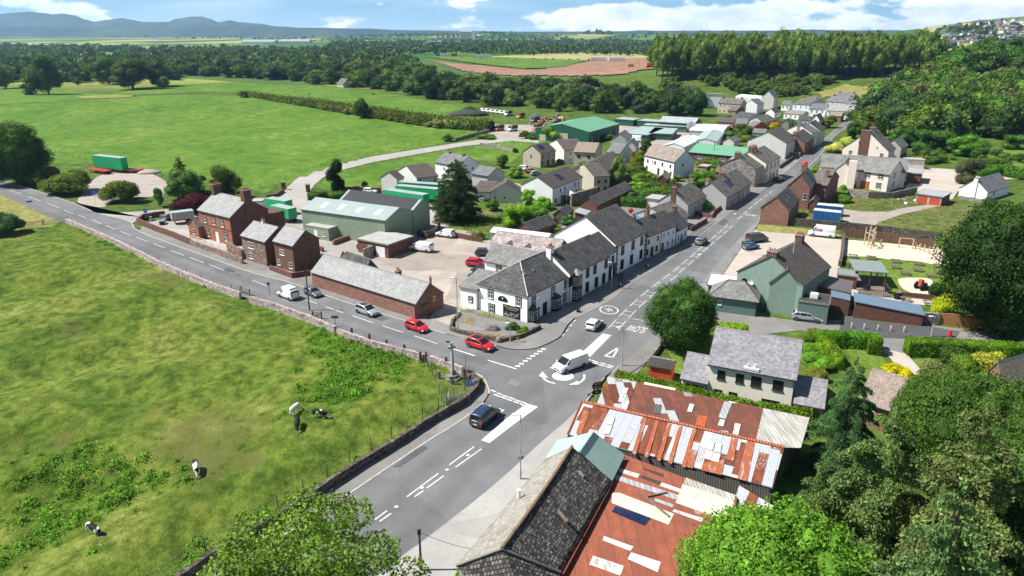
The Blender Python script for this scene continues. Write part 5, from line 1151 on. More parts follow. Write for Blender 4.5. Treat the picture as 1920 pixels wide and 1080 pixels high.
house('glazed_shelter','small glazed shelter with blue grey roof in the school yard',('d2',1040,500),('d2',1150,505),('d2',1166,468),3.2,.2,'flat','brickdk','greysheet',cat='shelter')
house('gable_cottage','pale house with grey roof behind the pinkish hall',('e2',1710,560),('e2',1800,590),('e2',1850,565),4.2,2.6,'x','tan','slate',cat='cottage')
gr = house('twin_garage','twin garage with orange red doors and pale grey sheet roof on waste ground',('d2',1112,655),('d2',1310,680),('d2',1370,648),2.5,.1,'flat','brickdk','greysheet',cat='garage',doors=[('L',.75,2.7,2.1,'redpaint'),('L',.27,2.7,2.1,'redpaint')])
house('white_bungalow','white gabled bungalow with grey slate roof beside the dark school tree',('d2',1434,610),('d2',1648,640),('d2',1815,590),3.2,3.0,'x','white','slate',kb=('d2',1645,708),cat='bungalow',chim=[(.0,.48,.6,1.0,.3,'white',0)],wins=[('F',[.3],1.0,1.4,1.2)])
# --- the rusty sheds in front
def poly_roof(name,label,corners,mat,th=.12,walls=None,cat='shed',z0=0):
 """sheet roof laid on four or more corners given as (crop, x, y, height)"""
 P = [g(c,x,y,z) for c,x,y,z in corners]; r = tag(empty(name,(P[0].x,P[0].y,0)),label,cat); o = Vector((P[0].x,P[0].y,0))
 n = len(P); b = MB(); vs = [p - o for p in P] + [p - o - Vector((0,0,th)) for p in P]
 b.add(vs,[tuple(range(n)),tuple(range(2 * n - 1,n - 1,-1))] + [(i,i + n,(i + 1) % n + n,(i + 1) % n) for i in range(n)]); ro = fixn(b.build('roof',mat,r)); autouv(ro.data) if 0 else None
 if walls:
  b = MB(); q = [(p - o) * 1 for p in P]; cen = sum(q,Vector()) / n; q = [cen + (v - cen) * .975 for v in q]
  for i in range(n):
   a,c_ = q[i],q[(i + 1) % n]; b.add([(a.x,a.y,0),(c_.x,c_.y,0),(c_.x,c_.y,c_.z - th - .03),(a.x,a.y,a.z - th - .03)],[(0,1,2,3)])
  b.build('wall',walls,r)
 return r,ro,o
rA,roA,oA = poly_roof('rusty_shed','long shed roofed with dark brown rusted sheets below the clipped hedge',[('d4',406,268,4.2),('d4',1610,552,4.2),('d4',1775,352,4.2),('d4',482,86,4.2)],M['rustB'],walls=M['dksheet'])
def patch(base,off,cs,mat,nm='roof_patch',up=.05):
 P = [g(c,x,y,z + up) - off for c,x,y,z in cs]; b = MB(); b.add([tuple(p) for p in P],[tuple(range(len(P)))]); o = b.build(nm,mat,base); fixn(o); return o
def on(c,pts,zf): return [(c,x,y,zf(x,y)) for x,y in pts]
zA = lambda x,y: 4.2
patch(roA,oA,on('d4',[(408,262),(482,88),(664,124),(598,305)],zA),M['rustA'],'galvanised_patch')
patch(roA,oA,on('d4',[(1430,498),(1480,292),(1776,354),(1720,548),(1610,545)],zA),M['asb'],'fibre_cement_patch')
patch(roA,oA,on('d4',[(1190,350),(1228,248),(1280,256),(1236,362)],zA),M['greysheet'],'galvanised_patch',.07)
patch(roA,oA,on('d4',[(1040,400),(1058,338),(1122,345),(1100,415)],zA),plain('bright_rust',(.36,.085,.03),.85,.3,2),'rust_patch')
for q in ([(545,250),(560,198),(600,205),(585,255)],[(570,195),(582,160),(612,162),(600,198)],[(988,312),(1005,262),(1036,268),(1018,320)],[(1185,402),(1200,362),(1232,368),(1222,410)],[(1280,462),(1296,388),(1334,394),(1318,466)]):
 patch(roA,oA,on('d4',q,zA),M['wornwhite'],'roof_light',.1)
patch(roA,oA,on('d4',[(710,138),(715,124),(915,165),(912,178)],zA),plain('cream_board',(.70,.66,.52),.8,.1),'cream_ridge_board',.08)
patch(roA,oA,on('d4',[(770,320),(785,265),(826,270),(815,328)],zA),M['dksheet'],'mesh_vent',.06)
rB,roB,oB = poly_roof('rusty_shed','lean-to shed striped with orange rust and bare zinc sheets',[('d4',222,460,3.4),('d4',1540,802,3.4),('d4',1612,548,4.6),('d4',312,252,4.6)],M['rustA'],walls=M['dksheet'])
zB = lambda x,y: 3.4 + 1.2 * min(1,max(0,(460 + (x - 222) * .2595 - y) / (208 + (x - 222) * .2595 - (x - 312) * .2277)))
for q in ([(1093,612),(1112,560),(1160,572),(1140,628)],[(1112,556),(1130,500),(1168,508),(1150,566)],[(1140,628),(1160,575),(1205,585),(1190,640)],[(1160,570),(1175,512),(1212,520),(1202,580)],[(445,455),(470,398),(510,405),(485,462)],[(472,395),(490,345),(524,352),(508,400)]):
 patch(roB,oB,on('d4',q,zB),M['wornwhite'],'roof_light',.06)
osr = M['wornrust']
for i,x in enumerate((700,778,858,930,1018)):
 u = [(x - 66,582 + (x - 700) * .26),(x + 6,350 + (x - 700) * .24),(x + 30,354 + (x - 700) * .24),(x - 40,590 + (x - 700) * .26)]
 patch(roB,oB,on('d4',u,zB),osr,'rust_stripe',.03)
for u in ([(1240,622),(1272,482),(1315,490),(1285,632)],[(1310,745),(1375,500),(1425,512),(1375,762)],[(984,668),(1010,556),(1055,565),(1025,680)],[(275,452),(325,305),(362,315),(308,462)],[(1078,690),(1090,645),(1232,620),(1210,722)]): patch(roB,oB,on('d4',u,zB),osr,'rust_stripe',.03)
b = MB(); pA,pB = g('d4',312,252,4.6) - oB,g('d4',1612,548,4.6) - oB; b.bar(pA + Vector((0,0,.06)),pB + Vector((0,0,.06)),.2,6); b.build('ridge_capping',M['rustD'],rB)
pA,pC = g('d4',312,252,4.6) - oB,g('d4',222,460,3.4) - oB; b = MB(); b.bar(pA + Vector((0,0,.03)),pC + Vector((0,0,.03)),.12,6); b.build('verge_capping',M['rustD'],rB)
rC,roC,oC = poly_roof('red_roofed_shed','wide low shed roofed in faded red sheets in front of the old stone barn',[('d5',1190,470,3.0),('d5',1278,302,3.0),('d5',1650,445,3.0),('d4',985,735,3.0),('d4',1310,860,3.0),('d4',1280,1035,3.0),('d5',1930,1190,3.0),('d5',1500,1500,3.0),('d5',600,1500,3.0),('d5',865,1085,3.0)],M['rustC'],walls=M['brickdk'],th=.15)
cr_ = plain('cream_panel',(.60,.56,.42),.85,.15); wt_ = M['wornwhite']; gy_ = M['greysheet']; zC = lambda x,y: 3.0
for q,m_ in (([(1190,545),(1240,545),(1590,680),(1555,750),(1190,610)],cr_),([(1212,425),(1340,470),(1620,560),(1605,590),(1330,500),(1205,455)],gy_),([(1235,385),(1370,425),(1355,450),(1235,410)],wt_),([(1130,850),(1140,822),(1330,890),(1310,920)],wt_),([(1045,1005),(1070,948),(1268,1015),(1245,1078)],wt_),([(1292,970),(1315,928),(1505,990),(1485,1055)],plain('pale_panel',(.62,.60,.56),.8,.2)),([(1500,480),(1520,480),(1800,580),(1790,600),(1500,500)],wt_),([(1460,595),(1470,580),(1590,620),(1580,640)],gy_),([(1580,665),(1590,650),(1780,710),(1765,732)],wt_),([(1385,390),(1395,385),(1525,425),(1520,445)],M['flatdk']),([(1370,445),(1380,430),(1510,475),(1500,495)],M['flatdk'])):
 patch(roC,oC,on('d5',q,zC),m_,'roof_patch',.03)
patch(roC,oC,on('d4',[(960,780),(1290,880),(1280,1030),(915,900)],zC),cr_,'roof_patch',.026)
patch(roC,oC,on('d4',[(980,740),(1300,850),(1290,890),(965,778)],zC),M['asb'],'roof_patch',.034)
patch(roC,oC,on('d5',[(1190,665),(1215,628),(1440,705),(1400,755)],zC),M['solar'],'solar_panel',.05)
b = MB(); p0,p1 = g('d5',1385,555,3.12) - oC,g('d5',1560,698,3.12) - oC; b.bar(p0,p1,.11,4); p0,p1 = g('d5',1420,568,3.12) - oC,g('d5',1545,542,3.12) - oC; b.bar(p0,p1,.1,4); b.build('loose_timber',M['wood'],rC)
b = MB(); p0,p1 = g('d5',1192,480,3.35) - oC,g('d5',870,1075,3.35) - oC; b.bar(p0,p1,.17,4); b.build('valley_gutter',plain('dark_red_gutter',(.16,.04,.03),.7,.2),rC)
rD,roD,oD = poly_roof('small_lean_to','tilted rusty and cream sheet lean-to in front of the conifers',[('d4',1290,885,2.6),('d4',1470,1010,2.3),('d4',1545,920,2.9),('d4',1325,790,3.2)],M['rustA'],walls=M['dksheet'],cat='lean-to')
patch(roD,oD,[('d4',1395,958,2.45),('d4',1470,1008,2.3),('d4',1545,920,2.9),('d4',1450,905,2.75)],cr_,'roof_patch',.03)
bk = tag(empty('corrugated_partition',g('d4',980,740)),'dark corrugated shed wall in the gap between rusty and red roofs','partition')
b = MB(); p0,p1 = g('d4',640,590,3.0) - bk.location,g('d4',1530,850,3.0) - bk.location; dd = (p1 - p0).normalized(); nn = Vector((-dd.y,dd.x,0)) * .05
b.add([(p0 - nn)[:2] + (0,) if 0 else (*(p0 - nn)[:2],0),(*(p1 - nn)[:2],0),(*(p1 - nn)[:2],3.2),(*(p0 - nn)[:2],3.2)],[(0,1,2,3)]); b.build('sheeting',M['dksheet'],bk)
bz,br = 3.6,6.6
R0,R1 = g('d5',935,250,br),g('d5',482,905,br)
L0,L1,L1b = g('d5',765,325,bz + .5),g('d5',560,560,bz),g('d5',192,1012,bz)
D0,D1 = g('d5',1192,468,bz),g('d5',862,1062,bz); D2 = g('d5',700,1220,bz)
r = tag(empty('old_stone_barn',(R0.x,R0.y,0)),'old barn with sagging ridge, pale lichened slope and dark stone slate slope in the foreground','barn'); o0 = Vector((R0.x,R0.y,0))
def slab(name,pts,mat,parent,th=.14,sagk=0):
 b = MB(); n = len(pts); b.add([p - o0 for p in pts] + [p - o0 - Vector((0,0,th)) for p in pts],[tuple(range(n)),tuple(range(2 * n - 1,n - 1,-1))] + [(i,i + n,(i + 1) % n + n,(i + 1) % n) for i in range(n)]); return fixn(b.build(name,mat,parent))
def gridslab(name,A,B,C,D,mat,parent,nu=26,nv=10,amp=.10,seed=0,th=.14):
 """uneven roof slope A-B along the ridge, D-C along the eave"""
 b = MB();
 for i in range(nu + 1):
  for j in range(nv + 1):
   u,v = i / nu,j / nv; p = A.lerp(B,u).lerp(D.lerp(C,u),v) - o0
   e = amp * mnoise.noise(Vector((u * 4 + seed,v * 1.5,3))) - (1 - v) * .28 * math.sin(u * math.pi) * 1.0 + (.025 * mnoise.noise(Vector((u * 40,v * 20,1))))
   b.v.append((p.x,p.y,p.z + e))
 for i in range(nu):
  for j in range(nv):
   k = i * (nv + 1) + j; b.f.append((k,k + 1,k + nv + 2,k + nv + 1)); b.m.append(0)
 o = b.build(name,mat,parent,smooth=True); s_ = o.modifiers.new('thickness','SOLIDIFY'); s_.thickness = th; s_.offset = -1
 return fixn(o)
rf = gridslab('roof',R0,R1,D1,D0,M['slab'],r); nvv = M['sandy']
dn = (R1 - R0).normalized()
rl = gridslab('pale_roof_slope',R1,R0,L0,L1b,M['sandy'],r,seed=5)
hp_ = slab('hip_slope',[R1,L1b,D2 if 0 else g('d5',470,1330,bz),g('d5',700,1330,bz),D1],M['slab'],r)
b = MB(); q = MB()
nr = 22
for i in range(nr):
 u0,u1 = i / nr,(i + 1) / nr; a_,c_ = R0.lerp(R1,u0) - o0,R0.lerp(R1,u1) - o0; a_.z -= .28 * math.sin(u0 * math.pi) - .08; c_.z -= .28 * math.sin(u1 * math.pi) - .08; b.bar(a_,c_,.16,6)
b.build('ridge_stones',plain('ridge_stone_brown',(.20,.14,.085),.95,.35,2),r)
b = MB(); b.bar(R1 - o0,L1b - o0,.14,5); b.bar(R1 - o0,D1 - o0 + Vector((0,0,.1)),.1,5); b.build('hip_capping',M['ridge'],r)
wl = [L0,g('d5',470,640,bz),L1b,g('d5',470,1330,bz),g('d5',700,1330,bz),D1,D0,R0]
b = MB(); q2 = [p - o0 for p in (L0,L1b,g('d5',470,1330,bz),g('d5',700,1330,bz),D1,D0)]; cen = sum(q2,Vector()) / len(q2); q2 = [cen + (v - cen) * .97 for v in q2]
for i in range(len(q2)): a_,c_ = q2[i],q2[(i + 1) % len(q2)]; b.add([(a_.x,a_.y,0),(c_.x,c_.y,0),(c_.x,c_.y,c_.z - .2),(a_.x,a_.y,a_.z - .2)],[(0,1,2,3)])
b.build('wall',M['stonegr'],r)
b = MB(); b.cyl((0,0,-.2),.16,.7,8); b.cyl((0,0,.5),.2,.14,8); v_ = b.build('vent_pipe',M['pvc'],rl); v_.location = g('d5',592,565,4.9) - o0
for q_,m_ in (((845,665,905,730),'wood'),((978,405,1010,440),'galvm')):
 p0 = g('d5',q_[0],q_[1],5.5) - o0; p1 = g('d5',q_[2],q_[3],5.2) - o0; b = MB(); b.bar(p0,p1,.14,4); b.build('roof_repair_strip',M[m_],rf)
G0,G1 = g('d5',1072,152,6.4),g('d5',985,278,6.4)
rG,roG,oG = poly_roof('green_sheeted_barn','pale green sheeted roof end joining the old barn to the rusty sheds',[('d5',985,278,6.3),('d5',1192,468,3.6),('d5',1276,300,3.6),('d5',1072,152,6.3)],M['gsheet'],cat='barn')
P = [g('d5',x,y,z) - oG for x,y,z in ((985,278,6.3),(1072,152,6.3),(842,206,4.4),(762,322,4.2))]; b = MB(); b.add(P + [p - Vector((0,0,.12)) for p in P],[(0,1,2,3),(7,6,5,4),(0,4,5,1),(1,5,6,2),(2,6,7,3),(3,7,4,0)]); fixn(b.build('street_side_roof',M['gsheet'],rG))
b = MB(); q2 = [g('d5',x,y,z) - oG for x,y,z in ((762,322,4.1),(842,206,4.3),(1072,152,6.1),(1276,300,3.5),(1192,468,3.5),(985,278,6.1))]
for i in (0,1,2): a_,c_ = q2[i],q2[i + 1]; b.add([(a_.x,a_.y,0),(c_.x,c_.y,0),(c_.x,c_.y,c_.z),(a_.x,a_.y,a_.z)],[(0,1,2,3)])
b.build('wall',M['stonegr'],rG)
b = MB(); b.bar(g('d5',985,278,6.38) - oG,g('d5',1072,152,6.38) - oG,.1,5); b.build('ridge_capping',M['gsheet'],rG)
# --- far side of the village
FV = [('tall white rendered house beside the dark tree, tallest of the far village',(322,182),(345,186),(455,188),8.5,1.6,'flat','white','flat',5),
 ('tan stone house with brown roof and central chimney beyond the sheds',(428,250),(600,262),(618,255),6.0,2.6,'y','tan','slatebr',6),
 ('small red brick house with hipped roof below the tan stone house',(497,308),(560,312),(625,300),3.5,2.0,'y','brickred','slatebr',7),
 ('white house with slate roof right of the tan stone house',(628,256),(720,264),(770,252),5.5,2.4,'x','white','slate',7),
 ('long pale roofed building behind the white houses of the far village',(558,204),(760,222),(770,210),4.5,1.2,'y','white','whitesheet',6),
 ('tall light gabled house standing above the far village',(758,206),(845,212),(878,200),7.5,3.6,'x','offwhite','slate',7),
 ('pale blue fronted house with brown slate roof in the far village',(994,258),(1110,268),(1235,252),6.0,2.8,'y','bluewhite','slatebr',7),
 ('long white cottage row with slate roof below the pale blue house',(1118,290),(1230,300),(1260,282),4.5,2.2,'y','white','slate',7),
 ('white house with two small gables near the far end of the street',(1262,300),(1440,318),(1470,300),4.5,2.6,'y','white','slatelt',7),
 ('grey roofed houses stepping up behind the white far cottages',(1235,240),(1400,252),(1440,240),6.5,2.8,'y','offwhite','slate',8),
 ('white far house with wide grey roof below the rough clearing',(1390,268),(1480,275),(1500,262),5.5,2.4,'y','offwhite','slate',8),
 ('hip roofed house highest on the slope of the far village',(1320,205),(1440,215),(1466,205),6.0,2.4,'y','offwhite','slate',8),
 ('small white bungalow with brown roof by the far parked cars',(790,320),(850,326),(893,318),3.0,2.0,'x','white','concb',6),
 ('low white bungalow with brown roof edged by a conservatory',(920,330),(1060,340),(1110,330),2.9,1.4,'y','white','tilebr',6),
 ('dark roofed bungalow with small gable in front of the red brick one',(508,362),(640,376),(790,362),3.0,2.4,'y','offwhite','slatedk',7),
 ('brown roofed bungalow left of the dark roofed bungalow',(415,392),(540,400),(552,388),2.8,1.6,'y','brickred','concb',6),
 ('pair of bungalows with grey brown roofs behind the yellow shrub',(690,378),(770,400),(855,375),3.0,2.2,'x','offwhite','slatebr',7),
 ('red painted shed with grey roof beside the yellow shrub',(700,428),(790,418),(800,405),2.6,1.8,'x','redpaint','slate',5),
 ('red gabled shed right of the yellow shrub',(842,394),(890,402),(905,392),3.0,1.6,'x','redpaint','slate',4),
 ('grey roofed garden building above the terrace gardens',(688,472),(780,480),(800,462),2.6,1.2,'y','greysheet','slate',5),
 ('small pale grey shed above the green roofed hall',(470,536),(545,545),(590,525),2.5,1.4,'x','offwhite','slate',4),
 ('small flat brown roof at the back of the tall terrace',(515,680),(600,690),(625,665),3.2,.2,'flat','tan','flat',5),
 ('brick lean-to at the back of the tall terrace',(415,758),(510,775),(540,745),2.8,1.0,'y','brickred','slatebr',5)]
FV += [('dark roofed shed below the white bungalow with conservatory',(1030,372),(1112,380),(1120,362),2.6,1.2,'y','offwhite','slatedk',5),('brown roofed garden house near the far end of the street',(1262,345),(1350,352),(1372,340),3.0,1.6,'y','brickred','tilebr',5),('white cottage with two chimneys left of the far street end',(1140,372),(1185,380),(1215,365),4.6,2.2,'x','white','slate',5),
 ('white end house behind the pale blue fronted one',(1090,236),(1180,240),(1200,232),6.5,2.4,'y','white','slatebr',6),('small white house between the gabled house and blue fronted one',(905,262),(960,266),(985,258),4.0,1.8,'y','white','slate',6),('cream house at the left edge of the far village',(120,232),(205,238),(215,230),5.5,2.2,'y','white','slatebr',6),
 ('grey bungalow above the row of sheds',(560,400),(640,408),(660,396),2.9,1.8,'y','offwhite','slate',5),('stone cottage behind the bright yellow shrub',(905,405),(960,412),(985,398),3.4,2.0,'x','stonegr','slate',5),('long brown roofed row under the rough clearing',(1450,262),(1560,270),(1575,258),4.5,2.2,'y','white','slatebr',6),('pale house at the right end of the far village',(1500,300),(1570,306),(1590,296),4.5,2.2,'y','offwhite','slate',6)]
FV += [(a,tuple(px('d8',*b)),tuple(px('d8',*c)),tuple(px('d8',*d)),*r_) for a,b,c,d,*r_ in [('dark slate house between green barn and estate',(1020,222),(1100,245),(1140,218),4.0,2.2,'x','grey','slate',6),('low dark roofed house beside the pink flowering tree',(1095,285),(1170,300),(1190,275),3.6,2.0,'x','offwhite','slate',6),('small flat roofed garage right of the big white house',(1650,440),(1700,452),(1740,440),2.4,.2,'flat','stonegr','flat',4),('brown garden room before the big white house',(1335,535),(1400,545),(1430,515),2.3,1.2,'x','woodbr','tilebr',4),('pale flat roofed extension behind the street row',(1238,690),(1350,700),(1400,672),2.6,.1,'flat','offwhite','flat',4),('glass roofed lean to beside the hotel gable building',(1120,835),(1200,850),(1240,815),2.6,.4,'my','white','bluefelt',4),('small grey shed in the conifer side garden',(720,800),(790,812),(822,785),2.0,.5,'my','woodbr','greysheet',3)]]
for lb,a_,k_,c_,eh,rs,rid,wl_,rf_,L_ in FV:
 nw = max(2,int((k_[0] - a_[0]) / 30)) if rid != 'x' else 1
 cc_ = 'e2' if FV.index((lb,a_,k_,c_,eh,rs,rid,wl_,rf_,L_)) < len(FV) - 7 else ''
 house('village_house' if eh > 2.85 else 'shed',lb,(cc_,*a_),(cc_,*k_),(cc_,*c_),eh,rs,rid,wl_,rf_,cat='house' if eh > 2.85 else 'shed',gut=False,
    wins=([('L',[(i + .5) / nw for i in range(nw)],eh - 2.0,.9,1.2)] + ([('L',[(i + .5) / nw for i in range(nw)],.8,.9,1.3)] if eh > 5 else [])) if eh > 2.85 and rid != 'x' else [('F',[.3,.7],1.2,.9,1.2)] if eh > 2.85 else [],chim=[(.5,.9,.9,.9,.6,'brickdk',2),(.5,.1,.9,.9,.6,'brickdk',2)] if eh > 4.6 and rid == 'y' else [])
for lb,c,a_,k_,L_,eh,rs,wl_,rf_ in (('long stone house among trees beyond the storage yard','s2',(1080,470),(1180,478),8,5,2.5,'stonegr','slate'),('white gabled house right of the trees beyond the storage yard','s2',(1255,510),(1370,525),8,4.5,3,'tan','slatebr'),('twin gabled grey roofed house beyond the storage yard','s2',(1370,515),(1470,530),9,5,3,'pink','slate'),('white house at the right of the group beyond the storage yard','s2',(1460,520),(1530,530),8,4.5,2.5,'white','slate'),('brown roofed farmhouse at the edge of the left wood','s1',(1245,372),(1330,378),10,5,2.5,'tan','tilebr'),('small gabled house at the field edge below the wood','s1',(1895,470),(1930,475),8,4,4,'tan','slatebr'),('white roofed building by the left wood','s1',(1090,405),(1150,408),10,4,2,'white','greysheet')):
 house('country_house',lb,(c,*a_),(c,*k_),L_,eh,rs,'y',wl_,rf_,gut=False,wins=[('L',[.2,.5,.8],1,1,1.3),('L',[.2,.5,.8],3,1,1.2)],chim=[(.5,.9,.9,.9,.6,'brickdk',2)])
random.seed(4)
# --- vehicles
def frust(b,x0,x1,x2,x3,w0,w1,z0,z1,mi=0):
 """cabin: base x0..x3 half width w0, roof x1..x2 half width w1"""
 vs = [(x0,-w0,z0),(x3,-w0,z0),(x3,w0,z0),(x0,w0,z0),(x1,-w1,z1),(x2,-w1,z1),(x2,w1,z1),(x1,w1,z1)]
 return b.add(vs,[(3,2,1,0),(4,5,6,7),(0,1,5,4),(1,2,6,5),(2,3,7,6),(3,0,4,7)],mi)
SPEC = {  # length, half width, height, belt, bonnet z, cabin base rear/front, roof rear/front (fractions from the rear), wheel r
 'hatch': (4.05,.87,1.47,.92,.88,.0,.74,.10,.52,.31),'suv': (4.45,.92,1.62,1.02,1.0,.0,.76,.10,.54,.35),'estate': (4.75,.92,1.47,.93,.88,.0,.72,.13,.54,.33),
 'mpv': (4.5,.93,1.82,1.08,1.05,.0,.80,.05,.60,.33),'mini': (3.85,.85,1.42,.93,.90,.0,.70,.08,.52,.30),'van': (5.1,.97,1.95,1.15,1.12,.0,.86,.02,.66,.34),'smallvan': (4.4,.91,1.82,1.08,1.02,.0,.76,.02,.54,.32),
 'bigvan': (5.7,1.02,2.55,1.30,1.15,.0,.88,.01,.74,.35),'cross': (4.5,.92,1.58,1.0,.98,.0,.75,.13,.52,.35)}
def vehicle(kind,pos,heading,paint,name,label,cat='car',group=None,extra=None):
 L,w,h,zb,zh,c0,c3,c1,c2,wr = SPEC[kind]; x = lambda f: -L / 2 + f * L
 r = tag(empty(name,pos,heading),label,cat,group); PM_ = paint
 b = MB(); fr = x(1); re = x(0); g0 = .24
 prof = [(re + .06,g0 + .08),(re,.5),(re + .03,zb - .1),(x(c0) + .06,zb),(x(c3),zb - .02),(x(.93),zh - .14),(fr - .03,zh - .30),(fr,.48),(fr - .08,g0),(re + .2,g0)]
 n = len(prof); vs = []
 for s in (-1,1):
  for px_,pz in prof:
   ww = w * (1 - .10 * max(0,(px_ / (L / 2)) - .72) / .28 - (.06 if px_ < re + .1 else 0)); ww -= .05 * (pz < .4) ; vs.append((px_,s * ww,pz))
 b.add(vs,[tuple(range(n))[::-1],tuple(range(n,2 * n))] + [(i,(i + 1) % n,(i + 1) % n + n,i + n) for i in range(n)])
 frust(b,x(c0) + .05,x(c1),x(c2),x(c3),w * .96,w * .80 if kind not in ('bigvan','van','smallvan') else w * .88,zb - .02,h)
 body = fixn(b.build('body',PM_,r,bevel=.07)); body.data.polygons.foreach_set('use_smooth',[True] * len(body.data.polygons))
 w0,w1 = w * .96,(w * .80 if kind not in ('bigvan','van','smallvan') else w * .88)
 def face_pt(side,f,z):      # point on cabin side; f along length fraction, z height
  k = (z - zb) / (h - zb); return Vector((x(f),side * (w0 + (w1 - w0) * k + .012),z))
 z0,z1 = zb + .05,h - .13 * (h - zb) - .02
 def sp(q,zz): k = (zz - zb) / (h - zb); return c0 + .02 + (c1 - c0) * k + .02 if q == 0 else c3 + (c2 - c3) * k - .03
 cuts = {'hatch': (0,.38,.66),'mini': (0,.40,.66),'suv': (0,.28,.5,.72),'cross': (0,.28,.5,.72),'estate': (0,.26,.5,.72),'mpv': (0,.3,.55,.78),'van': (.70,.9),'smallvan': (.56,.8),'bigvan': (.70,.9)}[kind]
 for s in (-1,1):
  b = MB()
  segs = list(zip(cuts[:-1],cuts[1:]))
  for i,(a,c) in enumerate(segs):
   f0b,f1b = (sp(0,z0) if i == 0 and a == 0 else a + .008),(sp(1,z0) if i == len(segs) - 1 else c - .008); f0t,f1t = (sp(0,z1) if i == 0 and a == 0 else a + .008),(sp(1,z1) if i == len(segs) - 1 else c - .008)
   q = [face_pt(s,f0b,z0),face_pt(s,f1b,z0),face_pt(s,f1t,z1),face_pt(s,max(f0t,f0b) if a else f0t,z1)]; b.add(q,[(0,1,2,3) if s < 0 else (3,2,1,0)])
  b.build('side_window',M['cglass'],r)
 def end_glass(nm,front,zz0,zz1):
  xb,xt = (x(c3),x(c2)) if front else (x(c0) + .05,x(c1)); d = 1 if front else -1; q = []
  for z,s in ((zz0,-1),(zz0,1),(zz1,1),(zz1,-1)):
   k = (z - zb) / (h - zb); q.append(Vector((xb + (xt - xb) * k + d * .02,s * ((w0 + (w1 - w0) * k) - .09),z + .012)))
  b = MB(); b.add(q,[(0,1,2,3) if front else (3,2,1,0)]); b.build(nm,M['cglass'],r)
 end_glass('windscreen',True,zb + .06,h - .06)
 if kind != 'bigvan' or True: end_glass('rear_window',False,zb + .10 if kind not in ('van','bigvan','smallvan') else zb + .25,h - .16)
 for fx in (.17,.81):
  for s in (-1,1):
   b = MB(); k = 16; X = x(fx); ya,yb = (s * (w - .2),s * (w + .015)); vs = [(X + wr * math.cos(i * 6.2832 / k),y,wr + wr * math.sin(i * 6.2832 / k)) for y in (ya,yb) for i in range(k)]
   b.add(vs,[tuple(range(k)),tuple(range(2 * k - 1,k - 1,-1))] + [(i,i + k,(i + 1) % k + k,(i + 1) % k) for i in range(k)]); wo = fixn(b.build('wheel',M['tyre'],r))
   b = MB(); vs = [(X + wr * .66 * math.cos(i * 6.2832 / 10),s * (w + .02),wr + wr * .66 * math.sin(i * 6.2832 / 10)) for i in range(10)] + [(X,s * (w - .0),wr)]; b.add(vs,[(i,(i + 1) % 10,10) for i in range(10)]); b.build('rim',M['rim'],wo)
 b = MB()
 for s in (-1,1):
  X = x(.81); X2 = x(.17)
 for s in (-1,1):
  b = MB(); b.box(fr - .16,fr - .005,s * (w * .78) - .17,s * (w * .78) + .17 if 0 else s * (w * .78) + .12,zh - .42,zh - .25); b.build('headlight',M['lamp'],r)
  b = MB(); b.box(re - .005,re + .1,s * w * .82 - .1,s * w * .82 + .09,zb - .28,zb + (.02 if kind not in ('van','bigvan','smallvan','mpv') else .25)); b.build('tail_light',M['tail'],r)
  b = MB(); b.box(x(c3) - .32,x(c3) - .14,s * (w + .02) - .03 if s < 0 else s * (w),s * (w + .16) if s > 0 else s * (w) + 0,zb + .02,zb + .16);
  if s < 0: b = MB(); b.box(x(c3) - .32,x(c3) - .14,-w - .16,-w + .03,zb + .02,zb + .16)
  b.build('wing_mirror',PM_,r)
 b = MB(); b.box(fr - .02,fr + .015,-.26,.26,.38,.5); b.build('number_plate',M['plate'],r)
 b = MB(); b.box(re - .015,re + .03,-.26,.26,.55,.67); b.build('number_plate',M['platey'],r)
 b = MB(); b.box(fr - .03,fr + .01,-w * .55,w * .55,.52,zh - .44); b.build('grille',M['black'],r)
 b = MB(); b.box(re + .3,fr - .3,-w + .0,-w + .03,g0,g0 + .1); b.box(re + .3,fr - .3,w - .03,w,g0,g0 + .1); b.box(re + .2,fr - .2,-w + .25,w - .25,.12,g0 + .02); b.build('sill',M['black'],r)
 if extra: extra(r,L,w,h)
 return r
def veh(kind,c,f,b_,paint,name,label,cat='car',group=None,extra=None):
 """f, b_: photo pixels where the front and rear wheels of the visible side touch the ground"""
 P,Q_ = g(c,*f),g(c,*b_); d = (P - Q_).normalized(); n = Vector((-d.y,d.x,0)); w = SPEC[kind][1]
 n = n if n.y > 0 else -n
 return vehicle(kind,(P + Q_) / 2 + n * w + d * .1 + Vector((0,0,PZ)),math.atan2(d.y,d.x),paint,name,label,cat,group,extra)
PW,PR,PB,PS,PG_,PN = paintmat('white',(.80,.81,.81)),paintmat('red',(.55,.012,.022)),paintmat('black',(.012,.018,.030)),paintmat('silver',(.42,.45,.48),.3),paintmat('grey',(.16,.19,.20),.3),paintmat('navy',(.02,.04,.085))
PD = paintmat('dark_teal',(.03,.05,.055))
def rackbars(r,L,w,h):
 for s in (-1,1): b = MB(); b.bar((-L * .3,s * w * .72,h + .04),(L * .08,s * w * .72,h + .04),.025,4); b.build('roof_rail',M['black'],r)
def darkroof(r,L,w,h):
 b = MB(); b.box(-L * .30,L * .0,-w * .62,w * .62,h - .01,h + .012); b.build('glass_roof',M['cglass'],r)
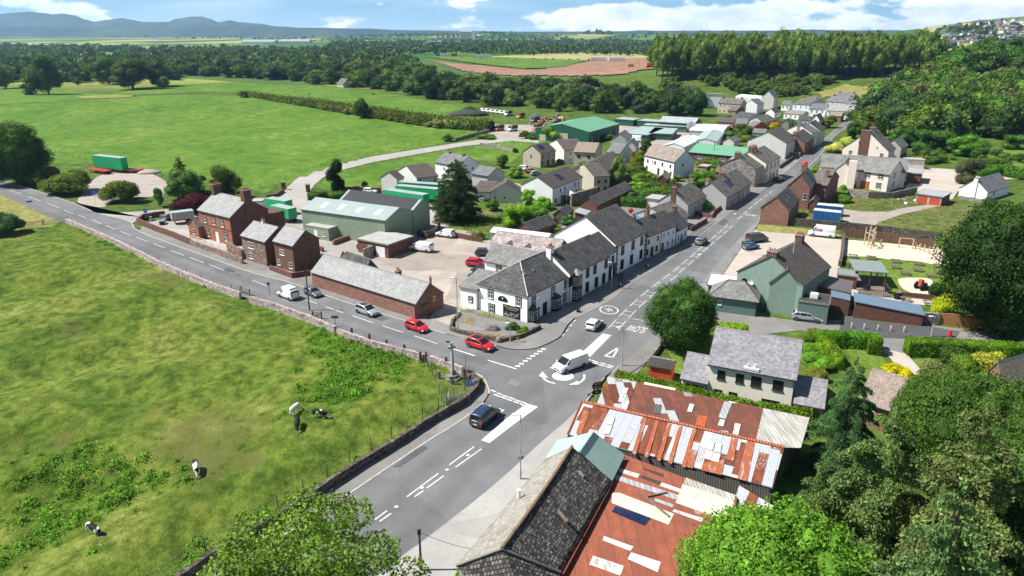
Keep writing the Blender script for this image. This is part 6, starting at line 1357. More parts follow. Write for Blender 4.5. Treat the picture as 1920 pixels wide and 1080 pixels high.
def livery(r,L,w,h):
 for s,m_ in ((-1,Matrix.Identity(4)),(1,Matrix.Rotation(math.pi,4,'Z'))):
  b = MB(); b.box(-L * .34,L * .02,-w * .925 - .03,-w * .92,1.25,1.9,0); p = b.build('livery_panel',paintmat('livery_blue',(.04,.10,.42)),r); p.matrix_local = m_
  b = MB(); b.box(-L * .18 if s < 0 else -L * .3,L * .0 if s < 0 else -L * .1,-w * .925 - .045,-w * .925 - .03,1.35,1.8); q = b.build('livery_block',paintmat('livery_red',(.62,.06,.05)),p)
  textmesh('livery_lettering','VAN HIRE',.34,'pvc',p,Matrix.Translation((-L * .17,-w * .925 - .05,1.58)) @ Matrix.Rotation(R(90),4,'X'))
veh('van','d7',(1442,574),(1592,520),PW,'panel_van','white panel van driving over the mini roundabout','van')
veh('mpv','d7',(935,900),(835,985),PN,'people_carrier','dark blue people carrier waiting at the junction seen from behind',extra=rackbars)
veh('hatch','d7',(342,268),(250,236),PR,'hatchback_car','plain bright red hatchback next to the brick barn, behind the other red car')
veh('cross','d7',(828,408),(712,372),PR,'crossover_car','red car with black glass roof nearest the junction',extra=darkroof)
veh('hatch','c6',(1318,928),(1268,975),PW,'hatchback_car','small white hatchback driving away past the hotel')
veh('cross','e7',(846,307),(752,272),PS,'crossover_car','silver crossover car with black roof beside the brick barn',extra=darkroof)
veh('mini','e7',(434,164),(362,132),PG_,'hatchback_car','small grey hatchback behind the white camper van')
def hightop(r,L,w,h):
 b = MB(); frust(b,-L * .42,-L * .40,L * .10,L * .20,w * .9,w * .8,h - .05,h + .38); b.build('raised_roof',PW,r,bevel=.08)
veh('smallvan','e7',(162,150),(262,188),PW,'camper_van','white high roofed camper van on the left road beside the field wall','van',extra=hightop)
veh('estate','c5',(930,800),(1030,762),PG_,'estate_car','grey car parked behind the brown rendered cottage')
veh('suv','c5',(1350,694),(1250,684),PB,'parked_suv','black car parked outside the flat roofed garage')
veh('van','c5',(1648,686),(1768,702),PW,'panel_van','white panel van parked beside the flat roofed garage','van')
veh('smallvan','c6',(84,260),(170,272),PW,'small_van','small white van parked in the far corner of the hotel car park','van')
veh('suv','c6',(410,494),(318,486),PR,'parked_suv','red car parked against the white rear wing of the hotel')
veh('cross','c6',(470,412),(402,410),PD,'parked_suv','dark car parked by the pinkish stable range')
veh('hatch','c6',(362,586),(428,582),PB,'parked_car','black hatchback parked behind the hotel, nearest its hipped roof')
veh('hatch','c6',(392,540),(445,535),PB,'parked_car','black hatchback parked between the red car and the nearer black one')
veh('estate','d1',(1008,912),(842,890),PS,'estate_car','silver estate car parked against the green pub kitchen block')
veh('cross','e1',(822,786),(795,808),PG_,'crossover_car','grey green crossover car driving away alone up the main street')
veh('van','e1',(1262,778),(1165,790),PD,'panel_van','dark blue green van parked on the pub car park beside the street','van')
veh('hatch','e1',(1195,832),(1140,842),paintmat('bright_blue',(.02,.12,.42)),'parked_car','bright blue car parked in front of the public house roof')
veh('bigvan','e1',(1615,738),(1745,752),PW,'panel_van','tall white hire van with red and blue side panel on the pub car park','van',extra=livery)
veh('suv','e1',(1612,945),(1560,962),PB,'parked_suv','black car half hidden behind the green pub roof')
veh('hatch','e1',(1398,318),(1365,326),PB,'hatchback_car','black car waiting at the road edge beyond the long terrace')
veh('hatch','d8',(388,504),(350,500),paintmat('dark_red',(.25,.01,.02)),'parked_car','dark red car between two others in the estate court')
veh('suv','d8',(345,486),(305,480),PW,'parked_car','white car parked at the left of the estate court')
veh('hatch','d8',(455,518),(405,522),paintmat('pale_blue',(.25,.36,.48),.2),'parked_car','pale blue car parked at the right of the estate court')
veh('van','d8',(768,255),(838,254),PW,'panel_van','white van parked below the green barn','van')
veh('bigvan','d8',(1112,262),(1205,268),PW,'minibus','white minibus parked in front of the stable blocks','minibus')
veh('hatch','c5',(1262,242),(1225,242),paintmat('bright_blue',(.02,.12,.42)),'parked_car','small blue car behind the tall dark conifer hedge')
veh('hatch','c5',(1352,256),(1300,252),PW,'parked_car','small white car left of the stepped white houses')
for i in range(7):
 x = 780 + i * 25; veh('van','s2',(x + 22,634 + i * 3.2),(x - 4,625 + i * 3.2),PW,'panel_van','one of the white vans lined up along the storage yard fence','van','white vans lined up in the storage yard')
def truckbed(r,L,w,h):
 b = MB(); b.box(-L * .5,L * .2,-w,w,1.1,2.6); b.build('load_body',M['woodbr'],r)
for i,(x,y,p,lb) in enumerate(((940,655,PW,'tipper lorry with dark load beside the parked white vans'),(1010,668,paintmat('yellow',(.6,.32,.02)),'yellow works lorry in the middle of the storage yard'),(1090,690,PG_,'grey works lorry among the stacked equipment'),(965,742,PW,'white flatbed lorry at the mouth of the storage yard'),(890,740,paintmat('orange',(.55,.14,.02)),'orange fronted lorry beside the field hedge'),(1105,735,paintmat('orange',(.55,.14,.02)),'orange works lorry behind the round yard bush'))):
 veh('bigvan','s2',(x - 12,y),(x + 26,y - 6),p,'works_lorry',lb,'lorry',extra=truckbed)
def trailer(c,a,b_,col,name,label,L=None,h=3.9,bed=False):
 A,B = g(c,*a),g(c,*b_); d = B - A; Ln = L or d.length; d.normalize(); r = tag(empty(name,(A.x,A.y,0),math.atan2(d.y,d.x)),label,'trailer'); w = 2.5
 m = plain('curtain_' + '_'.join(str(round(v,2)) for v in col),col,.5,.1,.8)
 if bed: b = MB(); b.box(0,Ln,0,w,.9,1.25); b.build('deck',m,r)
 else:
  b = MB(); b.box(0,Ln,0,w,1.15,h); b.build('body',m,r)
  b = MB(); b.box(-.03,Ln + .03,-.03,w + .03,h,h + .1); b.build('roof',M['mintsheet'] if col[1] > .1 else M['pvc'],r)
  b = MB()
  for i in range(int(Ln / .8)): b.box(.3 + i * .8,.36 + i * .8,-.03,-.01,1.2,h - .05)
  b.build('straps',M['black'],r)
 b = MB(); b.box(.1,Ln - .1,.3,w - .3,.85,1.12); b.build('chassis',M['redpaint'] if col[1] > .1 or bed else M['black'],r)
 for x in (Ln * .7,Ln * .8,Ln * .9):
  for y in (.0,w - .3):
   b = MB(); k = 12; vs = [(x + .48 * math.cos(i * 6.2832 / k),yy,.5 + .48 * math.sin(i * 6.2832 / k)) for yy in (y,y + .3) for i in range(k)]; b.add(vs,[tuple(range(k)),tuple(range(2 * k - 1,k - 1,-1))] + [(i,i + k,(i + 1) % k + k,(i + 1) % k) for i in range(k)]); fixn(b.build('wheel',M['tyre'],r))
 b = MB(); b.box(Ln * .12,Ln * .14,.4,.55,0,1.1); b.box(Ln * .12,Ln * .14,w - .55,w - .4,0,1.1); b.build('support_leg',M['black'],r)
 return r
GRN = (.012,.36,.13)
trailer('c4',(712,238),(920,262),GRN,'curtain_trailer','bright green curtain sided trailer on the gravel yard between red flatbeds',h=5.0)
trailer('c4',(655,252),(790,272),(.42,.04,.03),'flatbed_trailer','red flatbed trailer left of the green box trailer',bed=True)
trailer('c4',(925,258),(1045,262),(.42,.04,.03),'flatbed_trailer','red flatbed trailer right of the green box trailer',bed=True)
trailer('c5',(598,448),(690,470),GRN,'curtain_trailer','green trailer parked behind the sandstone house, nearer of two',L=7,h=3.6)
trailer('c5',(560,392),(640,405),GRN,'curtain_trailer','green trailer behind the nearer one beside the little store',L=7,h=3.6)
trailer('c5',(1440,330),(1800,385),GRN,'curtain_trailer','long green trailer with white roof behind the black roofed warehouse',L=13.5)
trailer('c5',(1530,298),(1850,330),GRN,'curtain_trailer','second green trailer in the row beyond the warehouse',L=13.5)
trailer('c5',(1550,268),(1860,292),(.012,.22,.10),'curtain_trailer','rearmost dark green trailer below the stepped white houses',L=13.5)
trailer('c4',(1300,650),(1440,632),(.40,.38,.34),'livestock_trailer','pale roofed livestock trailer behind the roadside stone wall',L=5,h=2.9)
def container(c,a,b_,label,col=(.03,.16,.42)):
 A,B = g(c,*a),g(c,*b_); d = (B - A).normalized(); r = tag(empty('shipping_container',(A.x,A.y,0),math.atan2(d.y,d.x)),label,'container'); L = 6.1
 b = MB()
 b.box(0,L,0,2.4,.1,2.6)
 for i in range(22): b.box(.1 + i * .27,.22 + i * .27,-.05,0,.2,2.5)
 b.build('body',corr('container_blue',col,.27,.15),r)
 b = MB(); b.box(-.05,L + .05,-.06,2.45,2.6,2.72); b.build('roof',plain('pale_container_roof',(.5,.54,.56),.6,.2),r)
 b = MB(); b.box(L,L + .05,.1,1.18,.15,2.5); b.box(L,L + .05,1.22,2.3,.15,2.5); b.build('door',M['greysheet'],r)
 return r
container('d1',(972,135),(1185,158),'blue shipping container with pale roof, nearer of the pair on the waste ground'); container('d1',(995,92),(1200,112),'blue shipping container behind its twin on the waste ground',(.02,.12,.34))
# --- posts, lamps, signs
def lamp(c,base,top,label,arm=1.0,ang=None):
 p = g(c,*base); h = hz(p.y,px(c,*top)[1]); r = tag(empty('street_lamp',(p.x,p.y,0),0 if ang is None else ang),label,'street lamp')
 b = MB(); b.cyl((0,0,0),.11,1.2,10); b.cyl((0,0,1.2),.075,h - 1.2,8,.055); b.build('pole',M['polem'],r)
 b = MB(); b.bar((0,0,h - .05),(-arm,0,h + .05),.04,6); b.build('arm',M['polem'],r)
 b = MB(); b.box(-arm - .55,-arm + .1,-.16,.16,h + .0,h + .12); b.build('lantern',M['lamp'],r,bevel=.03); return r
lamp('d5',(603,465),(603,45),'tall grey street lamp on the pavement beside the old stone barn',.35,0)
lamp('c6',(234,975),(218,565),'tall street lamp at the corner of the hotel flower bed',.35)
lamp('d7',(1862,510),(1858,212),'street lamp beside the end of the long clipped hedge at the roundabout',.5,.3)
lamp('d1',(378,395),(400,85),'tall pale street lamp outside the pub car park',.35,.4)
lamp('d1',(130,605),(145,388),'street lamp by the road between tree and public house',.35,.4)
lamp('c6',(628,1052),(628,905),'short lamp post in front of the flower bed wall',.2)
lamp('d3',(1222,288),(1238,135),'white headed lamp by the hedge gap on the pub lane',.4)
lamp('c6',(1385,650),(1378,450),'street lamp against the hotel front by the archway',.3)
lamp('d8',(350,462),(348,398),'thin lamp post in front of the tan estate house',.2)
lamp('e1',(1060,262),(1062,150),'thin lamp post behind the tall terrace',.2)
def pole(c,base,top,label,r0=.14,cross=False):
 p = g(c,*base); h = hz(p.y,px(c,*top)[1]); r = tag(empty('telegraph_pole',(p.x,p.y,0)),label,'pole')
 b = MB(); b.cyl((0,0,0),r0,h,8,r0 * .75); b.build('shaft',M['bark'],r)
 b = MB(); b.box(-.5,.5,-.06,.06,h - .5,h - .38) if cross else b.box(-.14,.14,-.12,.12,h - .5,h - .05); b.build('fitting',M['black'],r)
pole('c5',(905,832),(882,580),'timber pole standing at the corner of the brown rendered cottage')
pole('e7',(402,252),(375,-60),'tall dark pole at the field side of the left road, nearest the camper van',.13)
pole('e6',(1497,1120),(1490,815),'dark timber pole at the bottom edge on the pale apron',.12)
pole('e1',(868,168),(884,20),'telegraph pole beside the green roofed hall',.13,True)
pole('e1',(405,285),(410,165),'thin pole in front of the large white house',.08)
pole('d8',(737,700),(737,565),'pole beside the glazed conservatory',.09)
p = g('d1',778,740); r = tag(empty('flag_pole',p + Vector((0,0,0))),'slim white flag pole rising against the green pub gable','flag pole'); b = MB(); b.cyl((0,0,0),.06,11.3,6,.04); b.build('shaft',M['pvc'],r); b = MB(); b.box(-.25,.25,-.03,.03,6.1,6.2); b.build('bracket',M['pvc'],r)
def sign(c,base,top,label,name='road_sign',w=.8,h_=.6,mat='black',text=None,tm='pvc',face=None,shape='box',post='polem',ts=.16):
 p = g(c,*base); h = hz(p.y,px(c,*top)[1]); r = tag(empty(name,(p.x,p.y,0),0 if face is None else R(face)),label,'sign')
 b = MB(); b.cyl((0,.05,0),.045,h - .05,6); b.build('post',M[post],r)
 b = MB()
 if shape == 'round': k = 20; vs = [(w / 2 * math.cos(i * 6.2832 / k),y,h - w / 2 + w / 2 * math.sin(i * 6.2832 / k)) for y in (-.03,.0) for i in range(k)]; b.add(vs,[tuple(range(k)),tuple(range(2 * k - 1,k - 1,-1))] + [(i,i + k,(i + 1) % k + k,(i + 1) % k) for i in range(k)])
 elif shape == 'tri': b.ext([(-w / 2,h),(w / 2,h),(0,h - w * .87)],-.03,0,'y')
 elif shape == 'arrow': b.ext([(-w / 2,h - h_ / 2),(-w / 2 + .25,h),(w / 2,h),(w / 2,h - h_),(-w / 2 + .25,h - h_)],-.03,0,'y')
 else: b.box(-w / 2,w / 2,-.03,0,h - h_,h)
 bo = fixn(b.build('sign_face',M[mat],r))
 if text:
  ls = text.split('\n')
  for i,s in enumerate(ls): textmesh('sign_lettering',s,ts,tm,bo,Matrix.Translation((.05,-.04,h - h_ * (i + .5) / len(ls))) @ Matrix.Rotation(R(90),4,'X'))
 return r,h,bo
M['signblue'] = plain('sign_blue',(.01,.13,.62),.35,0); M['signbrown'] = plain('sign_brown',(.13,.03,.015),.5,0); M['signred'] = plain('sign_red',(.62,.02,.02),.4,0)
r,h,bo = sign('d7',(720,785),(718,612),'round blue mini roundabout sign on a grey post at the wall corner',w=.95,mat='signblue',shape='round')
b = MB()
for i in range(3):
 for k in range(4):
  a0 = i * 2.094 + k * .38; a1 = a0 + .38; c0 = Vector((.27 * math.cos(a0),0,h - .475 + .27 * math.sin(a0))); c1 = Vector((.27 * math.cos(a1),0,h - .475 + .27 * math.sin(a1))); u = Vector((c0.x,0,c0.z - h + .475)).normalized() * .05
  b.add([c0 - u + Vector((0,-.036,0)),c1 - u + Vector((0,-.036,0)),c1 + u + Vector((0,-.036,0)),c0 + u + Vector((0,-.036,0))],[(0,1,2,3)])
fixn(b.build('arrows',M['pvc'],bo))
r,h,bo = sign('d7',(716,640),(712,556),'red edged give way triangle above the blue roundabout sign',w=.9,mat='signred',shape='tri'); b = MB(); b.ext([(-.3,h - .09),(.3,h - .09),(0,h - .62)],-.04,-.031,'y'); fixn(b.build('triangle_centre',M['pvc'],bo))
sign('d7',(760,690),(760,608),'white backed board leaning beside the blue roundabout sign',w=1.1,h_=.75,mat='pvc',face=50)
sign('d7',(1672,790),(1680,625),'brown arrow shaped tourist sign at the corner of the rusty shed',w=1.5,h_=.95,mat='signbrown',text='EDEN\nVALLEY',shape='arrow',face=20,ts=.3)
sign('d7',(1668,795),(1685,685),'white arrow shaped direction sign under the brown one',w=1.3,h_=.6,mat='black',text='A66',shape='arrow',face=20,ts=.3)
sign('c4',(238,548),(226,465),'small direction board on a post at the left grass verge',w=1.4,h_=.45,mat='signblue',face=15)
sign('c4',(718,492),(712,395),'small signboard on the grass island by the side lane',w=.9,h_=.9,mat='signblue',face=-10)
sign('c4',(1096,580),(1094,530),'small blue notice on the corner of the roadside garden wall',w=.9,h_=.9,mat='signblue',text='30',ts=.5)
sign('c5',(583,1018),(577,918),'slim green bus stop post beside the left road',w=.45,h_=.5,mat='greenwall',post='greenwall')
sign('e7',(597,375),(585,288),'weathered board sign on a timber post in the field wall',w=1.1,h_=.45,mat='wood',post='bark')
sign('d1',(462,372),(462,288),'dark hanging board with white lettering at the pub car park entrance',w=1.5,h_=1.1,mat='greenwall',text='The Inn\nCAR PARK',face=-15,ts=.35)
sign('d1',(1520,880),(1528,782),'white notice on a post in front of the blue roofed store',w=1.0,h_=.4,mat='pvc')
sign('c6',(833,900),(835,715),'white hanging pub sign projecting at the hotel corner',name='hanging_sign',w=1.2,h_=1.6,mat='pvc',face=60)
for x,y,lb in ((1720,905,'orange and white traffic cone at the foot of the rubble wall'),):
 p = g('d1',x,y); r = tag(empty('traffic_cone',p),lb,'traffic cone'); b = MB(); b.box(-.25,.25,-.25,.25,0,.06); b.build('base',M['signred'],r); b = MB(); b.cyl((0,0,.06),.2,.8,10,.05); b.build('cone',plain('cone_orange',(.75,.14,.03),.5,0),r); b = MB(); b.cyl((0,0,.35),.135,.2,10,.10); b.build('white_band',M['pvc'],r)
p = g('d3',1360,288); r = tag(empty('traffic_bollard',p),'plain red bollard on the tarmac right of the hedge gap','bollard'); b = MB(); b.cyl((0,0,0),.28,1.1,12,.22); b.build('post',M['signred'],r); b = MB(); b.cyl((0,0,0),.36,.1,12); b.build('base',M['black'],r)
bp = None
for i,(x,y) in enumerate(((1265,942),(1360,950),(1462,958),(1558,965),(1658,972))):
 p = g('d1',x,y)
 if i == 0: bp = tag(empty('wooden_bollard',p),'pale wooden bollard nearest the pub kitchen block','bollard','row of pale wooden bollards'); b = MB(); b.cyl((0,0,0),.13,.95,8); b.build('post',M['woodlt'],bp); b = MB(); b.cyl((0,0,.7),.135,.12,8); b.build('band',M['pvc'],bp)
 else: copy_tree(bp,loc=p,label=['','second pale wooden bollard from the kitchen block','middle one of the five pale wooden bollards','fourth pale wooden bollard, left of the last','pale wooden bollard at the right end of the row'][i])
def picnic(p,rz,label,group=None,mat='wood'):
 r = tag(empty('picnic_table',p,rz),label,'picnic table',group)
 b = MB();
 for i in range(4): b.box(-.9,.9,-.36 + i * .185,-.2 + i * .185,.72,.77)
 b.build('table_top',M[mat],r)
 for s in (-1,1): b = MB(); b.box(-.9,.9,s * .72 - .13,s * .72 + .13,.42,.46); b.build('bench',M[mat],r)
 for x in (-.65,.65):
  for s in (-1,1): b = MB(); b.bar((x,s * .75,0),(x,s * .3,.72),.05,4); b.build('leg',M[mat],r)
 return r
pt = None
for i,(x,y) in enumerate(((298,222),(466,236),(700,268),(700,322),(784,380),(914,292),(908,348),(1104,312),(1030,402),(1105,372))):
 p = g('e3',x,y)
 if pt is None: pt = picnic(p,-.35,'picnic bench beside the left corner of the pavilion roof','picnic benches on the pub lawn')
 else: copy_tree(pt,loc=p,rz=-.35 + random.uniform(-.15,.15),label='picnic bench ' + ['','behind the right part of the pavilion roof','at the back of the left pair on the open lawn','at the front of the left pair on the open lawn','alone nearest the sandy circle','at the back of the middle pair on the lawn','at the front of the middle pair on the lawn','at the back right near the play sand','at the front right beside the dark tree','between the two right hand ones'][i])
picnic(g('e3',522,616),-.3,'picnic table left of the slatted bench on the patio'); picnic(g('e3',792,632),-.3,'picnic table on the patio right of the black barrel'); picnic(g('e3',1015,660),-.3,'picnic table stacked by the yellow shrub')
tb = picnic(g('c6',487,960) + Vector((0,0,.3)),-.35,'grey picnic table alone on the terrace before the hotel sign',mat='ridge')
def barrel(p,label,r_=.5,h=1.0):
 r = tag(empty('barrel',p),label,'barrel'); b = MB(); b.cyl((0,0,0),r_ * .85,h / 2,12,r_); b.cyl((0,0,h / 2),r_,h / 2,12,r_ * .85); b.build('staves',M['black'],r); b = MB(); b.cyl((0,0,h),r_ * .8,.04,12); b.build('lid',M['wood'],r)
barrel(g('e3',368,600),'black barrel nearest the pavilion on the patio'); barrel(g('e3',718,610),'large black barrel beside the low dark wall of the patio',.7,1.3)
def frame_(c,pts,hts,label,name='climbing_frame',th=.13,beams=()):
 P = [g(c,*q) for q in pts]; r = tag(empty(name,P[0]),label,'play frame'); o = P[0]
 for q,h in zip(P,hts): b = MB(); b.cyl((q.x - o.x,q.y - o.y,0),th,h,7); b.build('post',M['woodlt'],r)
 for i,j,z,z2 in beams: b = MB(); b.bar((P[i].x - o.x,P[i].y - o.y,z),(P[j].x - o.x,P[j].y - o.y,z2),th * .7,6); b.build('beam',M['woodlt'],r)
frame_('d1',[(1358,320),(1385,335),(1410,350),(1425,320),(1395,305),(1432,335),(1483,328)],[4,4.4,4.6,4.2,4,3.5,1.6],'tall pale timber climbing tower on the play sand',beams=((0,1,3,3),(1,2,3,3),(2,3,3,3),(3,4,3,3),(2,5,2,2),(5,6,2.2,1),(0,4,1.5,1.5),(1,3,1.5,1.5)))
frame_('d1',[(1618,340),(1722,350)],[2.3,2.3],'goal shaped pale timber swing frame on the play sand','swing_frame',beams=((0,1,2.25,2.25),))
frame_('d1',[(1743,348),(1775,358),(1808,370),(1845,385),(1872,425),(1880,390)],[1.4,1.5,1.6,1.6,3.0,2.6],'row of pale posts and rails at the right of the play sand','balance_trail',beams=((0,1,.8,1),(2,3,.9,.9),(4,5,2,2)))
p = g('e3',955,520); r = tag(empty('play_tractor',p,.3),'red toy tractor on the sandy circle','toy tractor'); b = MB(); b.box(-.9,.7,-.35,.35,.7,1.3); b.box(-.9,-.3,-.4,.4,1.3,2.0); b.build('body',M['redpaint'],r,bevel=.05)
for x,rr_ in ((-.6,.75),(.6,.45)):
 for s in (-1,1): b = MB(); k = 12; vs = [(x + rr_ * math.cos(i * 6.2832 / k),y,rr_ + rr_ * math.sin(i * 6.2832 / k)) for y in (s * .5,s * .8) for i in range(k)]; b.add(vs,[tuple(range(k)),tuple(range(2 * k - 1,k - 1,-1))] + [(i,i + k,(i + 1) % k + k,(i + 1) % k) for i in range(k)]); fixn(b.build('wheel',M['tyre'],r))
def aboard(p,label,rz=.8):
 r = tag(empty('pavement_sign',p,rz),label,'sign'); b = MB(); b.add([(-.3,-.25,0),(.3,-.25,0),(.3,0,1.0),(-.3,0,1.0)],[(0,1,2,3)]); b.add([(-.3,.25,0),(.3,.25,0),(.3,0,1.0),(-.3,0,1.0)],[(3,2,1,0)]); b.build('board',M['black'],r); b = MB(); b.add([(-.22,-.2,.3),(.22,-.2,.3),(.22,-.05,.85),(-.22,-.05,.85)],[(0,1,2,3)]); b.build('chalk_panel',M['polem'],r)
aboard(g('c6',1138,828) + Vector((0,0,.15)),'black chalk board on the pavement between the two hotel bays'); aboard(g('c6',1448,640) + Vector((0,0,.15)),'grey pavement sign near the hotel archway'); aboard(g('c6',1655,495) + Vector((0,0,.15)),'white topped pavement sign beyond the hotel gable building')
def person(p,rz,shirt,trousers,label,walk=.25):
 r = tag(empty('person',p,rz),label,'person'); me = bpy.data.meshes.new('body')
 J = [(0,0,.95),(0,0,1.2),(0,0,1.45),(0,0,1.54),(0,.01,1.68),(-.1,walk * .2,.9),(-.1,-walk * .6,.5),(-.1,-walk,.08),(-.1,-walk - .14,.04),(.1,walk * .2,.9),(.1,walk * .4,.5),(.1,walk,.1),(.1,walk - .14,.05),(-.2,0,1.42),(-.27,.05,1.15),(-.25,-.1,.92),(.2,0,1.42),(.27,-.03,1.15),(.25,-.14,.95)]
 E = [(0,1),(1,2),(2,3),(3,4),(0,5),(5,6),(6,7),(7,8),(0,9),(9,10),(10,11),(11,12),(2,13),(13,14),(14,15),(2,16),(16,17),(17,18)]
 Rr = [.15,.14,.15,.06,.105,.10,.075,.05,.045,.10,.075,.05,.045,.065,.048,.036,.065,.048,.036]
 me.from_pydata(J,E,[]); o = link('body',me,r); o.modifiers.new('skin','SKIN')
 for v,q in zip(me.skin_vertices[0].data,Rr): v.radius = (q,q * .85)
 me.skin_vertices[0].data[0].use_root = True
 s_ = o.modifiers.new('sub','SUBSURF'); s_.levels = 1; s_.render_levels = 1
 m,t = newmat('person_' + shirt[0]); z = t.n('ShaderNodeSeparateXYZ',{0: t.obj()},out=2)
 c = t.ramp(t.math('DIVIDE',z,2),[(0,(.03,.025,.02)),(.05,trousers),(.47,shirt[1]),(.755,(.5,.3,.22))],'CONSTANT'); out(t,c,.8); me.materials.append(m)
 b = MB();
 v,f = ICO1; b.add([(x * .115,y * .12 + .02,z * .12 + 1.74) for x,y,z in v if 1],[tuple(int(k) for k in q) for q in f]); b.build('hair',plain('brown_hair',(.06,.035,.02),.8,0),r,smooth=True)
person(g('c6',1442,590) + Vector((0,0,.15)),.5,('blue_jacket',(.04,.12,.35)),(.03,.035,.06),'person in a blue jacket standing nearest the hotel archway wall')
person(g('c6',1466,590) + Vector((0,0,.15)),-.6,('dark_jacket',(.05,.06,.09)),(.05,.06,.12),'person in dark clothes standing at the kerb side of the one in blue')
# --- cows
def cow(c,x,y,rz,pattern,label,graze=True):
 p = g(c,x,y); p.z = max(.02,fh(p.x,p.y)); r = tag(empty('cow',p,rz),label,'cow'); me = bpy.data.meshes.new('body')
 hz0 = .35 if graze else 1.45
 J = [(-.75,0,1.12),(-.3,0,1.02),(.25,0,1.0),(.7,0,1.12),(1.05,0,1.0 if graze else 1.3),(1.3,.03,.62 if graze else 1.5),(1.52,.05,.3 if graze else 1.42),(1.62,.05,.13 if graze else 1.3)]
 Rr = [(.26,.3),(.36,.38),(.36,.36),(.30,.33),(.19,.22),(.14,.17),(.14,.14),(.09,.09)]
 E = [(0,1),(1,2),(2,3),(3,4),(4,5),(5,6),(6,7)]
 for sx,base in ((-1,0),(1,3)):
  for s in (-1,1):
   k = len(J); bx = J[base][0] + (-.05 if base == 0 else .0)
   if base == 0: J += [(bx,s * .22,.85),(bx - .02 + .1,s * .23,.62),(bx - .14,s * .23,.42),(bx - .05,s * .23,.04)]
   else: J += [(bx,s * .2,.78),(bx + .02,s * .2,.58),(bx + .03,s * .2,.35),(bx + .04,s * .2,.04)]
   Rr += [(.16,.13),(.10,.10),(.06,.06),(.065,.065)]; E += [(base,k),(k,k + 1),(k + 1,k + 2),(k + 2,k + 3)]
 k = len(J); J += [(-1.02,0,1.2),(-1.1,0,.85),(-1.1,0,.5)]; Rr += [(.05,.05),(.03,.03),(.05,.05)]; E += [(0,k),(k,k + 1),(k + 1,k + 2)]
 me.from_pydata(J,E,[]); o = link('body',me,r); o.modifiers.new('skin','SKIN')
 for v,q in zip(me.skin_vertices[0].data,Rr): v.radius = q
 me.skin_vertices[0].data[1].use_root = True
 s_ = o.modifiers.new('sub','SUBSURF'); s_.levels = 1; s_.render_levels = 2
 m,t = newmat('cow_hide_' + str(pattern)); q = t.obj(); a = t.noise(t.mapping(q,loc=(pattern * 1.7,pattern,0)),1.25,2,.4); z = t.n('ShaderNodeSeparateXYZ',{0: q},out=2)
 th = {1: .28,2: .64,3: .50,4: .52,5: .55}[pattern]; f = t.ramp(a,[(th,0),(th + .02,1)])
 col = t.mix(f,(.010,.009,.009),(.72,.70,.65)); col = t.mix(t.math('LESS_THAN',z,.42),col,(.68,.65,.6)) if pattern not in (2,) else col
 out(t,col,.8); me.materials.append(m)
 r.scale = (.84,.84,.84); hx,hy_,hzz = J[6]
 for s in (-1,1): b = MB(); b.add([(hx - .16,s * .1,hzz + .14),(hx - .1,s * .3,hzz + .2),(hx - .02,s * .13,hzz + .1)],[(0,1,2),(2,1,0)]); b.build('ear',M['black'],r)
cow('e5',545,905,-.5,4,'black and white cow grazing alone at the bottom left of the pasture')
cow('e5',1115,545,-1.15,3,'dark faced cow standing beside the dark weed clump')
cow('e5',1665,215,1.35,1,'almost white cow seen from behind')
cow('e5',1682,300,-1.35,2,'black cow grazing just in front of the white one')
cow('e5',1805,252,-.25,5,'white cow with black patches and dark head, right of the white and black pair')
for i,(x,y,l) in enumerate(((580,178,'far animal grazing left of the hedge end'),(700,178,'dark cow far off in the upper pasture'),)):
 p = GT(x,y); cw = bpy.data.objects['cow.003']; q = copy_tree(cw,loc=p,rz=i * 1.0,label=l)
# --- stone cross
M['crossst'] = plain('pale_green_grey_stone',(.34,.37,.33),.9,.2,2)
p = g('d7',595,605); r = tag(empty('stone_cross',p),'tall pale stone cross on stepped plinth in the grass corner by the junction','monument')
b = MB(); b.cyl((0,0,0),1.25,.35,6,1.2); b.cyl((0,0,.35),.85,.45,6,.8); b.cyl((0,0,.8),.62,.5,4,.45); b.build('plinth',M['stonegr'],r)
b = MB(); b.cyl((0,0,1.3),.27,3.2,4,.19); b.build('shaft',M['crossst'],r)
b = MB(); b.box(-.5,.5,-.13,.13,4.55,4.85); b.box(-.15,.15,-.131,.131,4.3,5.4); b.build('cross_head',M['crossst'],r)
r2 = None
for x,y,lb in ((497,610,'left'),(595,648,'front'),(688,600,'right')):
 p = g('d7',x,y); r = tag(empty('stone_post',p),{'left': 'square stone post at the left of the cross','front': 'square stone post directly in front of the cross','right': 'square stone post between the cross and the signs'}[lb],'stone post'); b = MB(); b.box(-.17,.17,-.17,.17,0,1.35); b.build('shaft',M['stonegr'],r); b = MB(); b.cyl((0,0,1.35),.24,.12,4,.02); b.build('cap',M['stonegr'],r)
rr0 = tag(empty('chain_rail',g('d7',497,610)),'thin rails linking the stone posts round the cross','rail'); b = MB(); P3 = [g('d7',*q) - rr0.location for q in ((497,610),(595,648),(688,600))]
for z in (.6,1.1): b.bar(P3[0] + Vector((0,0,z)),P3[1] + Vector((0,0,z)),.03,4); b.bar(P3[1] + Vector((0,0,z)),P3[2] + Vector((0,0,z)),.03,4)
b.build('rails',M['galvm'],rr0)
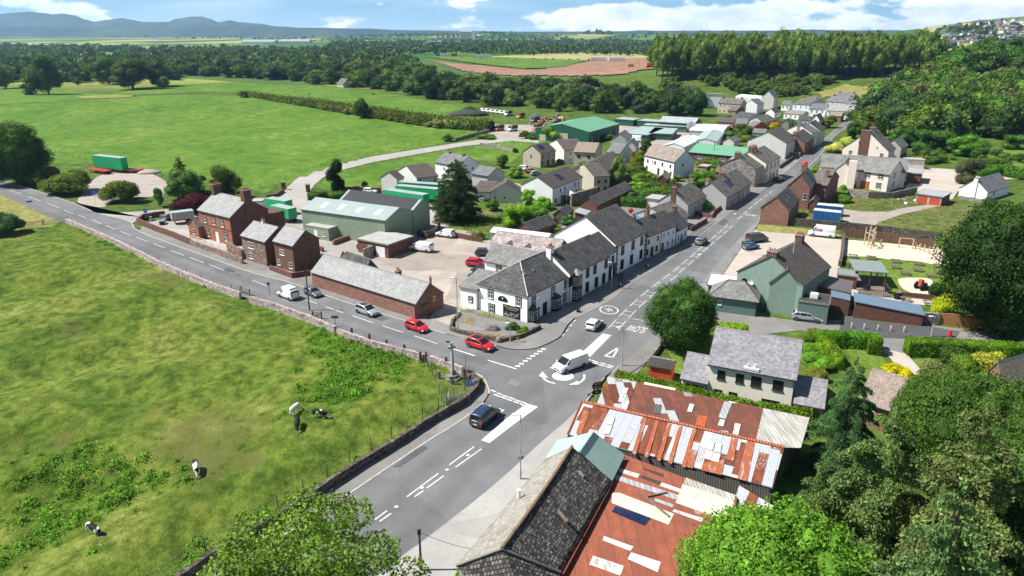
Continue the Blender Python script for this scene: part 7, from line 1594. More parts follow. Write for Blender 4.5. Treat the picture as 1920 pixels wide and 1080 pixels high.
# --- walls and fences
def wall(s,h,th,mat,label,name='stone_wall',sm=0,cat='wall',cop=None,rough=.06,pts=None):
 P = pts or pl(s); P = smooth(P,sm) if sm else P
 Q2 = [P[0]]
 for a,c in zip(P[:-1],P[1:]):
  n = max(1,int((c - a).length / 1.2))
  for i in range(1,n + 1): Q2.append(a.lerp(c,i / n))
 a,c = strip(Q2,-th / 2,th / 2); m = MB();
 for i,(u,v) in enumerate(zip(a,c)):
  hh = h + random.uniform(-rough,rough); m.v += [(u.x,u.y,0),(v.x,v.y,0),(v.x,v.y,hh),(u.x,u.y,hh + random.uniform(-rough,rough) * .3)]
 for i in range(len(a) - 1):
  k = i * 4
  for j in range(4): m.f.append((k + j,k + (j + 1) % 4,k + 4 + (j + 1) % 4,k + 4 + j)); m.m.append(0)
 m.f += [(0,3,2,1),(len(m.v) - 4,len(m.v) - 3,len(m.v) - 2,len(m.v) - 1)]; m.m += [0,0]
 o = fixn(m.build(name,M[mat])); autouv2(o); tag(o,label,cat)
 return o
def autouv2(o):
 me = o.data; me.uv_layers.remove(me.uv_layers[0]); autouv(me)
wall(':126,419 165,436 190,446 240,470 300,501 400,543 452,561',1.3,.5,'stonepk','long pinkish dry stone wall between left road and pasture, upper stretch')
wall(':470,568 520,583 587,607 630,626',1.25,.5,'stonepk','pinkish dry stone wall stretch between the two small field gates')
wall(':634,628 700,652 760,667 830,687 868,702',1.1,.5,'stonepk','overgrown pinkish field wall by the weeds and upright stones')
wall(':868,702 886,711 897,724 893,738 868,762 807,796 750,834 671,882 535,972 400,1054 300,1124 150,1240',1.15,.45,'stonedk','dark stone wall curving round the junction and down the near pavement')
for i,(x,y) in enumerate(((717,395),(850,440),(978,485),(1112,522),(1232,575),(1275,578),(1425,618))):
 p = g('e7',x,y + 8,1.1); p.z = 0; r = tag(empty('upright_stone',p),'one of the upright dark stones poking above the overgrown field wall','stone post','upright stones along the field wall'); b = MB(); b.cyl((0,0,0),.24,1.65,6,.18); b.build('stone',M['stonedk'],r)
def fence(pts,sp_,h,label,rails=(.35,.7,1.0),pr=.05,mat='wood',name='wire_fence',rr_=.007,cat='fence',railmat=None,z=None):
 r = tag(empty(name,pts[0]),label,cat); o = pts[0]; me = None; L = 0; prev = None; pos = []
 for a,c in zip(pts[:-1],pts[1:]):
  n = max(1,int((c - a).length / sp_)); pos += [a.lerp(c,i / n) for i in range(n)]
 pos.append(pts[-1]); pos = pos[:98]
 for q in pos:
  zz = ter(q.x,q.y)
  if me is None: b = MB(); b.cyl((0,0,0),pr,h,5); po = b.build('post',M[mat],r); me = po.data
  else: po = link('post',me,r)
  po.location = (q.x - o.x,q.y - o.y,zz - o.z if zz else 0)
 b = MB()
 for k in rails:
  for a,c in zip(pos[:-1],pos[1:]): b.bar((a.x - o.x,a.y - o.y,k * h + ter(a.x,a.y)),(c.x - o.x,c.y - o.y,k * h + ter(c.x,c.y)),rr_,4)
 b.build('wires' if rr_ < .03 else 'rails',M[railmat or ('galvm' if rr_ < .03 else mat)],r); return r
nfp = pl(':880,690 884,716 878,734 858,752 800,790 742,826 664,872 530,960 394,1042 290,1112')
fence([p + Vector((-.5,.3,0)) for p in nfp],3.0,1.7,'wire fence on dark stakes along the inside of the near field wall',pr=.05,mat='bark')
fence(pl('d7:392,470 415,530 443,590 470,640 498,720 530,850'),1.6,1.6,'short wire fence on dark stakes left of the stone cross',pr=.05,mat='bark')
fence(pl('e4:820,70 975,135 1135,205 1305,258 1350,275'),5,1.4,'sparse wire fence in front of the pinkish field wall',mat='bark')
def gate(c,a,b_,label,h=1.15,mat='wood',bars=5):
 A,B = g(c,*a),g(c,*b_); d = B - A; L = d.length; r = tag(empty('field_gate',A,math.atan2(d.y,d.x)),label,'gate')
 b = MB()
 for i in range(bars): z = .2 + (h - .2) * i / (bars - 1); b.bar((0.1,0,z),(L - .1,0,z),.045,4)
 b.bar((.1,0,.2),(L - .1,0,h),.04,4); b.bar((L / 2,0,.2),(L / 2,0,h),.04,4); b.build('leaf',M[mat],r)
 for x in (0,L): b = MB(); b.cyl((x,0,0),.12,h + .25,6); b.build('post',M[mat],r)
gate('c5',(372,1000),(435,1024),'wooden gate in the field wall beside the bus stop post'); gate('e7',(428,312),(494,318),'small dark wooden gate in the field wall below the tall pole',mat='bark')
gate('d7',(545,800),(662,775),'curved metal kissing gate of pale rails near the near field corner',mat='galvm'); gate('d7',(545,800),(575,750),'short pale metal gate side of the kissing gate',mat='galvm')
gate('c4',(150,668),(325,650),'weathered field gate beside the dark bush at the left edge'); gate('c4',(335,645),(510,620),'thin metal field gate at the end of the pinkish wall',mat='galvm')
gate('s1',(1460,1062),(1560,1058),'thin metal gate left of the track entrance',mat='galvm')
wall('c4:1035,640 1150,690 1300,745 1430,800',1.5,.4,'brickdk','reddish stone garden wall left of the big sandstone house by the side lane','garden_wall'); wall('c4:1035,640 1080,600 1240,580',1.3,.4,'brickdk','short return of the reddish garden wall along the service lane','garden_wall')
wall('c4:1430,800 1600,860 1825,945',1.3,.35,'rubble','low red stone wall with white rail in front of the sandstone house','garden_wall')
fence([p + Vector((.2,.3,0)) for p in pl('c4:1430,790 1530,822 1640,862')],2.4,2.0,'white painted railing above the low wall of the sandstone house',rails=(.95,),pr=.04,mat='pvc',name='railing',rr_=.05,railmat='pvc')
wall('c5:270,690 385,752',2.3,.4,'rubble','tall red stone wall between sandstone house and rubble cottage','garden_wall')
wall('c5:590,830 752,890 890,868',1.1,.4,'brickdk','low red brick wall round the brown rendered cottage','garden_wall')
wall('c5:1290,745 1550,640 1640,600',2.2,.35,'stonegr','whitewashed ruined wall between yard and hotel car park','yard_wall'); wall('c5:1060,640 1175,598',1.1,.5,'brickred','short pink capped brick wall in front of the portable office','yard_wall'); wall('c5:900,660 985,690',1.0,.4,'brickdk','short wall near the black trellis behind the cottage','yard_wall')
wall('c5:1110,520 1340,598',1.7,.3,'brickred','red stone plinth wall below the warehouse end','yard_wall')
wall('c5:1690,575 1760,590 1830,560 1860,520',1.6,.3,'stonedk','dark fence wall between warehouse and car park corner','yard_wall')
wall('c6:180,960 240,985 520,1045 560,1050 700,1020 850,950',.75,.45,'stonedk','low dark stone wall holding the flower bed before the hotel','garden_wall',2); wall('c6:180,960 195,905 250,850',.7,.4,'stonedk','short side return of the flower bed wall','garden_wall')
p = g('c6',541,1052); r = tag(empty('boulder',p),'pale rounded boulder at the front of the flower bed wall','boulder'); b = MB(); v,f = ICO2; b.add([(x * .5,y * .45,z * .6 + .45) for x,y,z in v],[tuple(int(k) for k in q) for q in f]); b.build('stone',M['stonegr'],r,smooth=True)
sheet('terrace_paving','c6:240,960 520,1020 700,1000 840,930 760,900 580,860 400,810 260,815 200,900','pave',lvl=.30)
wall('c6:215,262 320,285 420,300',1.3,.12,'woodbr','pale board fence beside the small white van','board_fence',cat='fence')
wall('d8:680,750 875,690',3.4,.5,'stonegr','high stone wall with ivy between the gardens and white terrace','garden_wall')
wall('d1:800,170 1200,205 1560,240 1900,290',1.9,.35,'stonedk','long dark rendered wall behind the pub car park and play sand','boundary_wall'); wall('d1:1195,252 1500,290 1800,340 1870,352',2.0,.1,'woodbr','brown board fence behind the climbing tower','board_fence',cat='fence')
wall('d1:1205,265 1190,420 1175,480',1.2,.6,'stonedk','dark stone wall between pub car park and play sand','boundary_wall'); wall('e3:1150,140 1240,285',1.8,.1,'woodbr','brown board fence at the right end of the play sand','board_fence',cat='fence')
wall('e3:740,590 1090,628',1.0,.15,'woodbr','low dark timber wall behind the patio barrel','board_fence',cat='fence'); wall('e3:1110,850 1400,878 1680,900',2.0,.12,'woodor','orange brown timber fence under the big right hand tree','board_fence',cat='fence')
wall('e3:200,745 560,800 860,830 960,840',1.1,.7,'rubble','tumbled red rubble wall in front of the blue roofed store','rubble_wall',rough=.25); wall('e3:960,842 1100,850',1.9,.5,'stonegr','grey stone pier wall between the blue roof and timber fence','rubble_wall')
wall('e8:880,108 1240,160',.7,.4,'stonegr','low pale wall in front of the pub side wing','garden_wall')
wall('e8:262,590 320,520 385,430',.8,.3,'stonegr','garden wall under the big round road tree','garden_wall')
wall('e1:700,700 820,630',1.2,.3,'brickdk','brown garden wall nearest the street railings','garden_wall'); wall('e1:690,565 860,600 880,560',1.1,.3,'brickdk','reddish front garden wall before the grey set back cottage','garden_wall'); wall('e1:870,575 960,505',1.2,.3,'brickdk','brown garden wall beside the broad pale gable','garden_wall')
fence([p + Vector((0,0,.15)) for p in pl('e1:490,905 600,830 740,720 870,625')],2.2,1.0,'rusty brown railings along the raised pavement of the street row',rails=(.5,.95),pr=.04,mat='bark',name='railing',rr_=.04,railmat='bark')
wall('e1:1365,225 1500,130',1.2,.4,'stonedk','dark wall beside the street past the tall terrace','garden_wall'); wall('e2:880,650 1040,660',1.8,.4,'stonegr','grey stone wall below the pale house beyond the terrace','garden_wall')
wall('d2:595,670 750,690 935,690 1110,650',1.9,.4,'stonegr','high grey stone wall in front of the school','boundary_wall'); wall('d2:1430,690 1640,725',.9,.4,'stonegr','low wall below the white bungalow','garden_wall')
wall('d8:0,295 130,310 265,345',1.3,.5,'stonegr','grey stone field wall across the paddock','field_wall'); wall('s2:640,795 830,745',1.5,.5,'stonegr','grey stone wall between big field and track','field_wall')
wall('c5:1120,240 1250,245 1420,250',1.6,.12,'woodbr','brown board fence behind the parked cars by the tall conifer','board_fence',cat='fence')
for s,lb in (('s1:650,1060 1640,1000 1845,930',0),):
 pass
fence(pl(':512,350 535,338 560,326 615,308 700,290 800,273 900,258'),4,1.3,'wire fence along the upper side of the pale track',rails=(.5,.95),pr=.06)
fence(pl(':592,352 640,326 700,309 780,294 870,279 960,268 1040,270'),4,1.3,'post and wire fence along the lower side of the pale track',rails=(.5,.95),pr=.06)
fence([GT(*q) for q in ((340,154),(430,155),(520,160),(640,168),(760,190),(880,205),(960,210),(1050,215))],6,1.4,'long field fence at the foot of the wood',rails=(.5,.9),pr=.08)
fence(pl(':95,285 125,291 150,297 172,302'),4,1.4,'short stake fence left of the green box trailer',rails=(.5,.9),pr=.07)
for x,y,lb in ((690,222,'stone gate pier at the left of the track entrance'),(872,240,'stone gate pier at the right of the track entrance')):
 p = g('c5',x,y); r = tag(empty('gate_pier',p),lb,'gate pier'); b = MB(); b.box(-.5,.5,-.5,.5,0,2.1); b.build('shaft',M['brickdk'],r); b = MB(); b.box(-.6,.6,-.6,.6,2.1,2.3); b.build('cap',M['stonegr'],r)
wall('c5:690,240 640,275 560,290',1.0,.4,'brickdk','curved low wall left of the track entrance','garden_wall')
p0 = g('d8',590,722); r = tag(empty('conservatory',p0,-.2),'glazed conservatory with pale pyramid roof against the white terrace','conservatory'); b = MB(); b.box(0,4.2,0,3.2,0,2.2); b.build('glazing',M['glass'],r)
b = MB(); [b.box(x - .05,x + .05,-.03,.07,0,2.2) for x in (0,1.05,2.1,3.15,4.2)]; [b.box(-.03,.07,y - .05,y + .05,0,2.2) for y in (1.6,3.2)]; b.build('frame',M['pvc'],r); b = MB(); b.add([(-.15,-.15,2.2),(4.35,-.15,2.2),(4.35,3.35,2.2),(-.15,3.35,2.2),(1.2,1.6,3.2),(3,1.6,3.2)],[(0,1,5,4),(1,2,5),(2,3,4,5),(3,0,4)]); b.build('roof',M['whitesheet'],r)
sp0 = g('d1',600,820); r = tag(empty('outside_stair',sp0,.95),'black outside stair between the pub gable and its hipped side wing','stair')
b = MB()
for i in range(12): b.box(i * .32,i * .32 + .3,0,1.1,i * .2 + .1,i * .2 + .2)
b.build('treads',M['wood'],r); b = MB()
for y in (0,1.1): b.bar((0,y,.1),(3.9,y,2.5),.06,4); b.bar((0,y,1.0),(3.9,y,3.4),.04,4)
b.build('rails',M['black'],r)
for x,y,m_,lb in ((474,552,'black','black satellite dish'),(513,558,'pvc','white satellite dish')):
 b = MB(); k = 14; vs = [(.55 * math.cos(i * 6.2832 / k),-.1,.55 * math.sin(i * 6.2832 / k)) for i in range(k)] + [(0,.1,0)]; b.add(vs,[(i,(i + 1) % k,k) for i in range(k)]); o = b.build('satellite_dish',M[m_],pub.r); o['label'] = lb; o.matrix_local = pub.wm('L',pub.L[1] * (.86 if m_ == 'black' else .77),4.3,.35)
o = MB(); [o.box(-.55 + i * .0,.55,-.6,.6,0,.8) for i in (0,)]; k_ = bpy.data.objects['pub_kitchen_block']; ob = o.build('roof_vent',M['pvc'],k_,bevel=.05); ob.location = (2.2,2.4,3.55)
o = MB(); o.box(-.5,.5,-.5,.5,0,.7); ob = o.build('air_conditioning_unit',M['galvm'],k_); ob.location = (3.6,3.2,3.55)
for c,x,y,lb in (('d7',1628,730,'square drain cover beside the kerb near the brown sign'),('d5',610,330,'round drain cover in the near lane below the street lamp'),('d7',560,330,'drain cover on the left road behind the front red car'),('c6',1250,700,'drain cover in the road outside the middle hotel range'),('c5',700,985,'drain cover on the left road ahead of the grey hatchback')):
 p = g(c,x,y); b = MB(); b.cyl((0,0,PZ),.38,.012,12); o = b.build('drain_cover',M['gutter']); o.location = (p.x,p.y,0); tag(o,lb,'drain cover')
for i,(a,b_,lb) in enumerate(((('e7',375,-60,402,252),('c5',882,580,905,832),'overhead cable between the tall roadside pole and the cottage corner pole'),(('e6',1490,815,1497,1120),('d5',482,905,482,1060),'overhead cable from the bottom pole to the old barn'))):
 q = []
 for c,xt,yt,xb,yb in (a,b_): p = g(c,xb,yb); q.append(Vector((p.x,p.y,min(9.5,hz(p.y,px(c,0,yt)[1]) - .3))))
 b = MB(); n = 12; P = [q[0].lerp(q[1],k / n) - Vector((0,0,.5 * math.sin(math.pi * k / n))) for k in range(n + 1)]
 for u,v in zip(P[:-1],P[1:]): b.bar(u,v,.018,4)
 tag(b.build('overhead_cable',M['black']),lb,'cable')
# --- trees and hedges
random.seed(21)
tree('hi0','d1',-20,1010,560,1,MD,'') if 0 else None
def T1(*a,**k): return tree(*a,**k)
T1('hi0','',1275,655,522,142,(.034,.074,.018),'large round dark green tree beside the main road opposite the hotel')
T1('hi1','',1868,625,362,245,(.026,.068,.018),'big dark broadleaf tree overhanging the right of the beer garden')
T1('conbig','',858,415,298,92,(.028,.056,.02),'very tall dark drooping conifer between warehouse and gardens','conifer_tree')
T1('mid2','c5',1088,238,-22,140,(.012,.03,.016),'dark upright conifer by the track behind the warehouse','conifer_tree')
T1('hi2','',38,345,228,122,(.045,.09,.024),'large broadleaf tree at the left edge beside the road')
for a,l in (((90,348,300,60,(.10,.13,.030)),'golden green conifer bush left of its pair'),((133,362,304,92,(.075,.105,.025)),'wide golden green conifer bush by the roadside verge'),((230,378,322,78,(.085,.12,.025)),'golden conifer bush standing alone beside the gravel yard')):
 T1('bushhi0','',*a,label=l,name='conifer_bush',cat='bush')
T1('mid1','',345,372,308,70,(.06,.13,.04),'bluish green shrub tree behind the purple bush'); T1('con0','',342,350,292,50,(.075,.10,.022),'spiky golden conifer behind the bluish shrub','conifer_tree'); T1('mid2','',425,372,305,58,(.055,.095,.02),'golden topped dark tree beside the sandstone house chimney')
T1('bushhi1','',362,398,345,72,(.05,.014,.022),'dark purple leaved bush beside the sandstone house',name='purple_bush',cat='bush')
T1('mid0','',300,388,352,22,(.07,.12,.05),'slim young tree in the fenced grass by the lane')
T1('bushhi0','',12,438,385,70,(.035,.07,.03),'dark rounded bush at the left edge by the field gate',name='bush',cat='bush')
T1('sparse0','',598,1330,950,500,(.095,.17,.035),'open leafy ash tree rising into the bottom edge of the view')
T1('hi1','',1425,1235,962,370,(.075,.145,.022),'bright green dense tree at the bottom right in front of the red roof')
T1('bushhi1','',885,1100,1040,62,(.07,.15,.03),'ivy bush clinging to the hipped end of the old barn',name='ivy_bush',cat='bush')
for a,l in (((1610,1120,770,330,(.098,.155,.058)),'tall drooping spruce beside the rusty sheds, leftmost of the group'),((1745,1180,735,400,(.105,.155,.062)),'tall spruce in the middle of the foreground conifer group'),((1700,1330,900,360,(.096,.16,.066)),'nearest spruce at the bottom of the conifer group'),((1530,1090,840,210,(.078,.145,.055)),'lower spruce touching the end of the rusty sheds'),((1570,880,672,150,(.055,.11,.05)),'slim dark spruce at the right end of the cream house')):
 T1('conhi%d' % (len(l) % 2),'',*a,label=l,name='spruce_tree')
for a,l in (((1800,900,690,235,(.055,.12,.026)),'mid green broadleaf tree behind the foreground conifers'),((1915,1000,750,230,(.045,.105,.024)),'broadleaf tree at the right edge beside the conifers'),((1930,1200,880,260,(.035,.085,.02)),'dark broadleaf tree in the bottom right corner'),((1720,860,690,130,(.06,.125,.03)),'rounded tree right of the brown tiled bungalow')):
 T1('hi%d' % (len(l) % 3),'',*a,label=l)
T1('bushhi0','',1682,714,676,62,(.33,.29,.02),'bright yellow domed shrub by the garden path',name='yellow_bush',cat='bush')
T1('bushhi1','',1768,590,530,48,(.26,.30,.03),'yellow green shrub between patio and dark tree',name='yellow_bush',cat='bush'); T1('bushhi0','',1755,560,518,40,(.03,.07,.025),'dark rounded bush beside the sandy circle',name='bush',cat='bush')
for i,(x,y,w,c) in enumerate(((1525,632,42,(.10,.19,.025)),(1528,655,50,(.11,.21,.025)),(1530,682,60,(.10,.20,.03)),(1527,705,45,(.16,.22,.05)))):
 T1('bushhi%d' % (i % 2),'',x,y + 8,y - 22 - i * 2,w,c,['smallest clipped round bush at the corner of the garden hedge','second round bush from the lane beside the cream house','large round clipped bush beside the cream house gable','cream edged bush nearest the cream house gable'][i],name='round_bush',cat='bush')
for a,l in (((1745,702,668,60,(.12,.15,.06)),'greyish shrub beside the garden path'),((1785,680,640,58,(.05,.11,.03)),'dark shrub in front of the right hand hedge'),((1850,700,645,66,(.26,.30,.05)),'yellow variegated shrub before the right hand hedge'),((1830,680,650,60,(.08,.15,.03)),'green shrub between the dark and yellow ones'),((1560,670,650,26,(.10,.20,.03)),'tiny clipped bush on the garden lawn'),((1225,690,683,20,(.07,.14,.04)),'small shrub before the red garden shed'),((1250,712,690,16,(.08,.16,.04)),'tiny shrub right beside the red garden shed')):
 T1('bush%d' % (len(l) % 4),'',*a,label=l,name='garden_shrub',cat='bush')
T1('bushhi0','c6',728,985,915,108,(.10,.21,.022),'bright round clipped bush at the end of the flower bed',name='round_bush',cat='bush'); T1('bush1','c6',640,955,885,130,(.07,.12,.045),'greyish lavender bush before the hotel sign',name='bush',cat='bush')
T1('bush2','c6',382,275,170,110,(.16,.20,.09),'white flowering elder bush beside the board fence',name='flowering_bush',cat='bush')
clumps('flower_bed_plants',[tuple(g('c6',random.uniform(250,600),0) * 0 + g('c6',x,812 + (x - 250) * .24 + random.uniform(-8,14)) + Vector((0,0,.3))) for x in np.linspace(250,620,60)],.6,40,(.20,.24,.05),'green and yellow bedding plants below the painted hotel wall',h=.6,cat='plants')
clumps('dry_border_plants',[tuple(g('c6',x,y) + Vector((0,0,.32))) for x,y in [(random.uniform(245,350),random.uniform(870,940)) for _ in range(40)] + [(u,985 + (u - 300) * .12 + random.uniform(-8,8)) for u in np.linspace(300,690,60)]],.5,30,(.40,.33,.08),'straw coloured stonecrop along the flower bed wall',h=.3,cat='plants')
hedge(pl('e8:-20,655 400,735 820,845 1250,940 1740,1000',2.2),1.9,2.2,(.085,.17,.022),'long clipped green hedge between rusty sheds and cream house',n=420,size=.12,round_=.5)
hedge(pl('e8:885,225 1165,245',1.7),1.6,1.7,(.14,.27,.02),'short bright green laurel hedge beside the big road tree',n=300)
hedge(pl('d3:375,245 600,255 845,275',2.3),1.6,2.3,(.075,.17,.02),'tall clipped hedge along the lane left of the gap',n=420,size=.11); hedge(pl('d3:410,262 540,430',2.2),1.6,2.2,(.085,.18,.02),'clipped hedge side return by the round bushes',n=420,size=.11); hedge(pl('d3:812,285 815,315',2.4),1.7,2.4,(.085,.18,.02),'square hedge end at the left of the gap',n=420,size=.11)
hedge(pl('d3:1050,300 1400,320 1900,345 2300,385',2.4),2.0,2.4,(.085,.18,.02),'tall clipped hedge along the lane right of the gap',n=420,size=.11); hedge(pl('d3:1370,370 1530,470',2.0),2.4,2.0,(.09,.18,.025),'clipped hedge spur behind the grey shrub',n=380,size=.11)
hedge(pl('d1:1960,395 2130,425'),2.2,2.0,(.16,.22,.02),'yellow topped hedge beyond the play sand',n=300)
hedge(pl('c5:870,300 1020,290 1200,285 1400,300'),1.6,1.9,(.045,.09,.018),'dark hedge behind the pale warehouse',n=220)
hedge(pl('e1:185,440 365,458',2.3),2.0,2.3,(.045,.11,.02),'dark clipped hedge block behind the street row',n=300)
hedge(pl('e1:770,475 850,485',1.8),2.0,1.8,(.10,.22,.02),'bright clipped hedge in the walled front garden',n=320)
fh_pts = [G(*q) for q in ((455,186),(520,196),(600,205),(660,214),(740,226),(820,238),(920,246))]
hd = hedge(fh_pts,7,4.2,(.075,.11,.026),'thick ragged hedgerow between the two big pastures',name='hedgerow',n=30,size=.5,rough=.9)
T1('mid3','',678,222,180,30,(.045,.085,.02),'round tree growing out of the ragged hedgerow'); T1('mid1','',460,192,166,18,(.05,.09,.03),'small tree at the left end of the ragged hedgerow')
cl_ = []
for i in range(len(fh_pts) - 1):
 for k in range(7):
  q = fh_pts[i].lerp(fh_pts[i + 1],(k + random.random() * .6) / 7); cl_.append(q)
for q in cl_: tree_at('bush%d' % random.randrange(4),q + Vector((0,random.uniform(-2,2),0)),random.uniform(4,6.5),random.uniform(8,12),random.choice([(.08,.115,.03),(.06,.10,.024),(.13,.15,.06)]),'hedgerow_bush','ragged bush within the field hedgerow','bush','bushes of the field hedgerow')
V = [('mid0','d8',170,458,362,130,(.055,.12,.022),'dark green tree left of the tan solar house'),('mid1','d8',262,532,438,130,(.10,.19,.035),'pale green tree in the estate court beside the parked cars'),('mid2','d8',365,745,615,120,(.09,.19,.025),'bright tree in front of the pale bungalow'),('mid3','d8',470,770,668,150,(.10,.19,.03),'leafy tree before the white terrace'),('willow0','d8',1030,592,340,140,(.12,.19,.06),'tall pale weeping birch between the estate houses'),
 ('mid0','d8',1190,600,500,170,(.10,.20,.03),'bright spreading tree right of the weeping birch'),('mid2','d8',1210,660,560,150,(.09,.18,.03),'rounded green tree in the garden behind the street row'),('mid1','d8',1640,600,470,190,(.07,.16,.025),'large green tree right of the big white house'),('mid3','d8',1180,460,335,110,(.13,.20,.03),'yellow green tree left of the big white house'),('bush0','d8',1155,380,310,80,(.16,.05,.07),'dusky pink flowering tree above the weeping birch'),
 ('mid0','d8',1240,345,245,105,(.05,.11,.022),'dark tree behind the large white house'),('bushhi1','d8',1405,645,560,115,(.07,.012,.022),'deep red leaved tree behind the street row'),('mid2','d8',550,255,130,190,(.11,.19,.035),'round light green tree beside the green barn'),('mid1','d8',400,245,178,110,(.06,.11,.025),'dark bush left of the round yard tree'),('mid3','d8',950,250,205,150,(.08,.14,.03),'bushy trees right of the green barn'),('mid0','d8',340,240,180,100,(.05,.09,.022),'low dark tree beside the yard entrance'),
 ('bush1','d8',975,820,762,90,(.42,.38,.03),'yellow shrub in the garden by the hotel gable'),('bush2','d8',1132,800,745,42,(.40,.05,.03),'small red shrub in the cottage gardens'),('mid1','d8',660,885,800,130,(.06,.13,.05),'bluish rounded shrub in the hotel gardens'),('bush3','d8',570,950,880,120,(.10,.19,.03),'bright green shrub beside the static cabin'),('bush0','d8',800,690,612,70,(.03,.07,.02),'dark bush beside the conservatory'),('mid2','d8',265,900,720,240,(.10,.20,.025),'wide bright green tree in the overgrown garden'),('mid0','d8',420,880,745,230,(.095,.19,.03),'broad leafy tree before the high ivy wall'),('mid3','d8',100,780,690,110,(.05,.12,.02),'dark shrub below the low bungalow'),('bush1','d8',120,640,560,50,(.08,.17,.03),'small green bush behind the bungalow wing'),
 ('bush0','d8',265,345,292,48,(.05,.11,.02),'single round bush by the paddock wall'),('bush2','d8',600,430,375,60,(.08,.14,.05),'pale shrub between the two estate gables'),('mid1','d8',1870,245,175,160,(.06,.12,.025),'scrubby tree right of the white workshops'),('bush3','d8',1720,440,390,120,(.08,.16,.03),'shrubs below the green roofed hall'),('bush1','d8',1690,760,700,90,(.11,.24,.02),'bright round hedge bush before the grey cottage'),('bush0','d8',1800,745,690,70,(.07,.14,.02),'round bush beside the broad pale gable'),('mid2','d8',1480,560,510,90,(.10,.16,.04),'pale tree among the gardens of the white house'),('bush2','d8',780,450,390,80,(.09,.17,.04),'green shrub in front of the square tan house'),('bush3','d8',450,1000,920,80,(.07,.13,.03),'shrub at the end of the static cabin roof'),
 ('mid0','s2',1195,790,700,130,(.11,.2,.03),''),('mid1','s2',600,795,745,75,(.07,.11,.03),'shrubby tree at the bend of the track'),('bush0','s2',130,1048,1003,36,(.03,.07,.02),'small dark bush on the paddock corner'),('bush2','s2',820,780,745,120,(.06,.13,.02),'low bushes beside the storage yard entrance'),('bush1','s2',730,628,592,90,(.05,.10,.02),'dark bush near the tarmac heap'),
 ('bushhi0','e2',1300,622,520,150,(.42,.46,.16),'large cream flowering bush at the roadside bend'),('bushhi1','e2',1390,580,465,110,(.30,.36,.10),'yellow green flowering bush behind the cream one'),('mid3','e2',1440,520,380,130,(.035,.08,.022),'dark tree beside the street bend'),('mid0','e2',1255,440,345,130,(.09,.14,.03),'scrubby tree left of the street bend'),('mid1','e2',965,430,362,110,(.06,.13,.025),'bushy green tree above the pale house'),('bush1','e2',838,450,385,72,(.42,.36,.02),'bright yellow shrub between the red sheds'),('mid2','e2',610,492,405,150,(.05,.10,.025),'dark tree above the green roofed hall'),('bush2','e2',645,545,485,85,(.09,.08,.05),'brownish shrub right of the small pale shed'),('bush3','e2',682,582,540,60,(.04,.10,.02),'small dark round bush by the red roof'),('mid3','e2',250,350,140,200,(.03,.065,.02),'very dark tall tree left of the tall white house'),('mid0','e2',60,350,170,150,(.035,.075,.022),'dark tree at the left of the far village'),('bush0','e2',680,318,288,80,(.07,.12,.04),'shrub before the white far house'),('bush0','e2',1150,765,725,110,(.10,.2,.03),'green shrubs beside the lodge chimney'),('bush1','e2',1365,905,855,60,(.12,.25,.02),'bright bush before the school gable'),('bush2','e2',1365,1000,915,130,(.07,.14,.02),'dark brambles behind the lodge'),
 ('mid2','d2',1490,580,370,215,(.055,.075,.04),'grey green round tree in the school yard'),('con0','d2',1510,930,770,150,(.025,.055,.03),'dark conifer on the waste ground edge'),('mid1','d2',1700,900,660,260,(.045,.085,.026),'dark bushy conifer behind the waste ground'),('mid0','d2',1850,1040,820,300,(.05,.12,.022),'bright broadleaf tree right of the waste ground'),('mid3','d2',1640,1090,960,260,(.06,.14,.022),'green tree behind the yellow topped hedge'),('bush0','d2',1012,375,318,65,(.20,.22,.02),'yellow green clipped bush beside the pink hall'),('mid1','d2',990,300,130,200,(.04,.09,.022),'dark tree behind the pink hall'),('mid2','d2',1230,330,160,330,(.045,.10,.022),'spreading tree beyond the gable cottage'),('mid3','d2',1480,370,195,260,(.07,.15,.025),'bright tree beside the far garden'),('mid0','d2',1590,400,300,150,(.05,.12,.03),'rounded tree left of the school lawn'),('mid1','d2',1700,410,290,160,(.075,.13,.045),'greyish willow tree beside the school lawn'),('bush3','d2',1130,370,270,120,(.03,.07,.02),'dark shrubs in the hall garden'),('bush1','d2',1190,330,268,60,(.16,.26,.02),'yellow green shrub in the hall garden'),('mid2','d2',1840,320,200,200,(.06,.13,.03),'pale green tree right of the school lawn')]
for k,c,xc,yb,yt,w,col,lb in V:
 if lb: T1(k,c,xc,yb,yt,w,col,lb,name='garden_bush' if k.startswith('bush') else 'garden_tree',cat='bush' if k.startswith('bush') else 'tree')
hedge(pl('d2:1560,520 1750,515 1990,560'),4,3,(.05,.12,.02),'wide hedge behind the green bins',n=80,size=.3,rough=.3)
for i in range(4):
 p = g('d2',1610 + i * 33,490); r = tag(empty('wheeled_bin',p),'one of four dark green bins under the wide hedge','bin','green bins by the school'); b = MB(); b.box(-.7,.7,-.5,.5,.15,1.2); b.build('body',M['greenwall'],r); b = MB(); b.box(-.75,.75,-.55,.55,1.2,1.3); b.build('lid',M['greenwall'],r)
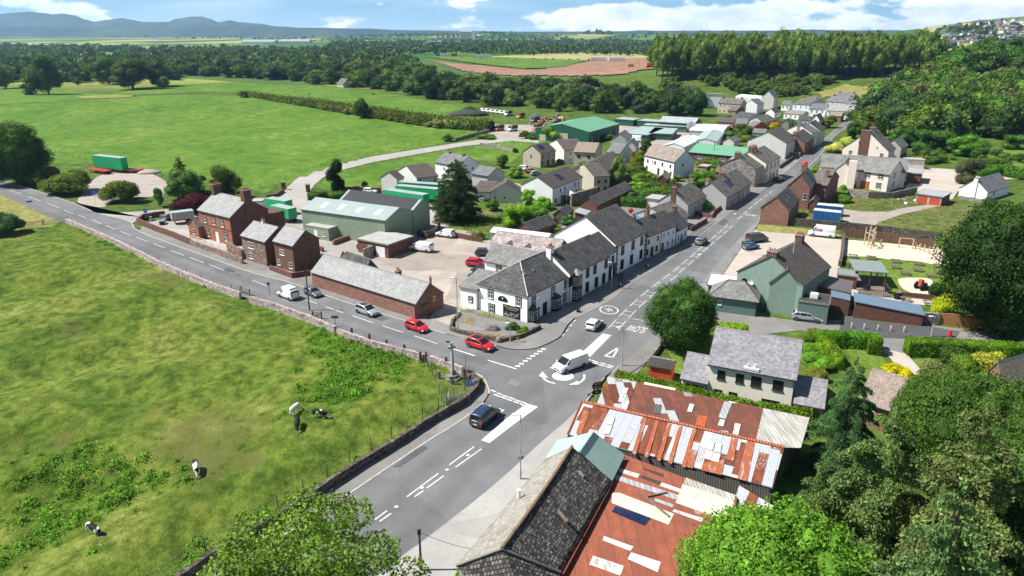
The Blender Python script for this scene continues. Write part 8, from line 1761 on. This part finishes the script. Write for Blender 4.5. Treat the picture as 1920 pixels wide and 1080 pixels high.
# --- woods
def inpx(poly):
 c,r = poly.split(':'); return [px(c,*map(float,a.split(','))) for a in r.split()]
def fill(poly,hh,sp_,dy=.30,jit=.5):
 """spots through a region of the view, nearest first"""
 P = inpx(poly); y = max(q[1] for q in P); y0 = min(q[1] for q in P); x0,x1 = min(q[0] for q in P),max(q[0] for q in P); o = []
 while y > y0:
  q0 = GT((x0 + x1) / 2,y); dep = max(60,q0.y); hp = hh / dep * F; st = max(3.5,sp_ / dep * F); x = x0 + random.random() * st
  while x < x1:
   xx,yy = x + random.uniform(-jit,jit) * st,y + random.uniform(-.5,.5) * max(1.0,dy * hp)
   if inside((xx,yy),P): o.append(GT(xx,yy))
   x += st
  y -= max(.9,dy * hp)
 return o
WOODS = [  # region, height, spacing, kinds, colours, singles, label, name
 (':-60,158 130,160 200,150 330,152 330,140 460,148 560,156 640,160 760,176 850,196 1000,206 1100,212 1300,215 1320,192 1230,182 1080,172 950,168 830,158 780,130 770,116 700,102 600,97 300,93 150,90 -60,86',13,8.5,'lo',[(.026,.054,.018),(.038,.072,.02),(.058,.10,.028),(.022,.046,.018),(.075,.11,.045),(.07,.125,.028),(.09,.13,.05),(.04,.06,.035)],290,'broadleaf tree in the long dark wood beyond the pastures','woodland_tree'),
 (':1230,152 1280,152 1440,150 1600,148 1752,142 1756,126 1600,128 1440,128 1230,132',31,9,'pop',[(.080,.130,.032),(.070,.118,.028),(.092,.145,.038)],150,'tall poplar in the plantation above the far village','poplar_tree'),
 ('s3:100,470 300,520 560,560 720,520 860,470 880,430 700,410 400,400 150,410',7,8,'lo',[(.055,.10,.022),(.08,.12,.03),(.045,.08,.02)],110,'scrub tree on the bank below the poplars','scrub_tree'),
 ('d2:620,110 700,200 900,260 1080,310 1400,330 1500,230 1930,240 1990,240 1990,-120 1700,-120 1500,-150 1200,-150 1000,-80 760,0',14,8,'lo',[(.045,.095,.022),(.060,.12,.024),(.032,.07,.02),(.08,.14,.03),(.05,.09,.035),(.09,.11,.05)],290,'leafy tree of the wood on the right hand slope','slope_tree'),
 ('s3:1430,500 1560,440 1700,420 1930,420 1930,250 1700,260 1600,340 1460,400',14,10,'lo',[(.045,.10,.022),(.055,.12,.024),(.030,.075,.02)],90,'leafy tree high on the right hand slope','slope_tree')]
rest = []
for poly,hh,sp_,kind,cols,nmax,lb,nm in WOODS:
 s = sorted(fill(poly,hh,sp_,{'poplar_tree': .06,'slope_tree': .15,'scrub_tree': .3}.get(nm,.24)),key=lambda p: p.y)
 for i,p in enumerate(s):
  if p.y > 620 and kind == 'lo' and p.x < 250 and mnoise.noise(Vector((p.x * .006,p.y * .003,3))) > .24: continue
  h = hh * (random.uniform(.6,1.6) if nm == 'slope_tree' else random.uniform(.7,1.35) if kind == 'lo' else random.uniform(.88,1.04)); w = h * (random.uniform(.85,1.25) if kind == 'lo' else random.uniform(.42,.52))
  if p.y > 900: h *= .9
  p.z -= h * (.12 if kind == 'lo' else .04)
  if i < nmax: tree_at(kind + str(random.randrange(5 if kind == 'lo' else 3)),p,h,w * (1 + .25 * (p.y > 500)),random.choice(cols),nm,lb,'tree',lb.replace('broadleaf tree in','trees of').replace('tall poplar in','poplars of').replace('leafy tree','trees').replace('scrub tree','scrub trees'))
  else: rest.append((p,h,w * 1.25))
for p in fill(':-60,68 400,74 640,80 800,92 960,100 1230,104 1380,78 1420,72 1420,66 960,68 300,60 -60,54',11,26,.5):
 if mnoise.noise(Vector((p.x * .004,p.y * .0025,7))) > -.04: rest.append((p,random.uniform(9,15),random.uniform(12,22)))
for p in fill(':620,106 780,103 1230,106 1380,100 1380,82 900,80 620,84',13,12,.3): rest.append((p,random.uniform(11,16),random.uniform(14,22)))
for p in fill(':-60,56 960,66 1960,66 1960,62.5 960,62.5 -60,52',12,60,.5):
 if mnoise.noise(Vector((p.x * .002,p.y * .001,2))) > .05: rest.append((p,13,random.uniform(25,60)))
print('rest of the woods',len(rest))
P = []; N = []; Sz = []
for p,h,w in rest:
 m = 34 if p.y < 1500 else 16 if p.y < 3000 else 8
 d = sph(m); d[:,2] = np.abs(d[:,2]) * .9 + .05 * 0; P.append(np.array([[p.x,p.y,p.z + h * .28]]) + d * np.array([w / 2,w / 2,h * .72]) * (.75 + .3 * rng.random((m,1)))); N.append(d); Sz.append(np.full(m,w * .19 if m > 20 else w * .26))
P = np.concatenate(P); N = np.concatenate(N); Sz = np.concatenate(Sz) * (.6 + .8 * rng.random(len(P)))
V_,F_ = quads(P,N,Sz,.7,.8); V_[:,2] = np.maximum(V_[:,2],np.repeat(P[:,2] * 0 - 5,4))
o = link('distant_woodland',fastmesh('distant_woodland',V_,F_,M['leaf'])); o.color = (.046,.078,.030,1); o['kind'] = 'stuff'; o['label'] = 'distant woods and hedgerow trees running together to the horizon'; o['category'] = 'woodland'
for i in range(60):
 x,y = random.uniform(1765,1925),random.uniform(46,98); p = GT(x,y); tree_at('lo%d' % (i % 5),p,12,16,(.035,.07,.025),'town_tree','dark tree among the houses of the distant hillside town','tree','trees of the distant hillside town')
for a,l in (((10,166,118,44,(.05,.10,.026)),'broadleaf tree at the far left of the pasture edge'),((62,178,122,46,(.035,.075,.02)),'dark tree leaning left of the large parkland tree'),((92,178,104,62,(.04,.08,.02)),'large dark parkland tree with clear trunk in the far pasture'),((250,167,110,80,(.055,.10,.024)),'widest parkland tree before the wood'),((205,158,103,60,(.06,.115,.028)),'pale green tree beside the widest parkland tree'),((300,162,112,52,(.03,.06,.02)),'dark tree right of the widest parkland tree'),((308,166,140,26,(.07,.11,.04)),'small pale tree on the hummock'),((146,160,145,13,(.06,.11,.03)),'tiny tree near the stony patch'),((805,185,128,54,(.022,.05,.016)),'very dark round tree at the pasture corner')):
 tree('lo%d' % (len(l) % 5) if a[3] < 50 else 'mid%d' % (len(l) % 4),'',*a,l,name='parkland_tree',far=True)
# --- far town and works
random.seed(8)
tb_ = []
for nm,wl_,rf_ in (('a','offwhite','slate'),('b','brickred','slatebr'),('c','white','concb')):
 b = MB(); b.box(-6,6,-4.5,4.5,0,6,0); b.ext([(-5,6),(5,6),(0,9)],-6.3,6.3,'x',1); b.box(-6.2,-5,-.6,.6,8,10.4,0); o = b.build('town_house',[M[wl_],M[rf_]]); fixn(o); tb_.append(o)
spots = []
for poly,n_ in (('s3:1440,170 1500,150 1700,125 1930,118 1930,260 1800,260 1640,250 1450,260',170),('s2:1040,215 1160,212 1300,225 1500,235 1700,262 1640,280 1400,268 1180,255',90),('s2:1700,225 1900,225 1930,245 1760,252',22),('s2:130,225 330,235 560,215 600,240 300,250',14)):
 P = inpx(poly); k = 0
 while k < n_:
  x,y = random.uniform(min(q[0] for q in P),max(q[0] for q in P)),random.uniform(min(q[1] for q in P),max(q[1] for q in P))
  if inside((x,y),P): spots.append(GT(x,y)); k += 1
for i,p in enumerate(spots):
 o = tb_[i % 3] if i < 3 else tb_[random.randrange(3)].copy()
 if i >= 3: COL.objects.link(o)
 o.location = p; o.rotation_euler = (0,0,random.choice([0,.3,1.57,1.2]) + random.uniform(-.2,.2)); s = random.uniform(.8,1.5); o.scale = (s,s,s * .9)
 tag(o,'distant house of the town spread over the far rise','house','houses of the distant town')
def big(c,x,y,w,h,d,wl_,label,rot=0):
 p = GT(*px(c,x,y)); r = tag(empty('distant_building',p,rot),label,'building'); b = MB(); b.box(-w / 2,w / 2,0,d,-3,h); b.build('wall',M[wl_],r); b = MB(); b.ext([(-.5,h),(d + .5,h),(d / 2,h + d * .12)],-w / 2 - .5,w / 2 + .5,'x'); b.build('roof',M['greysheet'],r)
big('s2',712,232,60,36,30,'greysheet','tall grey industrial block on the horizon right of centre left'); big('s2',745,232,12,40,14,'bluewhite','slim pale tower beside the grey industrial block')
big('s2',190,245,90,7,40,'offwhite','long pale roofed depot within the left wood'); big('s2',575,255,110,8,40,'offwhite','pale depot roof behind the trees near the motorway'); big('s1',1450,248,120,8,60,'white','long white greenhouse like roof in the far wood'); big('s1',1655,245,110,8,60,'white','second long white roof in the far wood'); big('s2',860,240,100,7,40,'offwhite','low white sheds left of the distant town'); big('s3',1510,325,15,5,6,'offwhite','grey retail shed right of the poplars'); big('s3',1355,582,11,5,8,'white','white gabled house at the foot of the wooded slope'); big('s3',1300,600,10,4,8,'offwhite','pale house left of the white gabled one under the slope')
big('s3',1550,335,5,3,1,'pvc','white hoarding beside the grey retail shed')
for x,y,L,c,lb in ((578,320,14,(.78,.78,.76),'white lorry trailer at the left end of the motorway'),(785,330,15,(.78,.78,.76),'white lorry trailer in the middle of the motorway queue'),(822,330,13,(.76,.76,.76),'pale lorry trailer right behind the middle one'),(1450,347,24,(.8,.8,.8),'long white trailer above the earthworks'),(1550,348,24,(.8,.8,.8),'longest white trailer at the right end above the earthworks'),(635,322,9,(.4,.05,.03),'red lorry at the left end of the motorway'),(545,318,8,(.02,.3,.2),'green motorway sign panel')):
 p = GT(*px('s2',x,y)); r = tag(empty('articulated_lorry',p),lb,'lorry'); b = MB(); b.box(-L / 2,L / 2,0,3,1.2,6); b.build('body',plain('lorry_' + str(c[0]) + str(c[1]),c,.5,0),r); b = MB(); b.box(-L / 2,L / 2,.4,2.6,.2,1.2); b.build('chassis',M['black'],r)
for i in range(16):
 p = GT(*px('s2',640 + i * 50 + random.uniform(-15,15),328 + i * .9)); o = MB(); o.box(-2.3,2.3,0,1.9,.3,1.1); o.box(-1.3,1.0,.15,1.75,1.1,1.9); oo = o.build('motorway_car',[PW,PR,PG_,PB][i % 4]); oo.location = p; oo.scale = (1.3,1.3,1.3); tag(oo,'small distant car in the motorway queue','car','cars queueing on the far motorway')
for x,y,lb,col in ((1630,380,'yellow excavator on the red earthworks',(.62,.36,.02)),(1745,385,'orange dumper at the right of the earthworks',(.6,.16,.03))):
 p = GT(*px('s2',x,y)); r = tag(empty('excavator',p),lb,'excavator'); m_ = plain('plant_' + str(col[1]),col,.5,.1); b = MB(); b.box(-4,4,0,5,0,1.6); b.build('tracks',M['black'],r); b = MB(); b.box(-4,3,.3,4.7,1.6,4.4); b.build('cab',m_,r); b = MB(); b.bar((2,2,3),(7,2,8),.5,4); b.bar((7,2,8),(11,2,2),.4,4); b.build('arm',m_,r)
def heap(c,x,y,r_,h,mat,lb,nm='spoil_heap'):
 p = GT(*px(c,x,y)); b = MB(); v,f = ICO2; b.add([(q[0] * r_ * (1 + .15 * mnoise.noise(Vector(q) * 3)),q[1] * r_ * .7,max(0,q[2]) * h) for q in v],[tuple(int(k) for k in t_) for t_ in f]); o = b.build(nm,M[mat],smooth=True); o.location = p; tag(o,lb,'heap'); return o
heap('s2',715,648,12,3.2,'flatdk','black heap of tarmac planings in the storage yard'); heap('c4',1120,258,4,1.2,'gravel','small grey gravel heap right of the flatbed trailers'); heap('s1',600,545,19,.7,'dry','bare stony patch on the far pasture','stony_mound'); heap('s1',560,478,18,.8,'dry','bare mound under the parkland trees','stony_mound')
random.seed(3)
jk = []
for i in range(26):
 p = g('d2',random.uniform(880,1110),random.uniform(690,735)); o = MB(); s = random.uniform(.3,.9); o.box(-s,s,-.12,.12,0,.2) if i % 2 else o.box(-s * .5,s * .5,-s * .5,s * .5,0,s * .7); oo = o.build('scrap_timber' if i % 2 else 'scrap_box',M[['wood','black','pvc','galvm'][i % 4]]); oo.location = p; oo.rotation_euler = (random.uniform(-.3,.3),0,random.uniform(0,3)); tag(oo,'piece of scrap in the pile beside the orange garage doors' ,'scrap','scrap pile by the twin garage')
for i in range(40):
 p = g('s2',random.uniform(1060,1250),random.uniform(655,720)); o = MB(); s = random.uniform(.6,1.8); o.box(-s,s,-s * .6,s * .6,0,s * .9); oo = o.build('stacked_crate',M[['wood','redpaint','galvm','woodlt','black','bluefelt'][i % 6]]); oo.location = p; oo.rotation_euler[2] = random.uniform(0,3); tag(oo,'crate or pallet among the equipment heaped in the storage yard','crate','equipment heaped in the storage yard')
for i in range(14):
 p = g('c4',random.uniform(1080,1290),random.uniform(590,650)); o = MB(); s = random.uniform(.4,1.1); o.box(-s,s,-s * .5,s * .5,0,s * .9); oo = o.build('yard_crate',M[['wood','black','galvm','bluefelt'][i % 4]]); oo.location = p; oo.rotation_euler[2] = random.uniform(0,3); tag(oo,'odd crate or bin behind the reddish roadside garden wall','crate','clutter behind the roadside garden wall')
# --- hills on the horizon
def hill(prof,dist,depth,name,col,seed):
 b = MB(); n = 240; pts = [px('s1',*q) for q in prof]
 def yy(x):
  for (a,b1),(c,d) in zip(pts[:-1],pts[1:]):
   if a <= x <= c: k = (x - a) / (c - a); k = k * k * (3 - 2 * k); return b1 + (d - b1) * k
  return pts[-1][1]
 x0,x1 = pts[0][0],pts[-1][0]; rows = 9
 for i in range(n + 1):
  x = x0 + (x1 - x0) * i / n; top = hz(dist,yy(x)); X = (x - 960) / F * (dist * CP + (H - top) * SP)
  for j in range(rows):
   v = j / (rows - 1); d = dist + (v - .5) * depth; z = -40 + (top + 40) * math.sin(math.pi * v) ** 1.3
   nz = mnoise.fractal(Vector((X * .0012 + seed,d * .0012,0)),1,2,5) * 28 * math.sin(math.pi * v) * (abs(v - .5) > .05)
   b.v.append((X * d / dist,d,z + nz))
 for i in range(n):
  for j in range(rows - 1): k = i * rows + j; b.f.append((k,k + rows,k + rows + 1,k + 1)); b.m.append(0)
 o = b.build(name,M['hill'],smooth=True); o['kind'] = 'structure'
M['hill'] = grass('moorland',[(.03,.055,.03),(.05,.075,.04),(.085,.11,.05)],.0012,.006,.3,bump=0)
hill([(-1500,120),(-900,85),(-300,95),(0,78),(60,72),(160,66),(230,72),(300,80),(350,76),(420,86),(480,110),(530,122),(600,112),(680,101),(740,110),(800,122),(880,124),(940,122),(1000,105),(1080,93),(1130,92),(1180,105),(1230,125),(1290,114),(1350,125),(1450,132),(1560,148),(1750,160),(1950,170)],9500,2600,'hills',None,0)
hill([(-1500,150),(400,152),(900,156),(1200,150),(1350,146),(1500,158),(1800,156),(2050,162),(2300,170),(3000,178),(4000,172),(5000,170),(5900,176)],7600,1800,'hills',None,7)
random.seed(77)
for poly,n_,lb in (('d8:20,700 560,760 600,880 500,930 60,960 0,860',46,'overgrown garden behind the hotel car park'),('d8:900,800 1080,690 1300,640 1500,640 1420,690 1250,740 1000,860',34,'long gardens behind the street row'),('d8:1060,480 1200,420 1240,540 1500,600 1380,640 1180,640',26,'gardens before the large white house'),('e1:700,170 1000,190 980,290 760,330 700,260',24,'gardens below the green roofed hall'),('e2:430,560 560,450 900,420 930,460 760,500 700,560',26,'gardens behind the pale terrace'),('e2:430,350 800,420 1040,420 1230,360 1180,420 900,460 430,420',26,'far village gardens'),('d2:1000,380 1200,330 1400,350 1380,440 1180,440',20,'garden beyond the school annexe'),('d2:1500,330 1900,380 1990,470 1800,460 1560,420',26,'rough hedge line beyond the school yard'),('c5:20,120 330,200 420,290 120,330 0,250',12,'shrubbery behind the sandstone house'),('d3:1150,440 1560,470 1800,540 1500,600 1200,560',16,'shrubbery inside the right hand hedge'),('d1:2000,330 2600,330 2600,520 2120,430',22,'thicket right of the play sand')):
 P = inpx(poly); k = 0; bb = [min(q[0] for q in P),max(q[0] for q in P),min(q[1] for q in P),max(q[1] for q in P)]
 while k < n_:
  x,y = random.uniform(*bb[:2]),random.uniform(*bb[2:])
  if inside((x,y),P):
   h = random.uniform(1.4,4.2); tree_at('bush%d' % random.randrange(4),GT(x,y),h,h * random.uniform(1.0,1.7),random.choice([(.06,.12,.025),(.09,.17,.03),(.045,.09,.022),(.12,.17,.04),(.075,.15,.045)]),'garden_shrub','leafy shrub in the ' + lb,'bush','shrubs of the ' + lb); k += 1
# --- the air
b = MB(); b.box(-11400,11400,-400,11400,-41.5,365); hz_o = b.build('haze',[])
m,t = newmat('haze_air'); t.n('ShaderNodeOutputMaterial',{1: t.n('ShaderNodeVolumePrincipled',{'Color': (.38,.65,1.0,1),'Density': .000075,'Anisotropy': .3})})
hz_o.data.materials.append(m); hz_o['kind'] = 'stuff'
S.cycles.volume_bounces = 0; S.cycles.max_bounces = 6; S.cycles.transparent_max_bounces = 8
import sys
for o in []:
 if o.type == 'EMPTY' and o.parent is None and not kids(o) : print('empty thing',o.name)
